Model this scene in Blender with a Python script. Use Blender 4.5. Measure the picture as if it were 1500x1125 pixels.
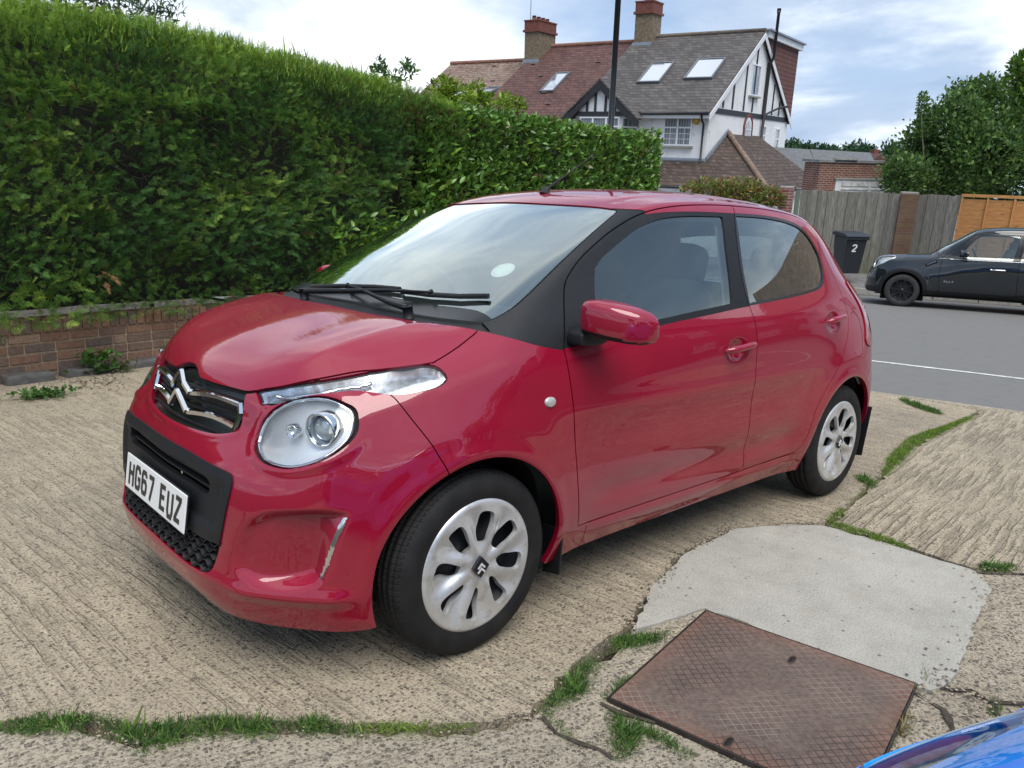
import bpy, math, random
import numpy as np
from mathutils import Matrix, Vector, noise
random.seed(7); rng = np.random.default_rng(7)
for o in list(bpy.data.objects): bpy.data.objects.remove(o)
S = bpy.context.scene; COL = S.collection
R_ = math.radians
# ---------------------------------------------------------------- camera
def cam_axes(yaw, pitch, roll):
    cy, sy = math.cos(yaw), math.sin(yaw)
    f = np.array([cy*math.cos(pitch), sy*math.cos(pitch), -math.sin(pitch)])
    r = np.array([sy, -cy, 0.]); u = np.cross(r, f)
    c, s = math.cos(roll), math.sin(roll)
    return np.array([c*r + s*u, -s*r + c*u, f])
CAMP = np.array([1.3971, 2.3875, 1.2788]); CAMM = cam_axes(-2.3216, .2035, .0418); CAMF = 1131.1
cd = bpy.data.cameras.new('camera'); co = bpy.data.objects.new('camera', cd); COL.objects.link(co)
m4 = np.eye(4); m4[:3, 0] = CAMM[0]; m4[:3, 1] = CAMM[1]; m4[:3, 2] = -CAMM[2]; m4[:3, 3] = CAMP
co.matrix_world = Matrix(m4.tolist()); cd.lens = CAMF/1500*36; cd.sensor_width = 36; cd.clip_start = .02; cd.clip_end = 3000
S.camera = co
S.view_settings.view_transform = 'Standard'; S.view_settings.look = 'None'
S.view_settings.exposure = 0.5; S.view_settings.gamma = 1
# true vertical of the houses (the drive and the road fall away from the camera)
d_ = np.array([(657-750)/CAMF, -(4200-562.5)/CAMF, 1.]); UP = -(CAMM.T @ d_); UP /= np.linalg.norm(UP)
# ---------------------------------------------------------------- sky and sun
SUN_EL, SUN_AZ = R_(60), R_(62)        # azimuth measured from +x to +y
world = bpy.data.worlds.new('World'); S.world = world; world.use_nodes = True
wn = world.node_tree; nd = wn.nodes; lk = wn.links; nd.clear()
out = nd.new('ShaderNodeOutputWorld'); bg = nd.new('ShaderNodeBackground'); bg.inputs[1].default_value = .105
sky = nd.new('ShaderNodeTexSky'); sky.sky_type = 'NISHITA'; sky.sun_disc = False
sky.sun_elevation = SUN_EL; sky.sun_rotation = math.pi/2 - SUN_AZ; sky.air_density = 1.2; sky.dust_density = 1.5
tc = nd.new('ShaderNodeTexCoord'); sx = nd.new('ShaderNodeSeparateXYZ'); lk.new(tc.outputs['Generated'], sx.inputs[0])
def wmath(op, a, b=None):
    n = nd.new('ShaderNodeMath'); n.operation = op
    for i, v in enumerate((a, b)):
        if v is None: continue
        if isinstance(v, (int, float)): n.inputs[i].default_value = v
        else: lk.new(v, n.inputs[i])
    return n.outputs[0]
zz = wmath('ADD', wmath('MAXIMUM', sx.outputs[2], 0.0), .16)
cb = nd.new('ShaderNodeCombineXYZ'); lk.new(wmath('DIVIDE', sx.outputs[0], zz), cb.inputs[0]); lk.new(wmath('DIVIDE', sx.outputs[1], zz), cb.inputs[1])
def wnoise(scale, det, dist, off):
    mp = nd.new('ShaderNodeMapping'); mp.inputs['Location'].default_value = off; mp.inputs['Rotation'].default_value = (0, 0, .9); mp.inputs['Scale'].default_value = (.85, .75, 1); lk.new(cb.outputs[0], mp.inputs[0])
    n = nd.new('ShaderNodeTexNoise'); n.inputs['Scale'].default_value = scale; n.inputs['Detail'].default_value = det; n.inputs['Distortion'].default_value = dist
    n.inputs['Roughness'].default_value = .55
    lk.new(mp.outputs[0], n.inputs['Vector']); return n.outputs['Fac']
def wramp(v, stops):
    n = nd.new('ShaderNodeValToRGB'); e = n.color_ramp.elements
    for i, (p, c) in enumerate(stops):
        el = e[i] if i < 2 else e.new(p)
        el.position = p; el.color = (c[0], c[1], c[2], 1)
    n.color_ramp.interpolation = 'EASE'
    lk.new(v, n.inputs[0]); return n.outputs[0]
def wmix(f, a, b, t='MIX'):
    n = nd.new('ShaderNodeMixRGB'); n.blend_type = t
    for i, v in ((0, f), (1, a), (2, b)):
        if isinstance(v, (int, float)): n.inputs[i].default_value = v
        elif isinstance(v, tuple): n.inputs[i].default_value = v + (1,)
        else: lk.new(v, n.inputs[i])
    return n.outputs[0]
c1 = wnoise(.75, 6, .25, (3.1, 1.7, 0)); c2 = wnoise(2.3, 5, .3, (7.3, 4.1, 0))
cover = wramp(c1, [(.30, (.10,)*3), (.60, (1,)*3)])
cloudc = wramp(wmath('ADD', wmath('MULTIPLY', c1, .6), wmath('MULTIPLY', c2, .4)), [(.38, (2.3, 3.1, 4.5)), (.50, (3.7, 4.6, 6.0)), (.62, (7.6, 8.2, 8.9))])
dp = nd.new('ShaderNodeVectorMath'); dp.operation = 'DOT_PRODUCT'; lk.new(tc.outputs['Generated'], dp.inputs[0]); dp.inputs[1].default_value = (-.30, -.76, .58)
glow = wramp(dp.outputs['Value'], [(.72, (0, 0, 0)), (.98, (1, 1, 1))])
cloudc = wmix(wmath('MULTIPLY', glow, wmath('MULTIPLY', wmath('MAXIMUM', wmath('SUBTRACT', wmath('ADD', wmath('MULTIPLY', c2, 2.6), wmath('MULTIPLY', c1, 1.6)), 1.42), .12), 1.1)), cloudc, (9.6, 9.8, 10.0))
skyc = wmix(.6, sky.outputs[0], (3.2, 4.5, 6.8))
col = wmix(cover, skyc, cloudc)
lk.new(col, bg.inputs[0]); lk.new(bg.outputs[0], out.inputs[0])
sl = bpy.data.lights.new('sun', 'SUN'); sl.energy = 2.5; sl.angle = R_(48); sl.color = (1, .96, .9)
so = bpy.data.objects.new('sun', sl); COL.objects.link(so)
sd_ = Vector((math.cos(SUN_EL)*math.cos(SUN_AZ), math.cos(SUN_EL)*math.sin(SUN_AZ), math.sin(SUN_EL)))
so.rotation_euler = sd_.to_track_quat('Z', 'Y').to_euler()
# ---------------------------------------------------------------- node material helper
class NM:
    def __init__(s, name):
        s.m = bpy.data.materials.new(name); s.m.use_nodes = True; s.t = s.m.node_tree; s.n = s.t.nodes; s.l = s.t.links
        s.b = s.n['Principled BSDF']; s.o = s.n['Material Output']; s._tc = None
    def set(s, sock, v):
        i = s.b.inputs[sock] if isinstance(sock, str) else sock
        if isinstance(v, bpy.types.NodeSocket): s.l.new(v, i)
        elif isinstance(v, (tuple, list)): i.default_value = tuple(v) + ((1,) if len(i.default_value) == 4 and len(v) == 3 else ())
        else: i.default_value = v
        return s
    def co(s, which='Object', scale=None, rot=None, loc=None):
        if s._tc is None: s._tc = s.n.new('ShaderNodeTexCoord')
        v = s._tc.outputs[which]
        if scale or rot or loc:
            mp = s.n.new('ShaderNodeMapping')
            if scale: mp.inputs['Scale'].default_value = scale if isinstance(scale, tuple) else (scale,)*3
            if rot: mp.inputs['Rotation'].default_value = rot
            if loc: mp.inputs['Location'].default_value = loc
            s.l.new(v, mp.inputs[0]); v = mp.outputs[0]
        return v
    def noise(s, scale, det=3, rough=.5, vec=None, dist=0, out='Fac'):
        n = s.n.new('ShaderNodeTexNoise'); n.inputs['Scale'].default_value = scale; n.inputs['Detail'].default_value = det
        n.inputs['Roughness'].default_value = rough; n.inputs['Distortion'].default_value = dist
        s.l.new(vec if vec is not None else s.co(), n.inputs['Vector']); return n.outputs[out]
    def vor(s, scale, vec=None, feat='F1', out='Distance', rnd=1):
        n = s.n.new('ShaderNodeTexVoronoi'); n.inputs['Scale'].default_value = scale; n.feature = feat; n.inputs['Randomness'].default_value = rnd
        s.l.new(vec if vec is not None else s.co(), n.inputs['Vector']); return n.outputs[out]
    def ramp(s, v, stops, interp='LINEAR'):
        n = s.n.new('ShaderNodeValToRGB'); e = n.color_ramp.elements; n.color_ramp.interpolation = interp
        for i, (p, c) in enumerate(stops):
            el = e[i] if i < 2 else e.new(p)
            if not isinstance(c, (tuple, list)): c = (c, c, c)
            el.position = p; el.color = tuple(c) + (1,)
        s.l.new(v, n.inputs[0]); return n.outputs[0]
    def mix(s, f, a, b, t='MIX'):
        n = s.n.new('ShaderNodeMixRGB'); n.blend_type = t
        for i, v in ((0, f), (1, a), (2, b)):
            if isinstance(v, (int, float)): n.inputs[i].default_value = v if i == 0 else (v, v, v, 1)
            elif isinstance(v, (tuple, list)): n.inputs[i].default_value = tuple(v)[:3] + (1,)
            else: s.l.new(v, n.inputs[i])
        return n.outputs[0]
    def math(s, op, a, b=None, c=None):
        n = s.n.new('ShaderNodeMath'); n.operation = op
        for i, v in enumerate((a, b, c)):
            if v is None: continue
            if isinstance(v, (int, float)): n.inputs[i].default_value = v
            else: s.l.new(v, n.inputs[i])
        return n.outputs[0]
    def sep(s, v):
        n = s.n.new('ShaderNodeSeparateXYZ'); s.l.new(v, n.inputs[0]); return n.outputs
    def comb(s, x, y, z):
        n = s.n.new('ShaderNodeCombineXYZ')
        for i, v in enumerate((x, y, z)):
            if isinstance(v, (int, float)): n.inputs[i].default_value = v
            else: s.l.new(v, n.inputs[i])
        return n.outputs[0]
    def bump(s, h, strength=.3, dist=.01, nrm=None):
        n = s.n.new('ShaderNodeBump'); n.inputs['Strength'].default_value = strength; n.inputs['Distance'].default_value = dist
        s.l.new(h, n.inputs['Height'])
        if nrm is not None: s.l.new(nrm, n.inputs['Normal'])
        s.l.new(n.outputs[0], s.b.inputs['Normal']); return n.outputs[0]
    def rnd(s):
        n = s.n.new('ShaderNodeObjectInfo'); return n.outputs['Random']
def simple(name, c, rough=.5, metal=0, spec=None, nscale=0, namt=.15, bump=0, bscale=200, coat=0):
    k = NM(name)
    if nscale:
        f = k.noise(nscale, 4)
        k.set('Base Color', k.ramp(f, [(.25, tuple(v*(1-namt) for v in c)), (.75, tuple(min(1, v*(1+namt)) for v in c))]))
    else: k.set('Base Color', c)
    k.set('Roughness', rough).set('Metallic', metal)
    if spec is not None: k.set('Specular IOR Level', spec)
    if coat: k.set('Coat Weight', coat).set('Coat Roughness', .03)
    if bump: k.bump(k.noise(bscale, 2), bump, .002)
    return k.m
# ---------------------------------------------------------------- object helpers
def link(name, me, parent=None, mats=()):
    for m in (mats if isinstance(mats, (list, tuple)) else [mats]): me.materials.append(m)
    o = bpy.data.objects.new(name, me); COL.objects.link(o)
    if parent is not None: o.parent = parent
    return o
def tag(o, label=None, cat=None, group=None, kind=None):
    if label: o['label'] = label
    if cat: o['category'] = cat
    if group: o['group'] = group
    if kind: o['kind'] = kind
    return o
def empty(name, label=None, cat=None, loc=(0, 0, 0), group=None, rz=0, mat=None):
    o = bpy.data.objects.new(name, None); COL.objects.link(o); o.empty_display_size = .2
    if mat is not None: o.matrix_world = mat
    else: o.location = loc; o.rotation_euler = (0, 0, rz)
    return tag(o, label, cat, group)
class MB:
    """collects polygons; build() links them as one mesh object"""
    def __init__(s): s.v = []; s.f = []; s.mi = []; s.sm = []; s.cur = 0; s.smooth = False
    def add(s, vs, fs):
        b = len(s.v); s.v += [tuple(map(float, v)) for v in vs]; s.f += [tuple(b+i for i in f) for f in fs]
        s.mi += [s.cur]*len(fs); s.sm += [s.smooth]*len(fs); return s
    def box(s, c, d, M=None):
        x, y, z = (k/2 for k in d)
        vs = [(-x,-y,-z),(x,-y,-z),(x,y,-z),(-x,y,-z),(-x,-y,z),(x,-y,z),(x,y,z),(-x,y,z)]
        if M is not None: vs = [tuple(M @ Vector(v)) for v in vs]
        vs = [(v[0]+c[0], v[1]+c[1], v[2]+c[2]) for v in vs]
        return s.add(vs, [(0,3,2,1),(4,5,6,7),(0,1,5,4),(1,2,6,5),(2,3,7,6),(3,0,4,7)])
    def prism(s, poly, a, b, axis=2):
        """poly in the two other axes (cyclic order), extruded a..b along axis"""
        def P(u, w, h): return {2: (u, w, h), 1: (u, h, w), 0: (h, u, w)}[axis]
        n = len(poly)
        ar = sum(poly[i][0]*poly[(i+1) % n][1]-poly[(i+1) % n][0]*poly[i][1] for i in range(n))
        if (ar < 0) != (axis == 1): poly = poly[::-1]
        vs = [P(u, w, a) for u, w in poly] + [P(u, w, b) for u, w in poly]
        fs = [tuple(range(n))[::-1], tuple(range(n, 2*n))] + [(i, (i+1) % n, n+(i+1) % n, n+i) for i in range(n)]
        return s.add(vs, fs)
    def tube(s, pts, r, n=8, caps=True):
        pts = [Vector(p) for p in pts]; rs = r if isinstance(r, (list, tuple)) else [r]*len(pts)
        vs = []; up = None
        for i, p in enumerate(pts):
            t = (pts[min(i+1, len(pts)-1)] - pts[max(i-1, 0)]).normalized()
            if up is None: up = Vector((0, 0, 1)) if abs(t.z) < .9 else Vector((1, 0, 0))
            a = t.cross(up).normalized(); b = t.cross(a).normalized() ; up = -b
            vs += [tuple(p + (a*math.cos(2*math.pi*k/n) - b*math.sin(2*math.pi*k/n))*rs[i]) for k in range(n)]
        fs = [(i*n+k, (i+1)*n+k, (i+1)*n+(k+1) % n, i*n+(k+1) % n)[::-1] for i in range(len(pts)-1) for k in range(n)]
        if caps: fs += [tuple(range(n)), tuple(range((len(pts)-1)*n, len(pts)*n))[::-1]]
        return s.add(vs, fs)
    def lathe(s, prof, n=48, c=(0, 0, 0), axis='y', closed=False):
        vs = []
        for k in range(n):
            a = 2*math.pi*k/n
            for r, h in prof:
                q = {'y': (r*math.cos(a), h, r*math.sin(a)), 'z': (r*math.cos(a), r*math.sin(a), h), 'x': (h, r*math.cos(a), r*math.sin(a))}[axis]
                vs.append((q[0]+c[0], q[1]+c[1], q[2]+c[2]))
        m = len(prof); fs = []
        for k in range(n):
            for j in range(m-1 if not closed else m):
                a, b = k*m+j, k*m+(j+1) % m; c2, d = ((k+1) % n)*m+(j+1) % m, ((k+1) % n)*m+j
                fs.append((a, b, c2, d) if axis == 'y' else (a, d, c2, b))
        return s.add(vs, fs)
    def ribbon(s, pts, w, t, up=(1, 0, 0), taper=None):
        """bar of width w (in the plane across `up`) and thickness t (along `up`) following pts"""
        pts = [Vector(p) for p in pts]; vs = []; n = len(pts)
        for i, p in enumerate(pts):
            tt = (pts[min(i+1, n-1)] - pts[max(i-1, 0)]).normalized()
            u = Vector(up[i] if isinstance(up, list) else up).normalized(); sdir = tt.cross(u).normalized()
            ww = w[i] if isinstance(w, (list, tuple)) else w
            for a, b in ((-1, 0), (-.62, 1), (.62, 1), (1, 0)): vs.append(tuple(p + sdir*ww/2*a + u*t*b))
        fs = [(i*4+k, i*4+(k+1) % 4, (i+1)*4+(k+1) % 4, (i+1)*4+k) for i in range(n-1) for k in range(4)]
        fs += [(3, 2, 1, 0), (n*4-4, n*4-3, n*4-2, n*4-1)]
        return s.add(vs, fs)
    def mesh(s, name):
        me = bpy.data.meshes.new(name); me.from_pydata(s.v, [], s.f)
        if len(s.f):
            me.polygons.foreach_set('material_index', s.mi); me.polygons.foreach_set('use_smooth', s.sm)
        me.update(); return me
    def build(s, name, mats=(), parent=None, bevel=0, seg=2, recalc=False):
        me = s.mesh(name)
        if bevel or recalc:
            import bmesh
            bm = bmesh.new(); bm.from_mesh(me)
            if bevel:
                ed = [e for e in bm.edges if len(e.link_faces) == 2 and e.calc_face_angle(0) > .6]
                bmesh.ops.bevel(bm, geom=ed, offset=bevel, segments=seg, affect='EDGES', clamp_overlap=True, profile=.6)
            bmesh.ops.recalc_face_normals(bm, faces=bm.faces)
            bm.to_mesh(me); bm.free()
        return link(name, me, parent, mats)
def copy_tree(o, parent=None):
    c = o.copy(); COL.objects.link(c)
    if parent is not None: c.parent = parent
    for ch in list(o.children): copy_tree(ch, c)
    return c
import numpy as np
# ---------------------------------------------------------------- car body surface (numpy)
def cc(V, F):
    """one Catmull-Clark step on quads; the first len(V) vertices stay the old ones"""
    n = len(V); m = len(F)
    FP = V[F].mean(1)
    E = np.stack([F, np.roll(F, -1, 1)], 2).reshape(-1, 2)
    Es = np.sort(E, 1)
    key = Es[:, 0].astype(np.int64) * n + Es[:, 1]
    uk, first, inv, cnt = np.unique(key, return_index=True, return_inverse=True, return_counts=True)
    inv = inv.reshape(-1)
    ue = Es[first]; ne = len(ue)
    fs = np.zeros((ne, 3)); np.add.at(fs, inv, np.repeat(FP, 4, 0))
    mid = V[ue].mean(1)
    bnd = cnt == 1
    EP = np.where(bnd[:, None], mid, (V[ue].sum(1) + fs) / 4)
    val = np.zeros(n); np.add.at(val, ue.ravel(), 1)
    fn = np.zeros(n); np.add.at(fn, F.ravel(), 1)
    fsum = np.zeros((n, 3)); np.add.at(fsum, F.ravel(), np.repeat(FP, 4, 0))
    esum = np.zeros((n, 3)); np.add.at(esum, ue.ravel(), np.repeat(mid, 2, 0))
    bv = np.zeros(n, bool); bv[ue[bnd].ravel()] = True
    bsum = np.zeros((n, 3)); np.add.at(bsum, ue[bnd].ravel(), V[ue[bnd]][:, ::-1].reshape(-1, 3))
    k = val[:, None]
    NV = (fsum / fn[:, None] + 2 * esum / k + (k - 3) * V) / k
    NV[bv] = (bsum[bv] + 6 * V[bv]) / 8
    c2 = bv & (fn == 1)
    NV[c2] = V[c2]
    V2 = np.concatenate([NV, EP, FP])
    e = inv.reshape(m, 4) + n
    f = np.arange(m) + n + ne
    F2 = np.stack([np.stack([F[:, j], e[:, j], f, e[:, (j + 3) % 4]], 1) for j in range(4)], 1).reshape(-1, 4)
    return V2, F2

TOP = [  # hood, windscreen, roof: stations front to back, columns centre to edge (edge comes from SIDE row 0)
 [(.540,0,.800),(.522,.22,.795),(.470,.42,.792)],
 [(.430,0,.880),(.420,.24,.876),(.365,.452,.886)],
 [(.230,0,.946),(.222,.24,.944),(.200,.475,.942)],
 [(.040,0,.982),(.035,.24,.980),(.030,.500,.973)],
 [(-.055,0,1.002),(-.065,.24,1.000),(-.100,.490,1.000)],
 [(-.300,0,1.147),(-.310,.24,1.145),(-.345,.460,1.138)],
 [(-.570,0,1.277),(-.580,.23,1.274),(-.610,.440,1.266)],
 [(-.825,0,1.386),(-.835,.22,1.382),(-.855,.410,1.373)],
 [(-1.12,0,1.440),(-1.12,.22,1.435),(-1.12,.40,1.420)],
 [(-1.50,0,1.458),(-1.50,.22,1.453),(-1.50,.40,1.438)],
 [(-1.95,0,1.448),(-1.95,.22,1.443),(-1.95,.39,1.428)],
 [(-2.35,0,1.402),(-2.34,.22,1.398),(-2.32,.38,1.384)],
 [(-2.60,0,1.335),(-2.585,.22,1.328),(-2.55,.36,1.308)]]
SIDE = [  # columns front corner to rear corner, rows top to sill
 [(.378,.582,.800),(.432,.590,.735),(.468,.600,.680),(.497,.605,.610),(.512,.610,.540),(.512,.614,.450),(.500,.614,.360),(.488,.614,.260),(.452,.605,.160)],
 [(.280,.600,.842),(.315,.650,.785),(.342,.670,.720),(.358,.686,.650),(.366,.696,.570),(.370,.702,.470),(.370,.702,.380),(.364,.702,.280),(.338,.695,.165)],
 [(.140,.618,.888),(.150,.690,.838),(.160,.725,.770),(.170,.748,.700),(.175,.764,.620),(.180,.772,.500),(.180,.772,.400),(.180,.765,.300),(.180,.735,.185)],
 [(-.03,.622,.937),(-.03,.700,.890),(-.03,.745,.820),(-.03,.770,.740),(-.03,.786,.650),(-.03,.792,.530),(-.03,.790,.420),(-.03,.780,.300),(-.03,.735,.190)],
 [(-.14,.615,.992),(-.16,.700,.938),(-.18,.750,.860),(-.19,.772,.770),(-.20,.786,.670),(-.20,.790,.550),(-.20,.786,.430),(-.20,.772,.310),(-.20,.730,.190)],
 [(-.40,.597,1.134),(-.41,.658,1.065),(-.42,.722,.955),(-.42,.765,.840),(-.42,.785,.730),(-.42,.790,.600),(-.42,.785,.460),(-.42,.770,.320),(-.42,.725,.195)],
 [(-.66,.570,1.262),(-.67,.622,1.200),(-.68,.700,1.055),(-.68,.755,.930),(-.68,.787,.800),(-.68,.793,.640),(-.68,.788,.480),(-.68,.772,.330),(-.68,.725,.200)],
 [(-.87,.532,1.350),(-.90,.585,1.300),(-.90,.685,1.120),(-.90,.755,.960),(-.90,.790,.830),(-.90,.797,.660),(-.90,.790,.490),(-.90,.773,.335),(-.90,.725,.200)],
 [(-1.12,.522,1.394),(-1.12,.590,1.345),(-1.12,.690,1.140),(-1.12,.760,.975),(-1.12,.795,.850),(-1.12,.800,.670),(-1.12,.792,.500),(-1.12,.775,.340),(-1.12,.725,.200)],
 [(-1.50,.520,1.412),(-1.50,.594,1.360),(-1.50,.690,1.160),(-1.50,.760,.995),(-1.50,.797,.870),(-1.50,.802,.680),(-1.50,.794,.500),(-1.50,.777,.340),(-1.50,.725,.200)],
 [(-1.95,.515,1.400),(-1.95,.588,1.350),(-1.95,.678,1.170),(-1.95,.748,1.020),(-1.95,.788,.900),(-1.95,.802,.700),(-1.95,.798,.510),(-1.95,.783,.345),(-1.95,.730,.200)],
 [(-2.30,.500,1.350),(-2.30,.568,1.298),(-2.31,.640,1.160),(-2.32,.708,1.030),(-2.33,.758,.910),(-2.34,.795,.720),(-2.34,.800,.510),(-2.34,.785,.350),(-2.34,.740,.210)],
 [(-2.51,.462,1.262),(-2.54,.525,1.195),(-2.585,.585,1.100),(-2.65,.640,1.000),(-2.70,.690,.880),(-2.73,.722,.720),(-2.745,.735,.510),(-2.735,.722,.360),(-2.68,.690,.250)]]
FRONT = [  # columns centre to corner, rows 1..8 (row 0 is TOP[0])
 [(.560,0,.730),(.578,0,.675),(.618,0,.610),(.633,0,.530),(.640,0,.440),(.652,0,.350),(.665,0,.250),(.625,0,.180)],
 [(.542,.22,.725),(.560,.22,.672),(.606,.22,.608),(.625,.22,.530),(.634,.22,.440),(.645,.22,.350),(.658,.22,.250),(.618,.22,.176)],
 [(.500,.42,.725),(.526,.42,.672),(.582,.42,.608),(.606,.43,.530),(.614,.43,.440),(.618,.43,.350),(.620,.43,.250),(.585,.43,.168)]]
REAR = [
 [(-2.665,0,1.24),(-2.715,0,1.12),(-2.75,0,1.00),(-2.775,0,.880),(-2.79,0,.720),(-2.81,0,.510),(-2.80,0,.360),(-2.74,0,.250)],
 [(-2.65,.22,1.23),(-2.70,.24,1.115),(-2.742,.25,1.00),(-2.77,.26,.880),(-2.785,.26,.720),(-2.805,.26,.510),(-2.795,.26,.360),(-2.735,.26,.250)],
 [(-2.61,.39,1.21),(-2.665,.44,1.108),(-2.71,.47,1.00),(-2.745,.50,.880),(-2.77,.52,.720),(-2.785,.53,.510),(-2.775,.52,.360),(-2.715,.50,.250)]]

def body_cage():
    V = []; idx = {}
    def vid(p, y0=False):
        k = tuple(np.round(p, 5))
        if k not in idx: idx[k] = len(V); V.append(p)
        return idx[k]
    F = []
    def grid(G, flip=False):
        for s in (1, -1):
            ids = [[vid((p[0], p[1] * s + 0., p[2])) for p in col] for col in G]
            for a in range(len(ids) - 1):
                for b in range(len(ids[0]) - 1):
                    q = [ids[a][b], ids[a + 1][b], ids[a + 1][b + 1], ids[a][b + 1]]
                    F.append(q if (s > 0) != flip else q[::-1])
    top = [TOP[i] + [SIDE[i][0]] for i in range(13)]
    grid(top, True)
    grid(SIDE, True)
    grid([[TOP[0][a]] + FRONT[a] for a in range(3)] + [SIDE[0]], True)
    grid([[TOP[12][a]] + REAR[a] for a in range(3)] + [SIDE[12]])
    return np.array(V, float), np.array(F)

def body_surface(levels=4):
    T, F = body_cage()
    n = len(T); C = T.copy()
    for it in range(14):
        V, f = cc(C, F); V, f = cc(V, f); V, f = cc(V, f)
        C += (T - V[:n]) * .9
    V = C; f = F
    for _ in range(levels): V, f = cc(V, f)
    return V, f
def quad_normals(V, F):
    a = np.cross(V[F[:, 2]] - V[F[:, 0]], V[F[:, 3]] - V[F[:, 1]])
    N = np.zeros_like(V)
    for j in range(F.shape[1]): np.add.at(N, F[:, j], a)
    return N / np.maximum(np.linalg.norm(N, axis=1), 1e-12)[:, None]
# ---------------------------------------------------------------- cutting the smooth surface into panels
def poly_sd(P, poly):
    """signed distance (negative inside) of 2D points to a closed polygon"""
    poly = np.asarray(poly, float); A = poly; B = np.roll(poly, -1, 0)
    best = np.full(len(P), 1e9); ins = np.zeros(len(P), bool)
    for a, b in zip(A, B):
        ab = b-a; L = ab @ ab
        if L < 1e-14: continue
        t = np.clip(((P-a) @ ab)/L, 0, 1); d = np.hypot(*(P - a - t[:, None]*ab).T)
        best = np.minimum(best, d)
        c = (a[1] > P[:, 1]) != (b[1] > P[:, 1])
        if a[1] != b[1]:
            xi = a[0] + (P[:, 1]-a[1])*(b[0]-a[0])/(b[1]-a[1]); ins ^= c & (P[:, 0] < xi)
    return np.where(ins, -best, best)
def smooth_poly(pts, corners=(), n=4):
    """Catmull-Rom through closed pts, kept sharp at the listed corner indices"""
    pts = np.asarray(pts, float); N = len(pts); out = []
    for i in range(N):
        p1, p2 = pts[i], pts[(i+1) % N]
        p0 = pts[i-1] if i not in corners else 2*p1-p2
        p3 = pts[(i+2) % N] if (i+1) % N not in corners else 2*p2-p1
        for k in range(n):
            t = k/n
            out.append(.5*((2*p1)+(p2-p0)*t+(2*p0-5*p1+4*p2-p3)*t*t+(3*p1-p0-3*p2+p3)*t**3))
    return np.array(out)
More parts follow.
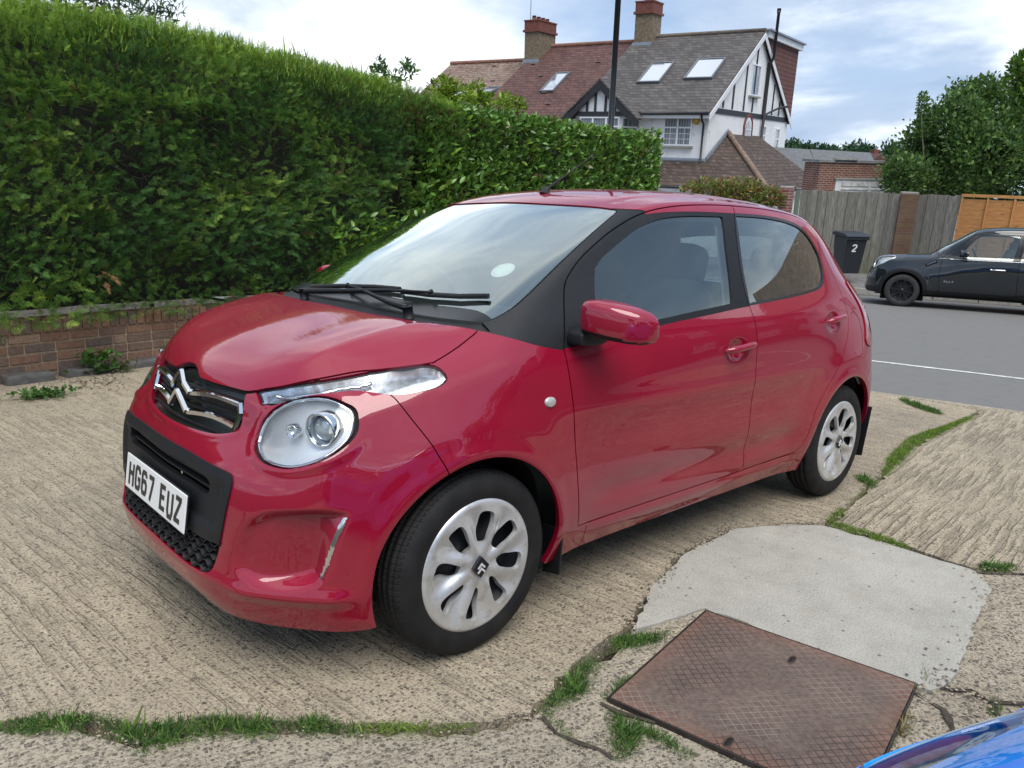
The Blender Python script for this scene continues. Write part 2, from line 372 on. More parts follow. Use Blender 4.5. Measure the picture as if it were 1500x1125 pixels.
class Skin:
    def __init__(s, V, N, F):
        s.V = V; s.N = N; s.F = [tuple(f) for f in F.tolist()]; s.L = np.zeros(len(F), int)
    def flat(s):
        ln = np.array([len(f) for f in s.F]); fl = np.fromiter((i for f in s.F for i in f), int, ln.sum())
        return fl, ln, np.concatenate([[0], np.cumsum(ln)[:-1]])
    def cent(s):
        fl, ln, st = s.flat(); return np.add.reduceat(s.V[fl], st, axis=0)/ln[:, None]
    def split(s, sd, dom):
        sd = np.where(np.abs(sd) < 2e-5, 2e-5, sd)
        fl, ln, st = s.flat(); mn = np.minimum.reduceat(sd[fl], st); mx = np.maximum.reduceat(sd[fl], st)
        hit = np.where((mn < 0) & (mx > 0) & dom)[0]
        newV = []; newN = []; ed = {}; base = len(s.V); nf = []; nl = []; drop = set(); nsd = []
        def cutv(a, b):
            k = (a, b) if a < b else (b, a)
            if k not in ed:
                t = sd[a]/(sd[a]-sd[b]); ed[k] = base+len(newV)
                newV.append(s.V[a]*(1-t)+s.V[b]*t); n = s.N[a]*(1-t)+s.N[b]*t; newN.append(n/np.linalg.norm(n))
            return ed[k]
        for fi in hit:
            f = s.F[fi]; n = len(f); pos = []; neg = []; cr = 0
            for i in range(n):
                a, b = f[i], f[(i+1) % n]
                (pos if sd[a] > 0 else neg).append(a)
                if (sd[a] > 0) != (sd[b] > 0):
                    c = cutv(a, b); pos.append(c); neg.append(c); cr += 1
            if cr != 2: continue
            drop.add(fi); nf += [tuple(pos), tuple(neg)]; nl += [s.L[fi]]*2
        if newV: s.V = np.concatenate([s.V, newV]); s.N = np.concatenate([s.N, newN])
        # neighbours outside the domain get the new vertices too, so no cracks matter there
        if drop:
            keep = [i for i in range(len(s.F)) if i not in drop]
            s.L = np.concatenate([s.L[keep], nl]).astype(int); s.F = [s.F[i] for i in keep] + nf
    def cut(s, poly, proj, dom, new, gap=0., gaplab=99):
        """dom(labels, centroids) -> mask of the faces that may change"""
        offs = (0,) if gap == 0 else (gap/2, -gap/2)
        for g in offs:
            sd = poly_sd(proj(s.V), poly)+g
            s.split(sd, dom(s.L, s.cent()))
        c = s.cent(); d = dom(s.L, c); sd = poly_sd(proj(c), poly)
        s.L[d & (sd < -gap/2)] = new
        if gap: s.L[d & (np.abs(sd) <= gap/2)] = gaplab
    def extract(s, name, labels, mat, parent, off=0., flange=.012, sel=None, both=True, disp=None, flip=False):
        lab = np.isin(s.L, labels)
        if sel is not None: lab &= sel(s.cent())
        ids = np.where(lab)[0]
        if not len(ids): return None
        faces = [s.F[i] for i in ids]; edge = {}
        for f in faces:
            for i in range(len(f)):
                a, b = f[i], f[(i+1) % len(f)]; edge[(a, b)] = 1
        used = sorted({i for f in faces for i in f}); mp = {v: k for k, v in enumerate(used)}
        U = s.V[used]; NN = s.N[used]
        dd = np.full(len(U), off) if disp is None else disp(U)+off
        P = U - NN*dd[:, None]; vs = list(map(tuple, P)); fs = [tuple(mp[i] for i in f) for f in faces]
        if flip: fs = [f[::-1] for f in fs]
        ln = [NN[i]*(-1 if flip else 1) for f in fs for i in f]
        if flange and not flip:
            fv = {}
            def low(a):
                if a not in fv: fv[a] = len(vs); vs.append(tuple(P[mp[a]] - NN[mp[a]]*flange))
                return fv[a]
            for (a, b) in edge:
                if (b, a) in edge: continue
                q = (mp[b], mp[a], low(a), low(b)); fs.append(q)
                n = np.cross(np.array(vs[q[1]])-np.array(vs[q[0]]), np.array(vs[q[3]])-np.array(vs[q[0]])); L = np.linalg.norm(n)
                n = n/L if L > 1e-12 else NN[mp[a]]
                ln += [n]*4
        me = bpy.data.meshes.new(name); me.from_pydata(vs, [], fs)
        me.polygons.foreach_set('use_smooth', [True]*len(fs)); me.update()
        me.normals_split_custom_set([tuple(map(float, n)) for n in ln])
        return link(name, me, parent, mat)
    def surf(s, axis, a, b, sign=1):
        """point on the skin for a given 2D position: nearest vertex plus its tangent plane.  axis = the solved coordinate"""
        o = [i for i in range(3) if i != axis]
        m = (s.N[:, axis]*sign > .12)
        ids = np.where(m)[0]; d = (s.V[ids][:, o[0]]-a)**2+(s.V[ids][:, o[1]]-b)**2; i = ids[np.argmin(d)]
        v, n = s.V[i], s.N[i]; r = [0, 0, 0]; r[o[0]] = a; r[o[1]] = b
        r[axis] = v[axis] - (n[o[0]]*(a-v[o[0]]) + n[o[1]]*(b-v[o[1]]))/n[axis]
        return Vector(r), Vector(n)
XZ = lambda P: P[:, [0, 2]]
YZ = lambda P: np.stack([np.abs(P[:, 1]), P[:, 2]], 1)
XY = lambda P: np.stack([P[:, 0], np.abs(P[:, 1])], 1)
# outlines (metres; x forward from the front axle, y left, z up)
P_HOOD = smooth_poly([(.047,0),(.050,.17),(.029,.404),(-.006,.501),(-.1,.626),(-.082,.629),(-.054,.632),(-.009,.640),(.047,.648),(.086,.651),(.120,.640),(.222,.598),(.269,.575),(.354,.530),(.435,.452),(.484,.376),(.505,.324),(.528,.21),(.538,.132),(.540,.095),(.530,.055),(.524,.020),(.524,0),(.524,-.2),(.05,-.2)], (0,4,9,15,21,22,23,24))
P_FDOOR = smooth_poly([(-.438,.300),(-.405,.46),(-.379,.615),(-.363,.780),(-.356,.901),(-.416,1.039),(-.447,1.098),(-.493,1.141),(-.557,1.185),(-.642,1.231),(-.732,1.273),(-.875,1.325),(-1.009,1.358),(-1.165,1.378),(-1.351,1.389),(-1.518,1.393),(-1.464,1.300),(-1.424,1.178),(-1.406,1.072),(-1.407,1.006),(-1.422,.924),(-1.427,.804),(-1.433,.647),(-1.443,.500),(-1.456,.40),(-1.472,.298),(-1.2,.297),(-.8,.298)], (0,4,15,25))
P_RDOOR = smooth_poly([(-1.50,1.393),(-1.784,1.390),(-2.06,1.372),(-2.190,1.335),(-2.252,1.240),(-2.285,1.110),(-2.312,1.000),(-2.316,.900),(-2.270,.800),(-2.181,.697),(-2.08,.600),(-2.010,.520),(-1.978,.440),(-1.958,.370),(-1.915,.318),(-1.85,.305),(-1.707,.302),(-1.44,.298),(-1.38,.298),(-1.38,1.0),(-1.44,1.35)], (0,17,18,19,20))
P_FGLASS = smooth_poly([(-.530,.950),(-.552,1.052),(-.593,1.146),(-.654,1.187),(-.811,1.259),(-.914,1.298),(-1.023,1.326),(-1.176,1.340),(-1.399,1.346),(-1.358,1.231),(-1.322,1.10),(-1.293,1.012),(-1.05,.993),(-.855,.975),(-.700,.962)], (0,2,8,11))
P_FBLACK = smooth_poly([(-.30,.899),(-.30,1.5),(-.88,1.5),(-.935,1.335),(-1.023,1.346),(-1.176,1.356),(-1.40,1.361),(-1.60,1.361),(-1.60,.999),(-1.398,.996),(-1.128,.976),(-.847,.953),(-.459,.911)], (0,1,2,3,7,8,12))
P_RGLASS = smooth_poly([(-1.500,1.352),(-1.736,1.352),(-1.950,1.337),(-2.085,1.304),(-2.160,1.235),(-2.175,1.170),(-2.140,1.100),(-2.060,1.062),(-1.93,1.045),(-1.741,1.030),(-1.418,1.010),(-1.437,1.150)], (0,10))
P_RBLACK = smooth_poly([(-1.40,1.362),(-1.736,1.362),(-1.955,1.347),(-2.095,1.312),(-2.171,1.238),(-2.186,1.168),(-2.148,1.090),(-2.063,1.051),(-1.93,1.034),(-1.741,1.019),(-1.35,.995)], (0,10))
P_PILLAR = [(-.098,.963),(-.17,.9435),(-.238,.923),(-.30,.908),(-.40,.890),(-.44,1.03),(-.60,1.19),(-.86,1.30),(-.965,1.340),(-.930,1.352),(-.835,1.352),(-.55,1.30),(-.30,1.16),(-.09,1.05),(-.06,.985)]
P_WIND = smooth_poly([(-.040,0),(-.042,.20),(-.054,.40),(-.078,.52),(-.110,.590),(-.150,.622),(-.212,.632),(-.266,.630),(-.39,.612),(-.583,.577),(-.800,.530),(-.838,.512),(-.812,.420),(-.790,.300),(-.776,.15),(-.772,0),(-.772,-.2),(-.040,-.2)], (0,11,15,16,17))
P_BUMP = [(.275,.840),(.237,.807),(.21,.757),(.169,.683),(.128,.597),(.10,.50),(.10,0),(1.2,0),(1.2,.84)]
P_GRILLE = smooth_poly([(0,.652),(.14,.653),(.26,.660),(.335,.678),(.350,.700),(.346,.74),(.336,.800),(.2,.83),(0,.86),(-.3,.86),(-.3,.652)], (0,6,8,9,10))
P_PANEL = smooth_poly([(0,.602),(.15,.600),(.30,.596),(.415,.592),(.440,.580),(.446,.549),(.432,.470),(.414,.392),(.30,.386),(0,.386),(-.3,.386),(-.3,.602)], (0,7,9,10,11))
P_LOWG = smooth_poly([(0,.383),(.30,.383),(.412,.389),(.400,.345),(.376,.300),(.30,.292),(.22,.292),(0,.298),(-.3,.298),(-.3,.383)], (0,2,7,8,9))
P_VENT = smooth_poly([(0,.568),(.20,.566),(.325,.560),(.335,.545),(.325,.508),(.2,.508),(0,.508),(-.2,.508),(-.2,.568)], (0,6,7,8))
P_FOG = smooth_poly([(.535,.492),(.580,.513),(.657,.520),(.686,.508),(.678,.445),(.660,.345),(.640,.312),(.561,.296),(.480,.318),(.468,.36),(.482,.42),(.502,.460)], (3,))
P_FOGLED = smooth_poly([(.690,.505),(.682,.490),(.671,.440),(.655,.360),(.648,.333),(.656,.330),(.672,.380),(.684,.440),(.694,.485)], (0,4))
P_HL = smooth_poly([(.443,.672),(.433,.712),(.455,.758),(.500,.790),(.553,.804),(.602,.799),(.640,.780),(.658,.753),(.667,.720),(.664,.688),(.647,.658),(.610,.638),(.570,.632),(.505,.640)])
P_DRL = smooth_poly([(.486,.796),(.490,.765),(.472,.775),(.421,.803),(.37,.818),(.313,.824),(.258,.817),(.213,.815),(.138,.824),(.100,.834),(.078,.850),(.084,.874),(.110,.881),(.165,.879),(.222,.868),(.269,.861),(.354,.844),(.435,.820)], (0,1,2))
P_TAIL = smooth_poly([(-2.46,1.060),(-2.52,1.065),(-2.62,1.03),(-2.80,1.00),(-2.80,.74),(-2.60,.745),(-2.53,.775),(-2.545,.85),(-2.535,.94)], (3,4))
P_FUEL = smooth_poly([(-2.345,.90),(-2.345,.78),(-2.37,.73),(-2.43,.71),(-2.475,.75),(-2.485,.83),(-2.46,.90),(-2.40,.93)])
def circle2(cx, cz, r, n=72): return [(cx+r*math.cos(2*math.pi*k/n), cz+r*math.sin(2*math.pi*k/n)) for k in range(n)]
def car_skin():
    V, F = body_surface(4); N = quad_normals(V, F)
    x, y, z = V.T; sy = np.sign(y); ay = np.abs(y)
    def g(d, w): return np.exp(-(d/w)**2)
    def st(a, b, t): t = np.clip((t-a)/(b-a), 0, 1); return t*t*(3-2*t)
    out = np.zeros(len(V))
    side = st(.5, .72, ay)
    for cx in (0, -2.34):                                  # arch lips
        r = np.hypot(x-cx, z-.2875)
        out += side*(.010*np.exp(-((r-.345)/.030)**2) + .008*g(r-.40, .07))*st(.12, .2, z)
    mid = st(-.42, -.62, x)*st(-1.98, -1.75, x)             # doors: hollow low down, sill stands out
    out += side*mid*(-.014*g(z-.395, .055) + .007*st(.30, .27, z)*st(.2, .26, z))
    out += side*st(-.2, -.7, x)*st(-2.3, -1.6, x)*(-.004*g(z-.60, .06)+.004*g(z-.70, .03))
    for hx, hz in ((-1.285, .843), (-2.125, .905)):           # hollows behind the door handles
        e = np.hypot((x-hx)/.052, (z-hz+.006)/.042); out -= side*.020*st(1.15, .55, e)
    yc = np.interp(-x, [-.42, -.31, -.235, -.15, -.055, .05], [.430, .465, .472, .485, .500, .53])   # bonnet crease
    out += .0065*np.exp(-np.abs(ay-yc)/.022)*st(.44, .30, x)*st(-.04, .05, x)*st(.84, .87, z)
    fr = st(.25, .42, x)
    hd = poly_sd(YZ(V), P_HL)                              # ring round the headlamp
    out += fr*.006*g(hd-.010, .012)*st(.5, .58, z)
    fd = poly_sd(YZ(V), P_FOG)                             # fog pocket, ledge below
    out -= fr*st(.008, -.022, fd)*(.016 + .036*st(.50, .66, ay))
    out += fr*.014*g(z-.272, .022)*st(.40, .50, ay)*st(.72, .66, ay)
    out += fr*.006*g(z-.285, .02)*st(.46, .40, ay)
    gd = poly_sd(YZ(V), P_GRILLE); out += fr*.004*g(gd-.010, .010)*(z < .72)
    pdn = poly_sd(YZ(V), P_PANEL); out += fr*(-.010*st(-.025, -.055, pdn)*st(.575, .545, z)*st(.40, .44, z))
    out -= .004*g(ay-.452, .012)*st(-.86, -.92, x)*st(-2.45, -2.3, x)*st(1.3, 1.34, z)        # roof seams
    V = V + N*out[:, None]; N = quad_normals(V, F)
    k = Skin(V, N, F)
    A = lambda L, c: np.abs(c[:, 1])
    G = .0045
    for cx in (0, -2.34): k.cut(circle2(cx, .2875, .335), XZ, lambda L, c: (L == 0) & (A(L, c) > .45), 90)
    k.cut(P_WIND, XY, lambda L, c: (L == 0) & (c[:, 2] > .93) & (c[:, 0] > -.95), 5, .005)
    k.cut([(-.015, -.3), (-.015, .8), (-.17, .8), (-.150, .56), (-.118, .40), (-.098, .20), (-.092, 0), (-.092, -.3)], XY, lambda L, c: (L == 5), 31)
    k.cut(P_HOOD, XY, lambda L, c: (L == 0) & (c[:, 2] > .74) & (c[:, 0] > -.2), 1, G)
    k.cut([(-.2, -.3), (.12, -.3), (.12, .655), (-.125, .655), (-.125, .6)], XY, lambda L, c: (L == 0) & (c[:, 2] > .962) & (c[:, 0] > -.16), 6)
    k.cut(P_FDOOR, XZ, lambda L, c: (L == 0) & (A(L, c) > .45), 3, G)
    k.cut(P_RDOOR, XZ, lambda L, c: (L == 0) & (A(L, c) > .45), 4, G)
    k.cut(P_PILLAR, XZ, lambda L, c: (L == 0) & (A(L, c) > .45), 7, 0)
    k.cut(P_FBLACK, XZ, lambda L, c: (L == 3), 8); k.cut(P_FGLASS, XZ, lambda L, c: (L == 8), 9)
    k.cut(P_RBLACK, XZ, lambda L, c: (L == 4), 11); k.cut(P_RGLASS, XZ, lambda L, c: (L == 11), 10)
    k.cut(P_DRL, XZ, lambda L, c: (L == 0) & (A(L, c) > .345) & (c[:, 0] > 0), 13, .004)
    k.cut(P_BUMP, XZ, lambda L, c: (L == 0) & (c[:, 0] > 0), 2, .0035)
    k.cut(P_HL, YZ, lambda L, c: (L == 2) & (c[:, 0] > .2), 12, .006)
    k.cut(P_GRILLE, YZ, lambda L, c: (L == 2) & (c[:, 0] > .2), 14)
    k.cut(P_PANEL, YZ, lambda L, c: (L == 2) & (c[:, 0] > .2), 15)
    k.cut(P_VENT, YZ, lambda L, c: (L == 15), 18)
    k.cut(P_LOWG, YZ, lambda L, c: (L == 2) & (c[:, 0] > .2), 16)
    k.cut(P_FOGLED, YZ, lambda L, c: (L == 2) & (c[:, 0] > .2), 17)
    k.cut(P_TAIL, XZ, lambda L, c: (L == 0) & (A(L, c) > .50) & (c[:, 0] < -2.3), 20, G)
    k.cut(P_FUEL, XZ, lambda L, c: (L == 0) & (c[:, 1] > .5), 22, .003)
    k.cut([(-.49, .2975), (-.52, .10), (-1.93, .10), (-1.93, .30)], XZ, lambda L, c: (L == 0) & (A(L, c) > .45), 23, .003)
    k.cut([(0, 1.29), (.42, 1.27), (.47, 1.10), (.50, 1.0), (0, .98), (-.3, .98), (-.3, 1.29)], YZ, lambda L, c: (L == 0) & (c[:, 0] < -2.4), 21, G)
    k.cut([(0, 1.33), (.46, 1.31), (.52, 1.10), (.56, .95), (.58, .55), (0, .53), (-.3, .53), (-.3, 1.33)], YZ, lambda L, c: (L == 0) & (c[:, 0] < -2.4), 19, G)
    return k
# ---------------------------------------------------------------- car materials
def paint(name, c, dark=None):
    k = NM(name)
    fl = k.noise(2600, 1); d = k.noise(2.5, 3)
    k.set('Base Color', k.mix(k.ramp(fl, [(.45, 0.), (.75, 1.)]), c, tuple(min(1, v*1.35) for v in c)))
    k.set('Roughness', .5).set('Specular IOR Level', .12).set('Coat Weight', 1.0).set('Coat Roughness', k.ramp(d, [(.35, .004), (.8, .016)])).set('Coat IOR', 1.68)
    k.set('Metallic', .0)
    # faint orange peel in the lacquer
    n = k.n.new('ShaderNodeBump'); n.inputs['Strength'].default_value = .03; n.inputs['Distance'].default_value = .002
    k.l.new(k.noise(70, 2), n.inputs['Height']); k.l.new(n.outputs[0], k.b.inputs['Coat Normal'])
    return k.m
def glass(name, tint, mul=1.8, add=.06, rough=0.):
    k = NM(name); k.n.remove(k.b)
    tr = k.n.new('ShaderNodeBsdfTransparent'); tr.inputs[0].default_value = tint + (1,)
    gl = k.n.new('ShaderNodeBsdfGlossy'); gl.inputs['Roughness'].default_value = rough; gl.inputs[0].default_value = (.92, 1, .96, 1)
    fr = k.n.new('ShaderNodeFresnel'); fr.inputs[0].default_value = 1.52
    mr = k.n.new('ShaderNodeMath'); mr.operation = 'MULTIPLY_ADD'; mr.inputs[1].default_value = mul; mr.inputs[2].default_value = add; mr.use_clamp = True
    k.l.new(fr.outputs[0], mr.inputs[0])
    mx = k.n.new('ShaderNodeMixShader'); k.l.new(mr.outputs[0], mx.inputs[0]); k.l.new(tr.outputs[0], mx.inputs[1]); k.l.new(gl.outputs[0], mx.inputs[2])
    k.l.new(mx.outputs[0], k.o.inputs[0]); return k.m
M = {}
M['red'] = paint('red_paint', (.235, .0014, .020))
M['blue'] = paint('blue_paint', (.003, .25, .85))
M['plastic'] = simple('black_plastic', (.010, .011, .013), .52, spec=.35, nscale=30, namt=.2, bump=.25, bscale=900)
M['plastic_gloss'] = simple('gloss_black_trim', (.012, .013, .014), .22)
M['rubber'] = simple('rubber_seal', (.012, .012, .012), .7)
M['chrome'] = simple('chrome', (.75, .76, .78), .07, 1)
M['silver'] = simple('reflector_silver', (.92, .93, .94), .28, .45)
M['wglass'] = glass('window_glass', (.66, .74, .72), 2.0, .05); M['screen'] = glass('windscreen_glass', (.76, .83, .81), 2.4, .18)
M['rglass'] = glass('tinted_rear_glass', (.42, .48, .48), 2.2, .06)
M['lens'] = glass('clear_lens', (.95, .96, .97), 1.3, .0)
M['silver2'] = simple('lamp_chrome_inner', (.60, .61, .63), .22, .9, nscale=55, namt=.45)
M['redlens'] = simple('red_lamp_lens', (.30, .005, .01), .08, coat=1)
M['void'] = simple('dark_void', (.006, .006, .006), .8)
M['trimdark'] = simple('dark_cabin_trim', (.065, .066, .07), .65, nscale=60)
M['trimlight'] = simple('grey_headlining', (.35, .35, .34), .9, nscale=200)
M['seat'] = simple('grey_seat_cloth', (.16, .165, .17), .95, nscale=300, namt=.3)
M['steel'] = simple('dark_steel_rim', (.018, .019, .021), .45, .3, nscale=20)
M['white'] = simple('plate_white', (.80, .80, .78), .35)
M['ink'] = simple('plate_black', (.008, .008, .008), .35)
M['disc_label'] = simple('paper_disc', (.75, .80, .78), .6, nscale=60, namt=.1)
def tyre_mat():
    k = NM('tyre_rubber'); X, Y, Z = k.sep(k.co())
    r = k.math('SQRT', k.math('ADD', k.math('MULTIPLY', X, X), k.math('MULTIPLY', Z, Z)))
    a = k.math('ARCTAN2', X, Z)
    sip = k.math('SINE', k.math('ADD', k.math('MULTIPLY', a, 96), k.math('MULTIPLY', k.math('ABSOLUTE', Y), 60)))
    tread = k.ramp(r, [(.277, 0.), (.2795, 1.)])
    tread = k.math('MULTIPLY', k.ramp(k.math('ADD', k.math('MULTIPLY', sip, .5), .5), [(.15, 0.), (.32, 1.)]), tread)
    dust = k.noise(14, 4)
    k.set('Base Color', k.ramp(dust, [(.35, (.008, .008, .009)), (.75, (.019, .0185, .018))])).set('Roughness', .72).set('Specular IOR Level', .3)
    ring = k.math('SINE', k.math('MULTIPLY', r, 900))
    h = k.math('ADD', k.math('MULTIPLY', tread, 1.0), k.math('MULTIPLY', ring, .04)); k.bump(h, .9, .006)
    return k.m
M['tyre'] = tyre_mat()
def cover_mat():
    k = NM('wheel_cover_silver'); n = k.noise(26, 5, .65)
    k.set('Base Color', k.ramp(n, [(.34, (.50, .495, .48)), (.50, (.66, .665, .67)), (.66, (.61, .605, .60)), (.72, (.76, .76, .75))])).set('Metallic', .6).set('Roughness', k.ramp(k.noise(9, 3), [(.3, .30), (.7, .42)]))
    return k.m
M['cover'] = cover_mat()
M['amber'] = simple('indicator_lens', (.50, .49, .46), .15, .3, coat=1)
# ---------------------------------------------------------------- wheel
def slot_poly(k, n=8, r0=.074, r1=.168):
    a = 2*math.pi*k/n + .12
    pts = [(r0, -.14), (r0+.002, .12), (.105, .20), (.140, .225), (r1-.004, .17), (r1+.002, .0), (r1-.004, -.12), (.130, -.15), (.098, -.20)]
    return smooth_poly([(r*math.cos(a+t), r*math.sin(a+t)) for r, t in pts], (), 3)
def wheel(parent, loc, side, mats, black=False, R=.2855, emblem=True, rim_r=.2085):
    w = empty('wheel', loc=(0, 0, 0)); w.parent = parent; w.location = loc; w.scale = (1, side, 1)
    s = R/.2885
    loc = (loc[0], loc[1]*1.003, .2853)
    prof = [(.200, .068), (.210, .074), (.226, .0785), (.245, .079), (.261, .075), (.2745, .067), (.2830, .056), (.286, .050), (.2866, .046), (.278, .0445), (.278, .0385), (.2880, .037), (.2885, .018), (.279, .016), (.279, .008), (.2887, .006)]
    prof = prof + [(r, -h) for r, h in prof[::-1]]
    t = MB(); t.smooth = True; t.lathe(prof, 120); o = t.build('tyre', mats['tyre'], w); o.location = (0, 0, 0); o.scale = (s, 1, s)
    # hub cap
    nr, na = 40, 160; rs = np.linspace(0, rim_r, nr); vs = []; 
    def hgt(r, a):
        fan = .5+.5*math.cos(8*(a-.12)+2.6*r/.2)
        h = .074 + .010*math.sin(min(1, r/.19)*math.pi*.8) - .010*max(0, (r-.190)/.017)**2
        if .04 < r < .195: h += -.020*fan**1.5*math.sin((r-.04)/.155*math.pi)
        return h
    for r in rs:
        for k in range(na):
            a = 2*math.pi*k/na; vs.append((r*math.cos(a), hgt(r, a), r*math.sin(a)))
    V = np.array(vs); F = np.array([(i*na+k, i*na+(k+1) % na, (i+1)*na+(k+1) % na, (i+1)*na+k) for i in range(1, nr-1) for k in range(na)])
    sk = Skin(V, quad_normals(V, F[:, ::-1] if np.cross(V[F[0, 2]]-V[F[0, 0]], V[F[0, 3]]-V[F[0, 1]])[1] < 0 else F), F[:, ::-1] if np.cross(V[F[0, 2]]-V[F[0, 0]], V[F[0, 3]]-V[F[0, 1]])[1] < 0 else F)
    for k in range(8): sk.cut(slot_poly(k), XZ, lambda L, c: L == 0, 5)
    sk.extract('wheel_cover', [0], mats['cover'], w, flange=.016)
    d = MB(); d.smooth = True
    d.lathe([(.0, .045), (.06, .047), (.085, .036), (.11, .030), (.15, .028), (.172, .034), (.183, .050), (.203, .060), (.203, -.06)], 64)
    d.build('rim', M['steel'], w)
    br = MB(); br.smooth = True; br.lathe([(0, .0), (.12, .0), (.12, -.02), (0, -.02)], 40); br.lathe([(.0, .052), (.05, .052), (.055, .04)], 24)
    br.build('brake_disc', M['steel'], w)
    if emblem:
        e = MB(); y0 = .0825; e.prism([(0, -.034), (.031, 0), (0, .034), (-.031, 0)], y0-.012, y0+.006, 1); e.build('emblem', M['plastic_gloss'], w, bevel=.0015)
        c = MB()
        for dz in (-.008, .006): stroke(c, [(-.013, dz-.009), (0, dz+.004), (.013, dz-.009)], .0055, lambda u, v, h_: (u, y0+.0062+h_, v), .0012)
        c.build('emblem_mark', M['silver'], w)
    return w
# ---------------------------------------------------------------- number plate lettering
GLY = {'H': [[(0, 0), (0, 1)], [(1, 0), (1, 1)], [(0, .52), (1, .52)]],
 'G': [[(1, .74), (1, .86), (.82, 1), (.18, 1), (0, .86), (0, .14), (.18, 0), (.82, 0), (1, .14), (1, .46), (.55, .46)]],
 '6': [[(.98, .80), (.98, .87), (.82, 1), (.18, 1), (0, .86), (0, .14), (.18, 0), (.82, 0), (1, .14), (1, .44), (.82, .57), (.05, .57)]],
 '7': [[(0, 1), (1, 1), (.98, .86), (.38, 0)]], 'E': [[(1, 1), (0, 1), (0, 0), (1, 0)], [(0, .52), (.85, .52)]],
 'U': [[(0, 1), (0, .14), (.18, 0), (.82, 0), (1, .14), (1, 1)]], 'Z': [[(0, 1), (1, 1), (1, .93), (0, .07), (0, 0), (1, 0)]],
 '2': [[(0, .78), (0, .86), (.18, 1), (.82, 1), (1, .86), (1, .64), (0, .10), (0, 0), (1, 0)]]}
def stroke(mb, pts, w, place, t):
    """flat letter stroke with mitred joints; place(u, v, h) -> 3D"""
    pts = [Vector(p) for p in pts]; L = []; n = len(pts)
    for i, p in enumerate(pts):
        a = (p-pts[i-1]).normalized() if i else None; b = (pts[i+1]-p).normalized() if i < n-1 else None
        if a is None: nrm = Vector((-b.y, b.x)); k = 1
        elif b is None: nrm = Vector((-a.y, a.x)); k = 1
        else:
            nrm = (Vector((-a.y, a.x))+Vector((-b.y, b.x))).normalized(); k = 1/max(.5, nrm.dot(Vector((-a.y, a.x))))
        if i == 0: p = p - b*w*0
        L.append((p+nrm*w/2*k, p-nrm*w/2*k))
    vs = []
    for l, r in L: vs += [place(l.x, l.y, 0), place(r.x, r.y, 0), place(l.x, l.y, t), place(r.x, r.y, t)]
    fs = []
    for i in range(n-1):
        a = i*4; b = a+4; fs += [(a+2, a+3, b+3, b+2), (a, a+2, b+2, b), (a+1, b+1, b+3, a+3)]
    fs += [(0, 1, 3, 2), (n*4-4, n*4-2, n*4-1, n*4-3)]
    mb.add(vs, fs)
def letters(text, place, h=.079, w=.050, sw=.014, gap=.011, space=.033, t=.0012):
    mb = MB(); total = sum((space if c == ' ' else w) + gap for c in text)-gap; u = -total/2
    for i, c in enumerate(text):
        if c == ' ': u += space + gap; continue
        for st in GLY[c]: stroke(mb, [(u+sw/2+px*(w-sw), -h/2+sw/2+pz*(h-sw)) if False else (u+sw/2+px*(w-sw), (-h/2 if pz <= 0 and c in 'HU7' or pz <= 0 and False else -h/2+sw/2 if pz <= 0 else 0) + (pz*(h-sw) if pz > 0 else 0) + (-h/2+sw/2 if pz > 0 else 0)) for px, pz in st], sw, place, t)
        u += w+gap
    return mb
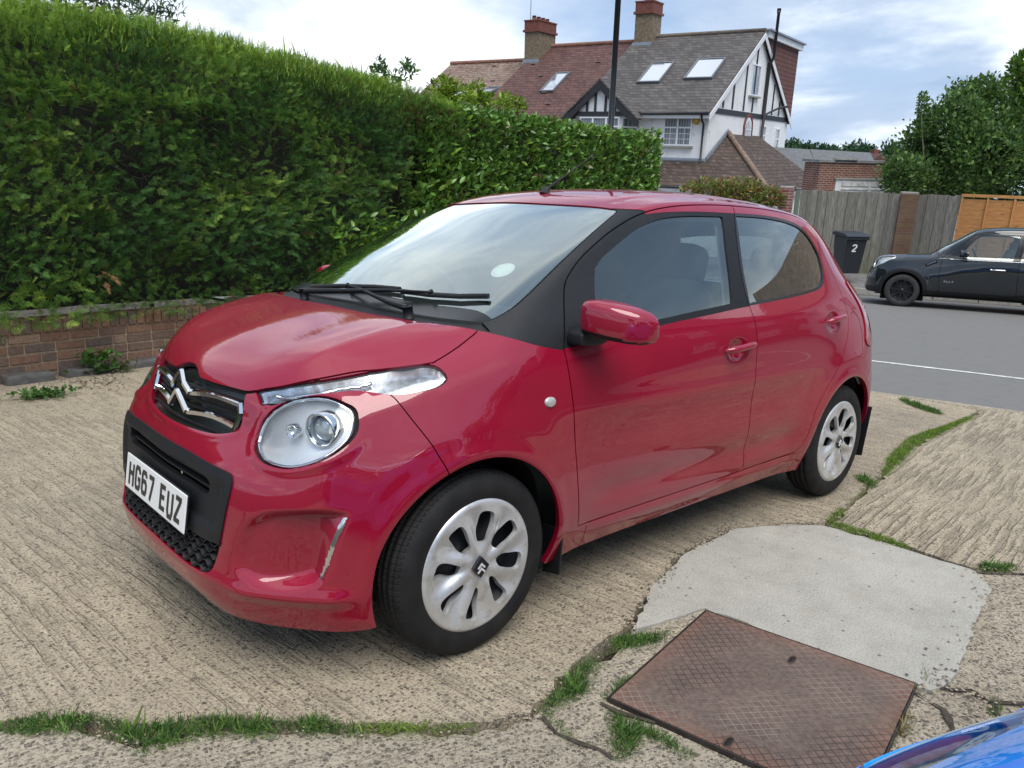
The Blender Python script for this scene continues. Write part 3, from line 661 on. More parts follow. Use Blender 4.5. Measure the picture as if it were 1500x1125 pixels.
# ---------------------------------------------------------------- the hatchback
def hatchback(name, label, body_mat, plate=None, interior=True):
    root = empty(name, label, 'car'); K = KSKIN; E = K.extract; P = body_mat
    E('body', [0], P, root, flange=.020)
    E('sill', [23], P, root, flange=.02, sel=lambda c: c[:, 1] > 0); E('sill', [23], P, root, flange=.02, sel=lambda c: c[:, 1] < 0)
    E('bonnet', [1], P, root); E('front_bumper', [2], P, root, flange=.02)
    E('tailgate', [19], P, root); E('rear_window', [21], M['rglass'], root, off=.003)
    ws_ = E('windscreen', [5], M['screen'], root, off=.004, flange=.006); E('glass_border', [31], M['plastic_gloss'], ws_, off=.0045, flange=0)
    E('scuttle', [6], M['plastic'], root, off=.012, flange=.02)
    E('panel_gap', [99], M['void'], root, off=.013, flange=0)
    E('fuel_flap', [22], P, root, off=.001)
    for s in (1, -1):
        sel = lambda c, s=s: c[:, 1]*s > 0
        E('pillar_trim', [7], M['plastic'], root, off=.002, sel=sel, flange=.02)
        for nm, lab, bl, gl, gm, hx, hz in (('front_door', 3, 8, 9, M['wglass'], -1.285, .843), ('rear_door', 4, 11, 10, M['rglass'], -2.125, .905)):
            d = E(nm, [lab], P, root, sel=sel)
            E('window_frame', [bl], M['plastic'] if lab == 3 else M['plastic_gloss'], d, off=.001, sel=sel)
            E('window', [gl], gm, d, off=.006, sel=sel, flange=.004)
            # handle: cup and bar
            p, n = K.surf(1, hx, hz, s)
            bar = MB(); bar.smooth = True; pts = []; rad = []
            qa, qn = K.surf(1, hx-.098, hz+.011, s); qb, _n = K.surf(1, hx+.098, hz-.003, s)
            for t in np.linspace(-1, 1, 15):
                q = qa.lerp(qb, (t+1)/2)+qn*.002; lift = .027*math.sqrt(max(0, 1-abs(t)**3.2))+.004
                pts.append(q + qn*lift); rad.append((.0135 if t < .3 else .0135+.002*(t-.3))*(1-abs(t)**8*.75))
            bar.tube(pts, rad, 14); bar.build('door_handle', P, d)
        # headlamp
        hl = E('headlamp', [12], M['lens'], root, off=.002, sel=sel, flange=0)
        dep = lambda U: .055*np.clip(-poly_sd(YZ(U), P_HL)/.045, 0, 1)**.55 + .004
        E('reflector', [12], M['silver'], hl, sel=sel, disp=dep, flange=.0)
        c = Vector((.405, .592*s, .722)); dr = Vector((.86, .34*s, -.05)).normalized()
        rot = Vector((0, 1, 0)).rotation_difference(dr).to_matrix()
        pr = MB(); pr.smooth = True
        pr.lathe([(.047, -.03), (.050, .012), (.046, .016), (.041, .010), (.036, -.004), (.034, -.012)], 40)
        pr.v = [tuple(rot @ Vector(v) + c) for v in pr.v]; pr.build('projector_ring', M['chrome'], hl, recalc=True)
        pl = MB(); pl.smooth = True
        pl.lathe([(.034*math.sin(a), -.012+.022*math.cos(a)) for a in np.linspace(math.pi/2, 0.02, 8)], 32); pl.v = [tuple(rot @ Vector(v) + c) for v in pl.v]
        pl.build('projector_lens', M['plen'], hl, recalc=True)
        c2 = Vector((.455, .515*s, .708)); pr = MB(); pr.smooth = True
        pr.lathe([(.018, -.02), (.020, .002), (.017, .004), (.012, -.008), (.003, -.014)], 32); pr.v = [tuple(rot @ Vector(v) + c2) for v in pr.v]; pr.build('side_reflector', M['chrome'], hl, recalc=True)
        # rim of the lamp
        ring = MB(); ring.smooth = True
        pts = []
        for (a, b) in P_HL[::2]:
            cx, cz = .552, .718; a2 = cx+(a-cx)*.955; b2 = cz+(b-cz)*.955
            q, qn = K.surf(0, a2*s, b2, 1); pts.append(q - qn*.006)
        pts.append(pts[0]); ring.tube(pts, .0045, 6, caps=False); ring.build('lamp_bezel', M['chrome'], hl)
        dl = E('daylight_lamp', [13], M['lens'], root, off=.002, sel=sel, flange=0)
        E('reflector', [13], M['silver2'], dl, sel=sel, disp=lambda U: .022*np.clip(-poly_sd(XZ(U), P_DRL)/.012, 0, 1)**.6+.003, flange=0)
        led = MB(); pts = []
        for t in np.linspace(0, 1, 22):
            x0 = .462-.20*t; zc = float(np.interp(x0, [.262, .37, .462], [.843, .826, .793])); ids_ = np.where(K.L >= 0)[0][:1]
            sid = (K.V[:, 1]*s > .33) & (K.V[:, 0] > .2); vv = K.V[sid]; j = np.argmin((vv[:, 0]-x0)**2+(vv[:, 2]-zc)**2); pts.append(Vector(vv[j]-K.N[sid][j]*.014))
        led.smooth = True; led.tube(pts, .0055, 8); led.build('light_strip', M['chrome'], dl)
        # rim round the daylight lamp
        E('fog_strip', [17], M['chrome'], root, off=-.002, sel=sel, flange=.01)
        E('tail_lamp', [20], M['redlens'], root, off=-.006, sel=sel, flange=.02)
        # indicator repeater
        p, n = K.surf(1, -.268, .750, s); ir = MB(); ir.smooth = True
        vs = []; nn = 24
        for rr, dp in ((1.0, .0), (.97, .004), (.80, .006), (.0, .008)):
            for t in np.linspace(0, 2*math.pi, nn+1)[:-1]:
                q, qn = K.surf(1, -.268+.023*rr*math.cos(t), .750+.016*rr*math.sin(t), s); vs.append(tuple(q+qn*dp))
        ir.add(vs, [(a*nn+k, a*nn+(k+1) % nn, (a+1)*nn+(k+1) % nn, (a+1)*nn+k) for a in range(3) for k in range(nn)])
        ir.build('side_indicator', M['amber'], root, recalc=True)
        # mirror
        mir = mirror_shell(s, P); mir.parent = root
        # mud flaps
        f = MB(); f.prism([(.69*s, .130), (.765*s, .145), (.772*s, .30), (.68*s, .30)], -.372, -.364, 0); f.build('mud_flap', M['plastic'], root, bevel=.002)
        f = MB(); f.prism([(.655*s, .135), (.765*s, .15), (.785*s, .42), (.66*s, .42)], -2.34-.350, -2.34-.342, 0); f.build('mud_flap', M['plastic'], root, bevel=.002)
        for cx, inn in ((0, 0), (-2.34, 0)):
            li = MB(); li.smooth = True; vs = []
            for yo in (1, 0):
                for a in np.linspace(-.22, math.pi+.22, 40): yy = s*((.655+.105*max(0, math.sin(a))) if yo else .45); vs.append((cx+.342*math.cos(a), yy, .2875+.342*math.sin(a)))
            li.add(vs, [(i, i+1, 41+i, 40+i) for i in range(39)])
            li.add([(cx-.36, .45*s, -.0+.12), (cx+.36, .45*s, .12), (cx+.36, .45*s, .66), (cx-.36, .45*s, .66)], [(0, 1, 2, 3)])
            li.build('wheel_arch_liner', M['void'], root)
            wheel(root, (cx, .7035*s, .2865), s, M)
    # front face
    E('grille', [14], M['plastic_gloss'], root, off=.022, flange=0)
    E('number_plate_panel', [15], M['plastic'], root, off=-.005, flange=.022)
    E('vent', [18], M['void'], root, off=.025, flange=0)
    E('lower_grille', [16], M['void'], root, off=.035, flange=0)
    def fs(y, z, off): q, n = K.surf(0, y, z, 1); return q + n*off
    sl = MB()
    for z in (.527, .547): sl.ribbon([fs(y, z, -.020) for y in np.linspace(-.325, .325, 27)], .010, .014, (1, 0, 0))
    sl.build('vent_slats', M['plastic'], root)
    hn = MB(); hn.smooth = False
    for j in range(5):
        z0 = .303+.0195*j; pts = []; half = .385 + .006*j
        k = 0
        for y in np.arange(-half, half, .014):
            ph = (k+(2 if j % 2 else 0)) % 4; dz = (-.0055, -.0055, .0055, .0055)[ph]; pts.append(fs(y, z0+dz, -.016)); k += 1
        hn.ribbon(pts, .006, .014, (1, 0, 0))
    for j in range(4):
        for i in range(-13, 14):
            y = i*.028+(.014 if j % 2 else 0)
            if abs(y) > .375: continue
            hn.ribbon([fs(y, .308+.0195*j, -.016), fs(y, .316+.0195*j, -.016)], .005, .010, (1, 0, 0))
    hn.build('honeycomb_mesh', M['plastic'], root)
    ch = MB(); ch.smooth = False
    for s in (1, -1):
        for z1, z2, z3 in ((.793, .742, .752), (.738, .687, .690)):
            ch.ribbon([fs(0, z1, .010), fs(.035*s, z1-.027, .006), fs(.070*s, z2, .0)], .019, .010, (1, 0, 0))
            ch.ribbon([fs(.062*s, z2+.002, -.004)] + [fs(y*s, z2+(z3-z2)*(y-.07)/.26+.010*math.sin((y-.07)/.26*math.pi), -.006) for y in np.linspace(.075, .325, 14)], [.019]*8+[.016]*7, .009, (1, 0, 0))
        ch.ribbon([fs(.325*s, .757, -.006), fs(.334*s, .730, -.006), fs(.325*s, .684, -.006)], .017, .009, (1, 0, 0))
    ch.build('chrome_chevrons', M['chrome'], root)
    gb = MB()
    for z in (.668, .705, .722, .762): gb.ribbon([fs(y, z, -.021) for y in np.linspace(-.32, .32, 25)], .008, .008, (1, 0, 0))
    gb.build('grille_bars', M['plastic'], root)
    if plate:
        tl = .13
        def pp(u, v, h): return (.6535 + h - v*tl*1.0, u, .4345 + v)
        nb = MB(); nb.prism([(-.26, -.0555), (.26, -.0555), (.26, .0555), (-.26, .0555)], 0, .004, 0)
        nb.v = [pp(v[1], v[2], v[0]) for v in nb.v]; pl = nb.build('number_plate', M['white'], root, bevel=.0015)
        tx = letters(plate, lambda u, v, h: pp(u, v, .0042+h)); tx.build('plate_lettering', M['ink'], pl, recalc=True)
        for sg in (-1,):
            hb = MB(); hb.prism([(-.262, -.0625), (.262, -.0625), (.262, .058), (-.262, .058)], -.004, -.0002, 0); hb.v = [pp(v[1], v[2], v[0]) for v in hb.v]; hb.build('plate_holder', M['plastic'], pl)
    # wipers
    def ws(x, y, off): q, n = K.surf(2, x, y, 1); return q + n*off
    for pts, arm in (([(-.082, -.36), (-.095, -.15), (-.112, .05), (-.125, .18)], [(-.030, .36), (-.040, .24), (-.075, .02), (-.092, -.10)]), ([(-.118, .20), (-.135, .33), (-.165, .45), (-.205, .55)], [(-.016, -.30), (-.050, -.05), (-.095, .16), (-.140, .34)])):
        wp = MB(); wp.smooth = True
        wp.tube([ws(x, y, .010) for x, y in pts], .0085, 8)
        wo = wp.build('wiper', M['rubber'], root)
        am = MB(); am.smooth = True; n = len(arm); am.tube([ws(x, y, .010+.016*math.sin(math.pi*(.25+.6*i/(n-1)))) for i, (x, y) in enumerate(arm)], [.012, .009, .006, .0045], 8)
        am.tube([ws(arm[0][0], arm[0][1], -.01), ws(arm[0][0], arm[0][1], .03)], .017, 12)
        x, y = arm[-1]; am.tube([ws(x, y, .010), ws(x, y, .024)], .009, 8)
        am.build('wiper_arm', M['plastic'], wo)
    # aerial
    b, n = K.surf(2, -.93, .045, 1); ae = MB(); ae.smooth = True
    ae.tube([b-Vector((0, 0, .004)), b+Vector((-.004, 0, .012)), b+Vector((-.022, .0, .024))], [.024, .018, .008], 12)
    tip = Vector((-1.205, .06, 1.588)); bb = b+Vector((-.015, .0, .020)); ae.tube([bb, bb.lerp(tip, .25), bb.lerp(tip, .26), tip], [.007, .006, .0042, .0032], 8)
    ae.build('aerial', M['rubber'], root)
    # underbody
    ub = MB(); ub.prism([(.50, -.50), (.50, .50), (.36, .62), (-2.60, .62), (-2.66, .50), (-2.66, -.50), (-2.60, -.62), (.36, -.62)], .19, .24); ub.build('underbody', M['void'], root)
    E('cabin_lining', [0, 3, 4, 7, 8, 11, 19], [M['trimlight']], root, off=.045, flange=0, sel=lambda c: (c[:, 2] > .55) & (c[:, 0] < -.05), flip=True)
    # dashboard, wheel, seats
    db = MB(); db.smooth = True; rows = []
    prof = [(-.12, .90), (-.16, .955), (-.30, .985), (-.46, .990), (-.54, .965), (-.57, .88), (-.50, .74), (-.45, .45)]
    vs = [(x - .05*(abs(y)/.62)**2, y, z + (.035*math.exp(-((y+.36)/.17)**2) if .93 < z and x < -.3 else 0)) for y in np.linspace(-.66, .66, 25) for x, z in prof]; n = len(prof)
    db.add(vs, [(i*n+j, i*n+j+1, (i+1)*n+j+1, (i+1)*n+j) for i in range(24) for j in range(n-1)]); db.build('dashboard', M['trimdark'], root, recalc=True)
    sw = MB(); sw.smooth = True; c = Vector((-.70, -.36, .93)); ax = Vector((-.90, 0, .42)).normalized(); a1 = Vector((0, 1, 0)); a2 = ax.cross(a1)
    sw.tube([c + (a1*math.cos(t)+a2*math.sin(t))*.180 for t in np.linspace(0, 2*math.pi, 41)], .015, 10, caps=False)
    for t in (0.1, math.pi-.1, -math.pi/2): sw.tube([c-ax*.02, c + (a1*math.cos(t)+a2*math.sin(t))*.178], [.035, .014], 8)
    sw.tube([c-ax*.24, c-ax*.01], [.03, .05], 12); sw.build('steering_wheel', M['trimdark'], root)
    for sx in (-.36, .36):
        for xs, nm in ((-1.05, 'front_seat'), (-1.85, 'rear_seat')):
            st = MB(); st.smooth = True
            def blob(c, d, tilt=0, e=3.5):
                vs = []; nu, nv = 14, 10
                for i in range(nv+1):
                    ph = -math.pi/2+math.pi*i/nv
                    for j in range(nu):
                        th = 2*math.pi*j/nu; f = lambda v: math.copysign(abs(v)**(2/e), v)
                        p = Vector((f(math.cos(ph))*f(math.cos(th))*d[0]/2, f(math.cos(ph))*f(math.sin(th))*d[1]/2, f(math.sin(ph))*d[2]/2))
                        p.rotate(Matrix.Rotation(tilt, 3, 'Y')); vs.append((p.x+c[0], p.y+c[1], p.z+c[2]))
                st.add(vs, [(i*nu+j, i*nu+(j+1) % nu, (i+1)*nu+(j+1) % nu, (i+1)*nu+j) for i in range(nv) for j in range(nu)])
            blob((xs, sx, .50), (.52, .48, .18)); blob((xs-.32, sx, .78), (.16, .46, .62), -.28); blob((xs-.43, sx, 1.135), (.11, .25, .19), -.2)
            st.build(nm, M['seat'], root)
    # sticker in the windscreen and rear view mirror
    dk = MB(); vs = []; c0, cn = K.surf(2, -.34, .455, 1)
    for t in np.linspace(0, 2*math.pi, 29)[:-1]:
        q, n = K.surf(2, -.340+.040*math.cos(t), .455+.040*math.sin(t), 1); vs.append(tuple(q-n*.008))
    dk.add(vs, [tuple(range(28))]); dk.build('windscreen_disc', M['disc_label'], root)
    rv = MB(); rv.box((-.74, -.03, 1.29), (.03, .22, .06)); rv.build('interior_mirror', M['plastic'], root, bevel=.012)
    return root
def mirror_shell(s, P):
    """door mirror: painted cap over a black foot"""
    m = MB(); m.smooth = True
    # section along y from the door side (0) to the tip (1): centre x,z, half depth, half height
    secs = [(.775, -.425, 1.008, .012, .020), (.779, -.425, 1.008, .044, .046), (.795, -.428, 1.008, .060, .054), (.83, -.438, 1.006, .067, .058), (.88, -.456, .999, .070, .058), (.925, -.476, .991, .066, .055), (.955, -.492, .985, .056, .049), (.972, -.504, .981, .040, .038), (.980, -.512, .979, .018, .020)]
    vs = []; n = 28
    for y, cx, cz, dx, dz in secs:
        for k in range(n):
            a = 2*math.pi*k/n; ca, sa = math.cos(a), math.sin(a); e = .50
            X = math.copysign(abs(ca)**e, ca)*dx; Z = math.copysign(abs(sa)**e, sa)*dz
            if X < 0: X *= .45
            vs.append((cx+X, y*s, cz+Z))
    fs = [(i*n+k, i*n+(k+1) % n, (i+1)*n+(k+1) % n, (i+1)*n+k) for i in range(len(secs)-1) for k in range(n)]+[tuple(range(n)), tuple(range((len(secs)-1)*n, len(secs)*n))]
    m.add(vs, fs)
    # black lower part: faces whose centre lies low
    me = m.v; up = MB(); up.smooth = True; lo = MB(); lo.smooth = True
    up.v = m.v; lo.v = [((v[0]-.0)*1, v[1], v[2]) for v in m.v]
    for f in m.f:
        c = sum((Vector(m.v[i]) for i in f), Vector())/len(f); lowz = np.interp(abs(c.y), [.775, .98], [.972, .944])
        (lo if c.z < lowz or (len(f) > 4 and abs(c.y) < .85) else up).f.append(f)
    for q in (up, lo): q.mi = [0]*len(q.f); q.sm = [True]*len(q.f)
    root = up.build('door_mirror', P, None, recalc=True)
    ft = lo.build('mirror_base', M['plastic'], root, recalc=True)
    a = MB(); a.smooth = True
    a.prism([(-.372, .918), (-.372, .955), (-.44, .985), (-.50, .975), (-.52, .93), (-.47, .915)], .735*s, .80*s, 1); a.build('mirror_foot', M['plastic'], root, bevel=.008)
    return root
M['plen'] = simple('projector_glass', (.55, .58, .60), .05, .6, coat=1)
KSKIN = car_skin()
red_car = hatchback('hatchback_car', 'red five-door hatchback with silver wheel covers parked on the concrete drive', M['red'], 'HG67 EUZ')
# ---------------------------------------------------------------- ground
def uv_off(): pass
def concrete(name, groove_dir, warm, groove=.5, gscale=28., seed=0., fine=1.0, warpamt=.05):
    k = NM(name); P = k.co(loc=(seed, seed*.7, 0)); X, Y, Z = k.sep(k.co())
    big = k.noise(.9, 5, .6, P); mid = k.noise(9, 4, .6, P); sm = k.noise(110, 4, .7, P)
    st = k.vor(95, P, 'F1', 'Distance'); stc = k.vor(95, P, 'F1', 'Color'); st2 = k.vor(46, P, 'F1', 'Distance'); st2c = k.vor(46, P, 'F1', 'Color')
    a, b = groove_dir
    warp = k.math('MULTIPLY', k.math('SUBTRACT', k.noise(1.0, 2, .5, P), .5), warpamt)
    t = k.math('ADD', k.math('ADD', k.math('MULTIPLY', X, a), k.math('MULTIPLY', Y, b)), warp)
    gv = k.comb(k.math('MULTIPLY', t, gscale), k.math('MULTIPLY', k.math('ADD', k.math('MULTIPLY', X, -b*2.2), k.math('MULTIPLY', Y, a*2.2)), 1.0), 0)
    gr = k.noise(1.0, 3, .6, gv)
    gm = k.ramp(k.noise(.8, 2, .5, P), [(.30, .15), (.52, 1.)])
    gmask = k.math('MULTIPLY', k.ramp(gr, [(.40, 1.), (.52, 0.)]), k.math('MULTIPLY', gm, groove))
    base = k.ramp(mid, [(.25, tuple(v*.80 for v in warm)), (.55, warm), (.8, tuple(min(1, v*1.16) for v in warm))])
    base = k.mix(k.ramp(big, [(.3, .6), (.65, 0.)]), base, tuple(v*.66 for v in warm), 'MIX')
    s1, s2, s3 = k.sep(stc); d1, d2, d3 = k.sep(st2c)
    peb = k.ramp(s1, [(0, (.05, .048, .045)), (.42, (.10, .085, .07)), (.55, (.23, .19, .145)), (.8, (.50, .44, .36)), (1, (.20, .11, .07))])
    rad = k.math('ADD', k.math('MULTIPLY', s2, .50), .08)
    pm = k.ramp(k.math('SUBTRACT', rad, st), [(.0, 0.), (.10, 1.)])
    show = k.ramp(s3, [(.40, 0.), (.46, 1.)])
    col = k.mix(k.math('MULTIPLY', k.math('MULTIPLY', pm, show), .85*fine), base, peb)
    peb2 = k.ramp(d1, [(0, (.06, .055, .05)), (.5, (.17, .14, .11)), (1, (.42, .36, .28))])
    pm2 = k.math('MULTIPLY', k.ramp(k.math('SUBTRACT', k.math('MULTIPLY', d2, .42), st2), [(0, 0.), (.06, 1.)]), k.ramp(d3, [(.55, 0.), (.6, 1.)]))
    col = k.mix(k.math('MULTIPLY', pm2, .7*fine), col, peb2)
    pit = k.ramp(sm, [(.40, 1.), (.51, 0.)])
    col = k.mix(k.math('MULTIPLY', pit, .72), col, tuple(v*.30 for v in warm))
    col = k.mix(k.math('MINIMUM', k.math('MULTIPLY', k.math('MULTIPLY', gmask, k.ramp(sm, [(.35, 1.), (.62, .45)])), .62), .8), col, tuple(v*.40 for v in warm))
    stain = k.ramp(k.noise(.55, 4, .6, P, .4), [(.52, 0.), (.70, .35)])
    col = k.mix(stain, col, (.13, .12, .105))
    k.set('Base Color', col).set('Roughness', .9).set('Specular IOR Level', .25)
    h = k.math('ADD', k.math('MULTIPLY', k.math('ADD', pm, pm2), .35), k.math('ADD', k.math('MULTIPLY', sm, .8), k.math('MULTIPLY', gmask, -.9)))
    k.bump(h, 1., .011); return k.m
M['conc_car'] = concrete('brushed_concrete_under_car', (1, .10), (.53, .445, .325), .85, 30, 0.)
M['conc_right'] = concrete('ribbed_concrete', (-.10, 1), (.53, .45, .33), 1.25, 33, 3.7)
M['conc_front'] = concrete('worn_concrete', (.3, 1), (.50, .435, .33), .5, 22, 9.1)
def patch_mat():
    k = NM('pale_concrete_patch'); P = k.co()
    n = k.noise(2.6, 6, .72); s = k.noise(150, 4, .7); v = k.vor(34, None); vc = k.vor(34, None, 'F1', 'Color'); a, b, c = k.sep(vc)
    col = k.ramp(n, [(.28, (.27, .26, .225)), (.5, (.36, .348, .305)), (.75, (.44, .425, .375))])
    hole = k.math('MULTIPLY', k.ramp(k.math('SUBTRACT', k.math('MULTIPLY', a, .26), v), [(0, 0.), (.05, 1.)]), k.ramp(b, [(.72, 0.), (.75, 1.)]))
    col = k.mix(k.math('MULTIPLY', hole, .8), col, (.07, .065, .06)); col = k.mix(k.ramp(s, [(.36, .55), (.49, 0.)]), col, (.17, .155, .13)); col = k.mix(k.ramp(s, [(.55, 0.), (.66, .4)]), col, (.55, .53, .48))
    col = k.mix(k.ramp(k.noise(5, 4, .7), [(.58, 0.), (.75, .5)]), col, (.30, .26, .21))
    k.set('Base Color', col).set('Roughness', .92); k.bump(k.math('SUBTRACT', s, k.math('MULTIPLY', hole, 1.5)), .5, .004); return k.m
M['patch'] = patch_mat()
def asphalt():
    k = NM('asphalt'); n = k.noise(260, 3, .7); b = k.noise(.5, 5, .6); m = k.noise(6, 4, .6)
    c = k.ramp(n, [(.3, (.090, .087, .083)), (.55, (.165, .160, .153)), (.75, (.29, .28, .265))])
    c = k.mix(k.ramp(b, [(.35, 0.), (.7, .55)]), c, (.155, .155, .155)); c = k.mix(k.ramp(m, [(.5, 0.), (.8, .3)]), c, (.07, .07, .072))
    k.set('Base Color', c).set('Roughness', .85); k.bump(n, .5, .004); return k.m
M['asphalt'] = asphalt()
M['paving'] = simple('pavement_tarmac', (.15, .145, .14), .9, nscale=8, namt=.35, bump=.4, bscale=200)
M['soil'] = simple('crack_soil', (.055, .042, .030), .95, nscale=60, namt=.5, bump=.8, bscale=120)
M['linepaint'] = simple('worn_road_paint', (.60, .60, .57), .8, nscale=18, namt=.35)
M['kerb'] = simple('kerb_concrete', (.32, .31, .28), .9, nscale=12, namt=.3, bump=.4)
def rough_edge(pts, n=6, amp=.012, seed=1):
    r = random.Random(seed); out = []
    for i in range(len(pts)):
        a, b = Vector(pts[i]+(0,)), Vector(pts[(i+1) % len(pts)]+(0,)); m = max(2, int((b-a).length/.035)) if (b-a).length < 4 else 2
        nr = Vector((-(b-a).y, (b-a).x, 0)).normalized()
        for k in range(m):
            q = a.lerp(b, k/m) + nr*(r.gauss(0, amp) if k else 0); out.append((q.x, q.y))
    return out
def sheet(name, poly, z, mat, kind='structure', thick=0):
    """flat polygon, triangulated through bmesh so that a concave outline is safe"""
    import bmesh
    bm = bmesh.new(); vs = [bm.verts.new((x, y, z)) for x, y in poly]; f = bm.faces.new(vs)
    bmesh.ops.recalc_face_normals(bm, faces=[f])
    if f.normal.z < 0: f.normal_flip()
    if thick:
        r = bmesh.ops.extrude_face_region(bm, geom=[f]); vv = [g for g in r['geom'] if isinstance(g, bmesh.types.BMVert)]
        bmesh.ops.translate(bm, verts=vv, vec=(0, 0, -thick)); bmesh.ops.recalc_face_normals(bm, faces=bm.faces)
    bmesh.ops.triangulate(bm, faces=[f for f in bm.faces if len(f.verts) > 4])
    me = bpy.data.meshes.new(name); bm.to_mesh(me); bm.free()
    o = link(name, me, None, mat); o['kind'] = kind; return o
# base ground: one big sheet
sheet('ground', [(-900, -900), (400, -900), (400, 400), (-900, 400)], -.075, M['soil'])
CR1 = [(2.6, -.15), (1.142, .296), (1.063, .344), (.995, .382), (.945, .47), (.898, .570), (.813, .575), (.75, .60), (.62, .712), (.491, .829), (.239, 1.046), (.084, 1.100), (-.105, 1.050), (-.276, 1.012), (-.48, .985)]
CR2 = [(-1.128, .736), (-1.541, .712), (-1.80, .84), (-1.91, .925), (-2.12, .944), (-2.50, .86), (-2.872, .809), (-3.476, .690), (-4.221, .628), (-5.103, .585), (-5.36, .56)]
EDGE = [(-4.3, -5.6), (-5.0, -1.8), (-5.282, -.237), (-5.429, .309), (-5.562, .808), (-6.3, 3.4), (-6.9, 6.0)]
def crack_offset(pts, d):
    out = []
    for i, p in enumerate(pts):
        a = Vector(pts[max(i-1, 0)]); b = Vector(pts[min(i+1, len(pts)-1)]); t = (b-a).normalized(); out.append((p[0]-t.y*d, p[1]+t.x*d))
    return out
def jag(pts, seed, amp=.010):
    r = random.Random(seed); out = []
    for i in range(len(pts)-1):
        a, b = Vector(pts[i]), Vector(pts[i+1]); m = max(1, int((b-a).length/.04))
        nr = Vector((-(b-a).y, (b-a).x)).normalized()
        for k in range(m): q = a.lerp(b, k/m) + nr*(r.gauss(0, amp)); out.append((q.x, q.y))
    return out + [pts[-1]]
W1, W2 = .022, .012
# slab under the car (its edges follow the cracks), slab to the right, slab nearest the camera
carpoly = [(2.6, -3.3), (2.6, -.19)] + jag(crack_offset(CR1, W1)[1:], 3) + jag([(-.48, .96), (-.9, .82), (-1.128, .725)], 4) + jag(crack_offset(CR2, W2)[1:], 5) + [(-5.282, -.237), (-5.0, -1.8), (-4.3, -5.75), (-1.5, -4.62), (.5, -4.08), (.5, -3.42), (2.6, -3.3)][:-1]
drive = sheet('driveway', carpoly, 0, M['conc_car'], thick=.07)
CR3 = [(-1.915, .925), (-1.964, 1.296), (-1.974, 1.531), (-2.06, 1.70), (-2.15, 2.2), (-2.2, 5.5)]
rightpoly = jag(crack_offset(CR2, -W2)[4:], 8) + [(-5.42, .58), (-5.562, .808), (-6.3, 3.4), (-6.75, 5.5), (-2.22, 5.5)] + jag([(a-.012, b) for a, b in CR3[::-1]], 9)[1:-1]
sheet('driveway_side_slab', rightpoly, 0, M['conc_right'], thick=.07)
frontpoly = jag(crack_offset(CR1, -W1), 12)[:-6] + [(-.30, 1.06), (-.42, 1.02), (-1.0, 1.0), (-2.17, 1.6), (-2.17, 5.5), (2.6, 5.5)]
sheet('driveway_front_slab', frontpoly, -.003, M['conc_front'], thick=.07)
PATCH = [(-.48, .994), (-.80, .84), (-1.128, .746), (-1.541, .727), (-1.794, .857), (-1.895, .94), (-1.93, 1.20), (-1.925, 1.40), (-1.93, 1.56), (-1.80, 1.66), (-1.50, 1.70), (-1.293, 1.74), (-1.0, 1.78), (-.90, 1.76), (-.885, 1.70), (-.80, 1.06), (-.70, 1.045)]
sheet('driveway_patch', rough_edge(PATCH, amp=.004, seed=5), .006, M['patch'], thick=.02)
RU = Vector((.25, -.97)).normalized(); RN = Vector((-RU.y, RU.x))     # road direction, and the way across it
roadp = [(EDGE[0][0]+20*RU.x, EDGE[0][1]+20*RU.y-3)] + EDGE + [(-14, 34), (-26, 34)] + [(-17.75-.30*30, -5.2+.954*30), (-17.75, -5.2), (-17.75+.30*40, -5.2-.954*40)]
sheet('road', roadp, -.030, M['asphalt'])
for i in range(len(EDGE)-1):      # low kerb lip where the drive meets the road
    pass
k = MB(); e2 = [Vector(e+(0,)) for e in EDGE]
k.ribbon([e+Vector((-.05, -.01, -.03)) for e in e2], .10, .026, (0, 0, 1)); o = k.build('kerb_edge', M['conc_front']); o['kind'] = 'structure'
def strip(name, a, b, w, z, mat, jagw=0):
    a, b = Vector(a), Vector(b); n = Vector((-(b-a).y, (b-a).x)).normalized()*w/2
    pts = jag([tuple(a+n), tuple(b+n)], 3, jagw) + jag([tuple(b-n), tuple(a-n)], 4, jagw); return sheet(name, pts, z, mat)
strip('road_marking', (-7.24+.24*9, -1.06-.97*9), (-7.48-.25*9, .32+.97*9), .075, -.026, M['linepaint'], .004)
# far kerb and pavement
strip('gutter_dirt', (-17.55-.3*30, -5.1+.954*30), (-17.55+.3*38, -5.1-.954*38), .35, -.027, simple('gutter_dirt', (.085, .078, .065), .95, nscale=5, namt=.5), .03)
KU = Vector((.30, -.954, 0)); K0 = Vector((-17.75, -5.2, 0)); KN = Vector((-.954, -.30, 0))
k = MB(); 
for t in np.arange(-30, 40, .92): 
    c = K0 + KU*t + KN*.075 + Vector((0, 0, .03)); k.box(tuple(c), (.15, .905, .16), Matrix.Rotation(math.atan2(KU.y, KU.x)-math.pi/2, 3, 'Z'))
o = k.build('far_kerb', M['kerb'], bevel=.012); o['kind'] = 'structure'
me = MB(); A = K0 - KU*32 + KN*.15; B = K0 + KU*42 + KN*.15
me.add([A+Vector((0, 0, .105)), B+Vector((0, 0, .105)), B+KN*1.9+Vector((0, 0, .36)), A+KN*1.9+Vector((0, 0, .36)), B+KN*30+Vector((0, 0, .40)), A+KN*30+Vector((0, 0, .40))], [(0, 1, 2, 3), (3, 2, 4, 5)])
o = me.build('pavement', M['paving'], recalc=True); o['kind'] = 'structure'
def crack(name, px, w, seed, z=.0045):
    L = [gpt(*q) for q in px]; a = jag(crack_offset(L, w), seed, w*.5); b = jag(crack_offset(L, -w), seed+1, w*.5); return sheet(name, a+b[::-1], z, M['soil'])
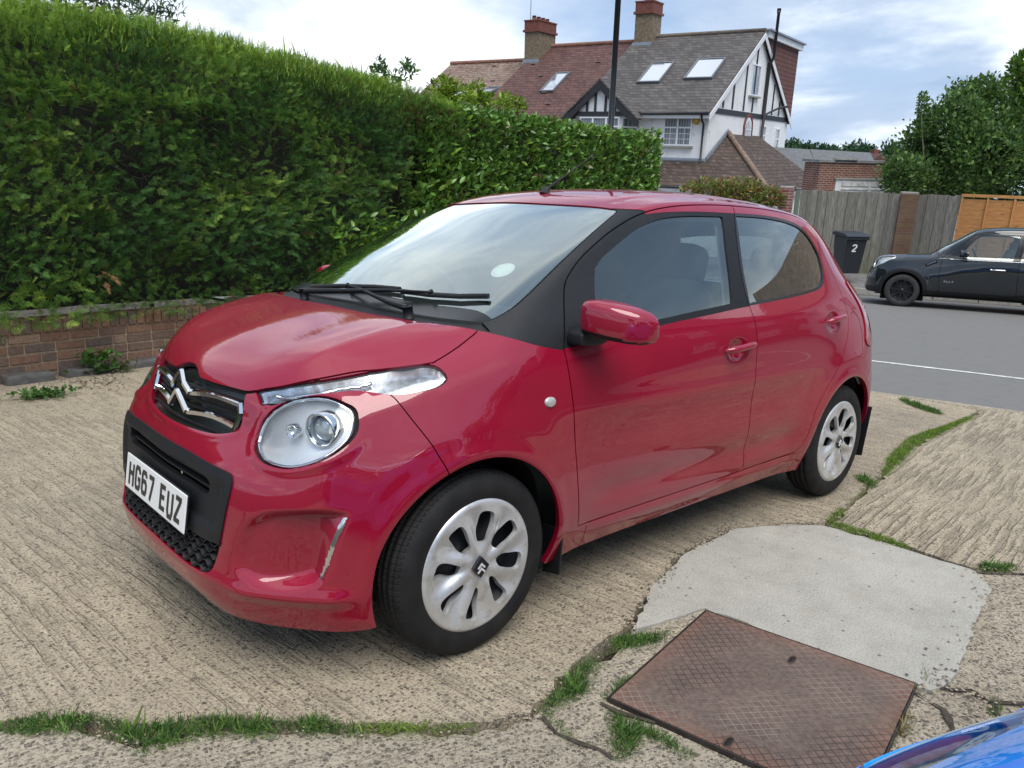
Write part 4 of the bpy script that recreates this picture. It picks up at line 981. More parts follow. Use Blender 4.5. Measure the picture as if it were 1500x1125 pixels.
CRACKS = ([(793, 1052), (815, 1076), (850, 1090), (880, 1098), (897, 1112)], [(1328, 806), (1380, 822), (1440, 840), (1510, 842)], [(1366, 1008), (1420, 1014), (1450, 1030), (1510, 1032)], [(1452, 1030), (1470, 1060), (1500, 1075)], [(1335, 1012), (1380, 1040), (1400, 1080)], [(880, 1030), (905, 1045), (960, 1060)])
# ---------------------------------------------------------------- cover in the drive
def cover():
    A = Vector((-.130, 1.191, 0)); ex = Vector((-.65, -.116, 0)); ey = Vector((-.108, .655, 0)); L = ex.length
    ex.normalize(); ey = Vector((-ex.y, ex.x, 0)) if Vector((-ex.y, ex.x, 0)).dot(ey) > 0 else Vector((ex.y, -ex.x, 0))
    if ex.cross(ey).z < 0: A = A + ex*L; ex = -ex
    mt = Matrix.Identity(4)
    for i, v in enumerate((ex, ey, Vector((0, 0, 1)))):
        for j in range(3): mt[j][i] = v[j]
    for j in range(3): mt[j][3] = A[j]
    root = empty('manhole_cover', 'square rusty steel manhole cover with a diamond grid set in the pale concrete', 'manhole cover', mat=mt)
    k = NM('rusty_steel'); X, Y, Z = k.sep(k.co())
    s = 1/.0235
    u = k.math('MULTIPLY', k.math('ADD', X, Y), s*.7071); v = k.math('MULTIPLY', k.math('SUBTRACT', X, Y), s*.7071)
    fu = k.math('ABSOLUTE', k.math('SUBTRACT', k.math('FRACT', u), .5)); fv = k.math('ABSOLUTE', k.math('SUBTRACT', k.math('FRACT', v), .5))
    line = k.math('MAXIMUM', fu, fv); lm = k.ramp(line, [(.43, 0.), (.47, 1.)]); dome = k.math('MULTIPLY', k.math('MULTIPLY', k.math('SUBTRACT', .5, fu), k.math('SUBTRACT', .5, fv)), 2.)
    n = k.noise(5, 5, .65); n2 = k.noise(60, 4, .6)
    c = k.ramp(n, [(.3, (.115, .084, .068)), (.5, (.150, .103, .082)), (.7, (.185, .125, .095))]); c = k.mix(k.ramp(n2, [(.4, .5), (.6, 0.)]), c, (.05, .035, .030))
    ed = k.math('MAXIMUM', k.math('ABSOLUTE', k.math('SUBTRACT', X, L/2)), k.math('ABSOLUTE', k.math('SUBTRACT', Y, L/2)))
    c = k.mix(k.ramp(ed, [(L/2-.07, 0.), (L/2-.01, .22)]), c, (.26, .085, .030))
    wear = k.ramp(k.noise(2.2, 3, .5), [(.42, 0.), (.58, 1.)])
    c = k.mix(k.math('MULTIPLY', lm, .75), c, k.mix(wear, (.035, .026, .022), (.30, .26, .22)))
    k.set('Base Color', c).set('Roughness', .8).set('Metallic', .0)
    k.bump(k.math('ADD', k.math('MULTIPLY', lm, .6), k.math('ADD', k.math('MULTIPLY', dome, .5), k.math('MULTIPLY', n2, .35))), .8, .004)
    m = MB(); g = .006
    m.box((L/2, L/2, .002), (L-2*g, L-2*g, .022)); m.build('lid', k.m, root, bevel=.0015)
    f = MB(); z = .0
    for c_, d in (((L/2, .001, z), (L, .004, .024)), ((L/2, L-.001, z), (L, .004, .024)), ((.001, L/2, z), (.004, L-.010, .024)), ((L-.001, L/2, z), (.004, L-.010, .024))): f.box(c_, d)
    f.build('frame', simple('old_steel', (.05, .042, .038), .6, .5, nscale=40, namt=.4), root)
    gp = MB(); gp.box((L/2, L/2, -.014), (L, L, .004)); gp.build('seat', M['void'], root)
    return root, A, ex, ey, L
MH, MA, MX, MY, ML = cover()
KH = [((Vector((x_, y_, 0))-MA).dot(MX), (Vector((x_, y_, 0))-MA).dot(MY), 0) for x_, y_ in ((-.717, 1.425), (-.222, 1.514))]
for (u, v, r) in KH:     # keyholes
    kh = MB(); kh.smooth = True; pts = []
    for t in np.linspace(0, 2*math.pi, 25)[:-1]: pts.append((u+.023*math.copysign(abs(math.cos(t))**.7, math.cos(t)), v+.009*math.copysign(abs(math.sin(t))**.8, math.sin(t))))
    kh.prism(pts, .0130, .0142); kh.smooth = False
    kh.build('keyhole', M['void'], MH)
    ri = MB(); ri.smooth = True; ri.tube([(x, y, .0140) for x, y in pts]+[(pts[0][0], pts[0][1], .0140)], .0022, 6, caps=False); ri.build('keyhole_rim', simple('rusty_rim', (.09, .05, .035), .7, .2), MH)
# ---------------------------------------------------------------- grass and moss in the cracks (pixel outlines dropped on the ground)
def gpt(px, py, z=0.):
    d = CAMM.T @ np.array([(px-750)/CAMF, -(py-562.5)/CAMF, 1.]); t = (z-CAMP[2])/d[2]; q = CAMP + t*d; return (q[0], q[1])
for i_, px_ in enumerate(CRACKS): crack('driveway_crack', px_, .006, 20+i_)
def in_poly(P, poly): return poly_sd(P, poly) < 0
def scatter_poly(poly, dens, r):
    poly = np.array(poly); lo, hi = poly.min(0), poly.max(0); n = int(dens*(hi-lo).prod())
    P = lo + r.random((n, 2))*(hi-lo); return P[poly_sd(P, poly) < .004]
def mesh_np(name, V, F, mat, attr=None, parent=None, smooth=False, normals=None):
    me = bpy.data.meshes.new(name); n = F.shape[1]
    me.vertices.add(len(V)); me.vertices.foreach_set('co', np.ascontiguousarray(V, np.float32).ravel())
    me.loops.add(F.size); me.loops.foreach_set('vertex_index', np.ascontiguousarray(F, np.int32).ravel())
    me.polygons.add(len(F)); me.polygons.foreach_set('loop_start', np.arange(0, F.size, n, dtype=np.int32)); me.polygons.foreach_set('loop_total', np.full(len(F), n, np.int32))
    me.update(calc_edges=True)
    if attr is not None:
        a = me.color_attributes.new('tint', 'FLOAT_COLOR', 'POINT'); a.data.foreach_set('color', np.concatenate([attr, np.ones((len(attr), 1))], 1).astype(np.float32).ravel())
    if smooth: me.polygons.foreach_set('use_smooth', [True]*len(F))
    me.validate(); return link(name, me, parent, mat)
def leaf_mat(name, rough=.5, trans=.35, spec=.4):
    k = NM(name); at = k.n.new('ShaderNodeAttribute'); at.attribute_name = 'tint'
    n = k.noise(40, 2); c = k.mix(.35, at.outputs['Color'], k.mix(1, at.outputs['Color'], k.ramp(n, [(.3, .6), (.7, 1.4)]), 'MULTIPLY'))
    k.set('Base Color', c).set('Roughness', rough).set('Specular IOR Level', spec)
    tr = k.n.new('ShaderNodeBsdfTranslucent'); k.l.new(c, tr.inputs[0]); mx = k.n.new('ShaderNodeMixShader'); mx.inputs[0].default_value = trans
    k.l.new(k.b.outputs[0], mx.inputs[1]); k.l.new(tr.outputs[0], mx.inputs[2]); k.l.new(mx.outputs[0], k.o.inputs[0]); return k.m
M['grass'] = leaf_mat('grass_blades', .6, .3, .25); M['conifer'] = leaf_mat('conifer_sprays', .6, .30, .25); M['laurel'] = leaf_mat('glossy_laurel_leaves', .27, .25, .5); M['leaf'] = leaf_mat('tree_leaves', .5, .35, .3)
def rot_frames(d, roll):
    """frames whose x axis is d (n,3), rolled"""
    d = d/np.linalg.norm(d, axis=1)[:, None]; a = np.where(np.abs(d[:, 2:3]) < .95, [[0, 0, 1.]], [[1., 0, 0]])
    y = np.cross(a, d); y /= np.linalg.norm(y, axis=1)[:, None]; z = np.cross(d, y); c, s = np.cos(roll)[:, None], np.sin(roll)[:, None]
    return np.stack([d, y*c+z*s, -y*s+z*c], 1)          # rows = axes
def instance(T, TF, pos, fr, sc, col, colT=None):
    """T (m,3) template, pos (n,3), fr (n,3,3) rows axes, sc (n,) -> V,F,attr"""
    n, m = len(pos), len(T); V = np.einsum('mk,nkj->nmj', T, fr)*sc[:, None, None] + pos[:, None]
    F = (TF[None] + (np.arange(n)*m)[:, None, None]).reshape(-1, TF.shape[1]); A = np.repeat(col[:, None], m, 1)
    if colT is not None: A = A*colT[None]
    return V.reshape(-1, 3), F, A.reshape(-1, 3)
BLADE = np.array([(0, -.06, 0), (0, .06, 0), (.55, .045, .10), (.55, -.045, .10), (1, .01, .30), (1, -.01, .30)]); BLADEF = np.array([(0, 1, 2, 3), (3, 2, 4, 5)])
def grass_patch(name, polys, dens, length, cols, label_kind=True, r=rng, up=.9, z0=0.):
    V = []; F = []; A = []; off = 0
    for px in polys:
        poly = smooth_poly([gpt(*q) for q in px]); P = scatter_poly(poly, dens, r)
        n = len(P)
        if not n: continue
        clump = np.array([noise.noise((x*14, y*14, 3.)) for x, y in P]); bare = np.array([noise.noise((x*22, y*22, 8.)) for x, y in P]) > .42; P = P[~bare]; clump = clump[~bare]; n = len(P)
        ang = r.random(n)*2*np.pi; el = np.clip(r.normal(up, .35, n), .1, 1.5)
        d = np.stack([np.cos(ang)*np.cos(el), np.sin(ang)*np.cos(el), np.sin(el)], 1)
        c = np.array(cols)[r.integers(0, len(cols), n)]*(1+.35*clump)[:, None]*r.uniform(.7, 1.25, (n, 1))
        sdv = np.clip(-poly_sd(P, poly)/.03, .35, 1)
        v, f, a = instance(BLADE, BLADEF, np.stack([P[:, 0], P[:, 1], np.full(n, z0)], 1), rot_frames(d, r.random(n)*6.28), length*r.uniform(.4, 1.3, n)*sdv*(1+.7*clump)*np.where(r.random(n) < .01, 1.8, 1.), np.clip(c, 0, 1))
        V.append(v); F.append(f+off); A.append(a); off += len(v)
        o = sheet(name+'_soil', [tuple(q) for q in poly], .0045 if z0 == 0 else z0, M['moss'], 'structure') if False else None
    return mesh_np(name, np.concatenate(V), np.concatenate(F), M['grass'], np.concatenate(A))
G1 = [[(0, 1058), (45, 1050), (60, 1042), (100, 1048), (150, 1045), (190, 1060), (230, 1060), (270, 1050), (330, 1048), (400, 1053), (470, 1050), (500, 1060), (530, 1062), (530, 1082), (480, 1080), (400, 1082), (330, 1083), (270, 1090), (240, 1100), (200, 1110), (180, 1090), (130, 1078), (80, 1076), (0, 1073)],
 [(790, 1040), (820, 1000), (850, 970), (880, 955), (900, 935), (940, 930), (985, 925), (975, 943), (940, 952), (890, 965), (870, 1000), (860, 1020), (820, 1040), (800, 1048)],
 [(880, 1020), (900, 1000), (920, 990), (935, 1000), (910, 1015), (892, 1030)], [(890, 1040), (930, 1052), (970, 1072), (1020, 1107), (1000, 1112), (950, 1090), (930, 1110), (895, 1112), (890, 1075)],
 [(1315, 583), (1345, 592), (1380, 605), (1375, 608), (1335, 596)], [(1250, 697), (1270, 700), (1285, 712), (1270, 715)], [(1430, 828), (1490, 828), (1488, 838), (1440, 840)], [(1350, 975), (1365, 985), (1362, 1005), (1352, 995)], [(1445, 1025), (1462, 1022), (1466, 1045), (1450, 1050)], [(800, 1050), (812, 1048), (840, 1078), (826, 1084)], [(0, 1070), (30, 1060), (60, 1068), (40, 1080)]]
G2 = [[(525, 1062), (600, 1056), (690, 1058), (700, 1070), (680, 1083), (600, 1080), (525, 1083)], [(1205, 762), (1225, 745), (1243, 748), (1238, 766), (1290, 783), (1335, 800), (1325, 808), (1280, 797), (1225, 778)],
 [(1240, 738), (1275, 712), (1285, 700), (1300, 665), (1330, 640), (1375, 625), (1425, 607), (1428, 613), (1385, 635), (1345, 655), (1325, 680), (1290, 705), (1262, 730)]]
GR = [(.075, .155, .035), (.10, .20, .04), (.055, .12, .035), (.16, .24, .06)]
GL = [(.17, .27, .03), (.12, .22, .03), (.22, .30, .05), (.08, .16, .03)]
tag(grass_patch('crack_grass', G1, 52000, .030, GR), kind='stuff')
tag(grass_patch('crack_moss', G2, 75000, .016, GL), kind='stuff')
tag(grass_patch('dry_grass', [[(1320, 1040), (1337, 1045), (1338, 1080), (1305, 1095), (1308, 1060)], [(1318, 1000), (1345, 1012), (1340, 1022), (1320, 1012)]], 16000, .045, [(.25, .20, .09), (.13, .15, .05), (.30, .25, .14)], up=.7), kind='stuff')
# loose grit along the cracks and patch edge
gs = []; gt = MB()
r_ = random.Random(4)
T8 = [(1, 0, 0), (0, 1, 0), (-1, 0, 0), (0, -1, 0), (0, 0, .8), (0, 0, -.5)]; F8 = [(0, 1, 4), (1, 2, 4), (2, 3, 4), (3, 0, 4), (1, 0, 5), (2, 1, 5), (3, 2, 5), (0, 3, 5)]
def grit(line, n, w, s0, s1):
    L = [Vector(p) for p in line]
    for _ in range(n):
        i = r_.randrange(len(L)-1); q = L[i].lerp(L[i+1], r_.random()); s = r_.uniform(s0, s1); x, y = q.x+r_.gauss(0, w), q.y+r_.gauss(0, w); a = r_.random()*6
        gt.cur = r_.randrange(3); gt.add([(x+s*(v[0]*math.cos(a)-v[1]*math.sin(a)*.7), y+s*(v[0]*math.sin(a)+v[1]*math.cos(a)*.7), .004+s*.5*(v[2]+.4)+(.006 if x < -.8 and y > .8 else 0)) for v in T8], F8)
grit(CR1, 240, .018, .002, .007); grit(CR2, 260, .02, .002, .006); grit([(-.48, .985), (-1.128, .736), (-1.54, .71)], 420, .018, .002, .008); grit(CR3, 240, .02, .002, .006)
grit([(-.8, 1.75), (-.3, 1.9), (.3, 1.3), (.1, 1.15)], 200, .12, .002, .005); grit([(-2.1, 1.6), (-1.0, 1.85), (-.95, 1.8)], 300, .05, .003, .008); grit([(-.9, 1.85), (-.75, 2.1), (-.6, 2.2)], 420, .10, .003, .009)
tag(gt.build('gravel', [simple('grit_dark', (.07, .06, .05), .9), simple('grit_tan', (.30, .24, .17), .9), simple('grit_pale', (.33, .28, .21), .9)]), kind='stuff')
# ---------------------------------------------------------------- brick wall below the hedge
WA = Vector((.395, -4.094, 0)); WD = Vector((-.965, -.262, 0)).normalized(); WN = Vector((-WD.y, WD.x, 0)); WN = WN if WN.y > 0 else -WN   # towards the drive
def wp(t, n=0., z=0.): q = WA + WD*t + WN*n; return Vector((q.x, q.y, z))
def rot_wall(): return Matrix.Rotation(math.atan2(WD.y, WD.x), 3, 'Z')
def brick_mats(pref, cols):
    return [simple(f'{pref}_{i}', c, .88, nscale=45, namt=.35, bump=.5, bscale=160) for i, c in enumerate(cols)]
def brick_wall():
    root = empty('brick_wall', 'low red-brown brick garden wall with a soldier course under the conifer hedge', 'wall', loc=tuple(wp(0)))
    bm = brick_mats('old_brick', [(.205, .115, .078), (.165, .105, .080), (.235, .135, .088), (.140, .102, .084), (.27, .185, .130)])
    mort = simple('pale_mortar', (.38, .31, .215), .95, nscale=60, namt=.3, bump=.6)
    m = MB(); Rm = rot_wall(); r = random.Random(2); L0, L1 = -3.2, 4.6
    base = wp(0)
    def bx(t, z, w, h, mi, dep=.10, n=0.):
        m.cur = mi; c = wp(t, n-.05+r.uniform(-.002, .002), z) - base; m.box(tuple(c), (w, dep, h), Rm @ Matrix.Rotation(r.uniform(-.006, .006), 3, 'Y'))
    for row in range(5):
        z = -.03 + .0375+row*.0752; t = L0 + (.11 if row % 2 else 0)
        while t < L1:
            w = .215 if r.random() < .68 else .103
            bx(t+w/2, z, w-.002, .063, r.randrange(5)); t += w+.011
    z = .345+.055; t = L0
    while t < L1: bx(t+.0325, z, .063, .103, r.randrange(4), .11, .004); t += .075
    m.build('brickwork', bm, root, bevel=.004, seg=1)
    mo = MB(); mo.box(tuple(wp((L0+L1)/2, -.058, .185)-base), (L1-L0, .095, .475), Rm); mo.build('mortar', mort, root)
    cp = MB(); cp.box(tuple(wp((L0+L1)/2, -.16, .36)-base), (L1-L0, .10, .09), Rm); cp.build('wall_backing', bm[3], root)
    dt = MB(); dt.box(tuple(wp((L0+L1)/2, -.058, .4535)-base), (L1-L0, .11, .008), Rm); dt.build('darkened_top', simple('wall_top_dirt_shade', (.15, .082, .058), .95, nscale=20, namt=.6), root)  # added brick-brown strip: dirt and hedge shade put into the wall top's colour
    ft = MB(); r2 = random.Random(5)
    for t in np.arange(L0, L1, .45):
        w = r2.uniform(.30, .46); ft.box(tuple(wp(t+.22, .04, r2.uniform(.0, .02))-base), (w, .17, .10), Rm @ Matrix.Rotation(r2.uniform(-.05, .05), 3, 'Z'))
    ft.build('footing', simple('grey_footing', (.10, .098, .095), .95, nscale=14, namt=.4, bump=.6), root, bevel=.02)
    lb = MB(); lb.box(tuple(wp(2.15, -.06, .475)-base), (.22, .10, .06), Rm @ Matrix.Rotation(.1, 3, 'Z')); lb.build('loose_brick', bm[1], root, bevel=.006)
    return root
brick_wall()
# ---------------------------------------------------------------- hedges
def spray(seed=1):
    """ragged feathery conifer spray along +x, about 1 long: forked side twigs carrying fine scales (triangles)"""
    V = []; F = []; C = []; r = random.Random(seed)
    def tri(a, b, w):
        d = (b[0]-a[0], b[1]-a[1]); L = math.hypot(*d); n = (-d[1]/L*w, d[0]/L*w); i = len(V)
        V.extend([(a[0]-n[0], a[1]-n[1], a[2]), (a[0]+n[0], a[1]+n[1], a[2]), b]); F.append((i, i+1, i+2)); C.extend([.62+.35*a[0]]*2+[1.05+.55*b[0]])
    tri((0, 0, 0), (.55, 0, -.03), .016); tri((.5, 0, -.03), (1, r.uniform(-.05, .05), -.14), .016)
    for k in range(8):
        x = .06+.108*k+r.uniform(-.02, .02); L = (.42-.30*x)*r.uniform(.75, 1.2); an = r.uniform(.75, 1.05)-.25*x
        for s in (1, -1):
            dx, dy = math.cos(an), s*math.sin(an); z0 = -.12*x*x; q = (x+L*dx, L*dy, z0+r.uniform(-.10, .06)); tri((x, 0, z0), q, .017)
            for f in ((.35, .65) if k < 5 else (.5,)):
                p_ = (x+(q[0]-x)*f, q[1]*f, z0+(q[2]-z0)*f); l2 = L*.42*(1.15-f*.5)
                tri(p_, (p_[0]+l2*math.cos(an-.75), p_[1]+s*l2*math.sin(an-.75), p_[2]+r.uniform(-.05, .05)), .014); tri(p_, (p_[0]+l2*.8*math.cos(an+.6), p_[1]+s*l2*.8*math.sin(an+.6), p_[2]+r.uniform(-.05, .05)), .013)
    return np.array(V), np.array(F), np.array(C)
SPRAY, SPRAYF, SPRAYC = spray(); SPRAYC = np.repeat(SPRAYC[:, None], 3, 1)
def hedge_top(t):
    return float(np.interp(t, [-3.5, 0, 1.2, 2.65, 4.0, 5.3], [2.60, 2.66, 2.80, 2.84, 2.83, 2.74]))
def lump(t, z, s=1.): return noise.noise((t*1.1*s, z*1.3*s, 4.2))*.16 + noise.noise((t*3.1*s, z*3.3*s, 9.1))*.07
def hedge_core(name, t0, t1, zb, top, n0, n1, mat, root, nb=0., dp=1.):
    ts = np.linspace(t0, t1, 60); V = []
    for t in ts:
        zt = top(t); prof = [(n0-.22*dp, zb), (n0+nb-.22*dp, zb+.4), (n0+nb-.22*dp, zt*.6), (n0-.22*dp, zt-.5), (n0-.26*dp, zt-.15*dp), (n1, zt-.13*dp), (n1, zb)]
        for n, z in prof: V.append(tuple(wp(t, n+lump(t, z)*.7-.10, z)))
    m = 7; F = [(i*m+j, i*m+(j+1) % m, (i+1)*m+(j+1) % m, (i+1)*m+j) for i in range(len(ts)-1) for j in range(m)]+[tuple(range(m)), tuple(range((len(ts)-1)*m, len(ts)*m))]
    b = MB(); b.add(V, F); return b.build(name, mat, root, recalc=True)
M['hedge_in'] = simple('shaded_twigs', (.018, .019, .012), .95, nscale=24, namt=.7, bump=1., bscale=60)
M['twig'] = simple('grey_twigs', (.10, .082, .065), .9)
def conifer():
    root = empty('conifer_hedge', 'tall dark green conifer hedge with a bright lime top above the low brick wall', 'hedge', loc=(0, 0, 0))
    r = np.random.default_rng(11); t0, t1 = -3.2, 5.35
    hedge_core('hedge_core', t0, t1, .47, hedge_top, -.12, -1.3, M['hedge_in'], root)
    N = 29000; t = r.uniform(t0, t1+.1, N); zt = np.array([hedge_top(a) for a in t]); z = .40 + (zt-.44)*np.where(r.random(N) < .30, 1-.28*r.random(N), r.random(N))
    lp = np.array([lump(a, b) for a, b in zip(t, z)]); gap = np.array([noise.noise((a*1.7, b*2.3, 1.7)) for a, b in zip(t, z)])
    keep = ~((gap > .34) & (z < zt-.75) & (r.random(N) < .80)); t, z, zt, lp = t[keep], z[keep], zt[keep], lp[keep]; n = len(t)
    f = (z-.45)/(zt-.45)
    belly = .10 - .12*np.clip((f-.90)/.10, 0, 1)**2 + .09*np.clip((.09-f)/.09, 0, 1) 
    deep = r.random(n) < .38; nn = belly + lp + r.normal(-.03, .045, n) - .05 - deep*r.uniform(.05, .26, n)
    P = np.stack([np.array(wp(a, b, c)) for a, b, c in zip(t, nn, z)])
    wd = np.array(WD); wn = np.array(WN)
    flow = np.array([noise.noise((a*.9, b*1.2, 31.)) for a, b in zip(t, z)]); side = r.normal(-.25, .55, n) + 1.6*flow
    el = r.normal(.32, .34, n) + .6*np.clip((f-.65)/.35, 0, 1)
    d = wn[None]*np.cos(el)[:, None]*.75 + wd[None]*(side*np.cos(el))[:, None] + np.array([0, 0, 1.])[None]*np.sin(el)[:, None]
    ln = np.where(f > .74, r.uniform(.055, .09, n), r.uniform(.07, .145, n))
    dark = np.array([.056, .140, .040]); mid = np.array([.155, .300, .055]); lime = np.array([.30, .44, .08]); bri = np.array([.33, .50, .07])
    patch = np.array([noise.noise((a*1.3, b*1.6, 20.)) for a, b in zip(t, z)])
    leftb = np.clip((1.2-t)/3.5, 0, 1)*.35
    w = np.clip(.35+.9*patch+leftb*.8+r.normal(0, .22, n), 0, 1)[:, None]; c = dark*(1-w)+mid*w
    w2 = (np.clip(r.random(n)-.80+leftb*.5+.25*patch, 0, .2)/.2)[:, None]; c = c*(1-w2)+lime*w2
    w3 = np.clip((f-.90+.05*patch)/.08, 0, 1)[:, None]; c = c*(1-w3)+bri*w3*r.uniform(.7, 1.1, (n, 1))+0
    br = (r.random(n) < .012) | ((np.abs(t-4.9) < .5) & (f > .80) & (f < .93) & (r.random(n) < .35)); c[br] = np.array([.14, .085, .045])
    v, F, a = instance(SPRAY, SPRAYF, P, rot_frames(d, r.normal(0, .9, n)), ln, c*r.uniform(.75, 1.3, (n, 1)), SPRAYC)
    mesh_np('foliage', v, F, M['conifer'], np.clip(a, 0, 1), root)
    # bright new growth standing on the trimmed top
    N = 26000; t = r.uniform(t0, t1, N); nn = -r.random(N)**1.5*1.0-.01; zt = np.array([hedge_top(x) for x in t])
    lp = np.array([noise.noise((x*2.2, y*2, 5.)) for x, y in zip(t, nn)])*.05
    P = np.stack([np.array(wp(x, y+.02, w-.10+l-abs(r.normal(0, .09)))) for x, y, w, l in zip(t, nn, zt, lp)]); el = r.normal(1.25, .25, N); an = r.random(N)*6.28
    d = np.stack([np.cos(an)*np.cos(el), np.sin(an)*np.cos(el), np.sin(el)], 1)
    cc = np.where(r.random((N, 1)) < .7, np.array([[.24, .38, .05]]), np.array([[.15, .28, .045]]))*r.uniform(.65, 1.2, (N, 1)); yl = r.random(N) < .05; cc[yl] = (.30, .33, .08)
    hh = r.uniform(.06, .12, N)*np.where(r.random(N) < .012, 1.9, 1.)
    v, F, a = instance(BLADE*np.array([1, .8, .5]), BLADEF, P, rot_frames(d, an), hh, cc)
    o = mesh_np('top_growth', v, F, M['conifer'], np.clip(a, 0, 1), root); o['kind'] = 'stuff'
    # bare twigs inside the thin patches
    tw = MB(); q = random.Random(3)
    for _ in range(900):
        t_ = q.uniform(t0, t1); z_ = q.uniform(.6, 2.2)
        if noise.noise((t_*1.7, z_*2.3, 1.7)) < .12: continue
        a = wp(t_, -.16+lump(t_, z_), z_); b = a + WD*q.uniform(-.16, .16)+WN*q.uniform(.02, .14)+Vector((0, 0, q.uniform(-.08, .14))); tw.tube([a, b], [.004, .0015], 3, caps=False)
    o = tw.build('bare_twigs', M['twig'], root); o['kind'] = 'stuff'
    # a dead brown spray
    P = np.array([list(wp(.72, .14, .80)), list(wp(.80, .15, .77)), list(wp(.66, .14, .76)), list(wp(.74, .15, .72)), list(wp(.78, .14, .74))]); v, F, a = instance(SPRAY, SPRAYF, P, rot_frames(np.array([[-.6, .5, -.3], [-.3, .6, -.6], [-.9, .3, .1], [-.2, .4, -.8], [-1, .3, -.3]]), np.zeros(5)), np.full(5, .11), np.tile([[.50, .27, .13]], (5, 1)))
    mesh_np('dead_spray', v, F, M['conifer'], a, root); return root
conifer()
def oval_leaf():
    V = []; F = []
    xs = [0, .12, .35, .62, .85, 1.]; ws = [.01, .12, .205, .20, .11, .0]
    for x, w in zip(xs, ws):
        zc = -.22*x*x
        V += [(x, -w, zc+.30*w), (x, 0, zc), (x, w, zc+.30*w)]
    for i in range(len(xs)-1): F += [(3*i, 3*i+1, 3*i+4, 3*i+3), (3*i+1, 3*i+2, 3*i+5, 3*i+4)]
    return np.array(V, float), np.array(F)
OVAL, OVALF = oval_leaf()
def laurel_top(t): return float(np.interp(t, [4.9, 5.4, 7.66, 10, 11.8, 12.5, 12.9], [2.64, 2.70, 2.84, 2.96, 3.05, 3.04, 2.8]))
def laurel():
    root = empty('laurel_hedge', 'clipped glossy laurel hedge between the conifer hedge and the white house', 'hedge')
    r = np.random.default_rng(5); t0, t1 = 4.75, 12.25
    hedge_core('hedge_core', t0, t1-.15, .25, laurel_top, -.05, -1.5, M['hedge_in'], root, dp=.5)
    def put(P, base, n, sz, bright):
        d = np.array(base)[None] + r.normal(0, .62, (n, 3)); c = np.array([.10, .21, .036])[None]*r.uniform(.55, 1.5, (n, 1))
        lm = (r.random(n) < bright)[:, None]; c = np.where(lm, np.array([[.17, .27, .035]])*r.uniform(.7, 1.25, (n, 1)), c); br = r.random(n) < .018; c[br] = (.20, .12, .06)
        return instance(OVAL, OVALF, P, rot_frames(d, r.normal(0, .9, n)), sz*r.uniform(.65, 1.15, n), c)
    out = []
    N = 15500; u = r.random(N); t = t0+(t1-t0)*u**1.15; zt = np.array([laurel_top(a) for a in t]); z = .3+(zt-.34)*r.random(N)
    nn = np.array([lump(a, b, 1.3) for a, b in zip(t, z)])*.6+.02+r.normal(0, .04, N)-.12*np.clip((z-zt+.2)/.2, 0, 1)**2
    nn -= .0 + .35*np.clip((t-11.85)/.4, 0, 1)**2
    P = np.stack([np.array(wp(a, b, c)) for a, b, c in zip(t, nn, z)]); f = z/zt
    out.append(put(P, np.array(WN)*.55+np.array([0, 0, .75]), N, .115, .16))
    N = 5200; t = t0+(t1-t0)*r.random(N); zt = np.array([laurel_top(a) for a in t]); nn = -r.random(N)*1.2
    P = np.stack([np.array(wp(a, b, c-.06+.06*noise.noise((a*3, b*3, 1)))) for a, b, c in zip(t, nn, zt)]); out.append(put(P, (0, 0, 1.), N, .115, .42))
    N = 2600; z = r.uniform(1.6, 3.2, N); nn = -r.random(N)*1.5; P = np.stack([np.array(wp(12.23-.25*abs(b+.7)**2+r.normal(0, .04), b, c)) for b, c in zip(nn, z)]); out.append(put(P, np.array(WD)*.7+np.array([0, 0, .6]), N, .11, .2))
    # a few laurel shoots growing out of the conifer's edge
    N = 650; t = r.uniform(3.1, 5.2, N); z = r.uniform(.5, 1.3, N)+np.clip(t-4.2, 0, 1)*r.random(N)*1.3; P = np.stack([np.array(wp(a, .16+r.normal(0, .05), c)) for a, c in zip(t, z)]); out.append(put(P, np.array(WN)*.6+np.array([0, 0, .7]), N, .105, .3))
    # upright pale shoots on the skyline
    V = []; off = 0; Fs = []; As = []
    for v, f, a in out: V.append(v); Fs.append(f+off); As.append(a); off += len(v)
    mesh_np('foliage', np.concatenate(V), np.concatenate(Fs), M['laurel'], np.clip(np.concatenate(As), 0, 1), root, smooth=True); return root
laurel()
# ---------------------------------------------------------------- plants and trees
def at(px, py, depth):
    """a place in the world seen at a pixel of the 1500 px wide photograph, at a given depth in metres"""
    return Vector(CAMP + (CAMM.T @ np.array([(px-750)/CAMF, -(py-562.5)/CAMF, 1.]))*depth)
UPV = Vector(UP)
def crown(name, blobs, n, leaf, cols, root, r, T=(OVAL, OVALF), up=.5, mat='leaf', shell=.45, flat=1.):
    """leaves through the volume of overlapping ellipsoids (centre, radius)"""
    w = np.array([b[1]**2 for b in blobs]); w /= w.sum(); k = r.choice(len(blobs), n, p=w); C = np.array([tuple(b[0]) for b in blobs])[k]; Rr = np.array([b[1] for b in blobs])[k]
    d = r.normal(0, 1, (n, 3)); d /= np.linalg.norm(d, axis=1)[:, None]; rad = (shell+(1-shell)*r.random(n))**.6*(1+r.normal(0, .10, n))
    ns = np.array([noise.noise((x*1.9, y*1.9, z*1.9)) for x, y, z in C+d*Rr[:, None]]); rad *= 1+.28*ns
    P = C + d*(Rr*rad)[:, None]*np.array([1, 1, flat]); dd = d*.6+r.normal(0, .6, (n, 3))+np.array([0, 0, up])
    c = np.array(cols)[r.integers(0, len(cols), n)]*r.uniform(.65, 1.35, (n, 1))*(1+.25*ns)[:, None]
    v, F, a = instance(T[0], T[1], P, rot_frames(dd, r.normal(0, 1., n)), leaf*r.uniform(.6, 1.3, n), c); return mesh_np(name, v, F, M[mat], np.clip(a, 0, 1), root)
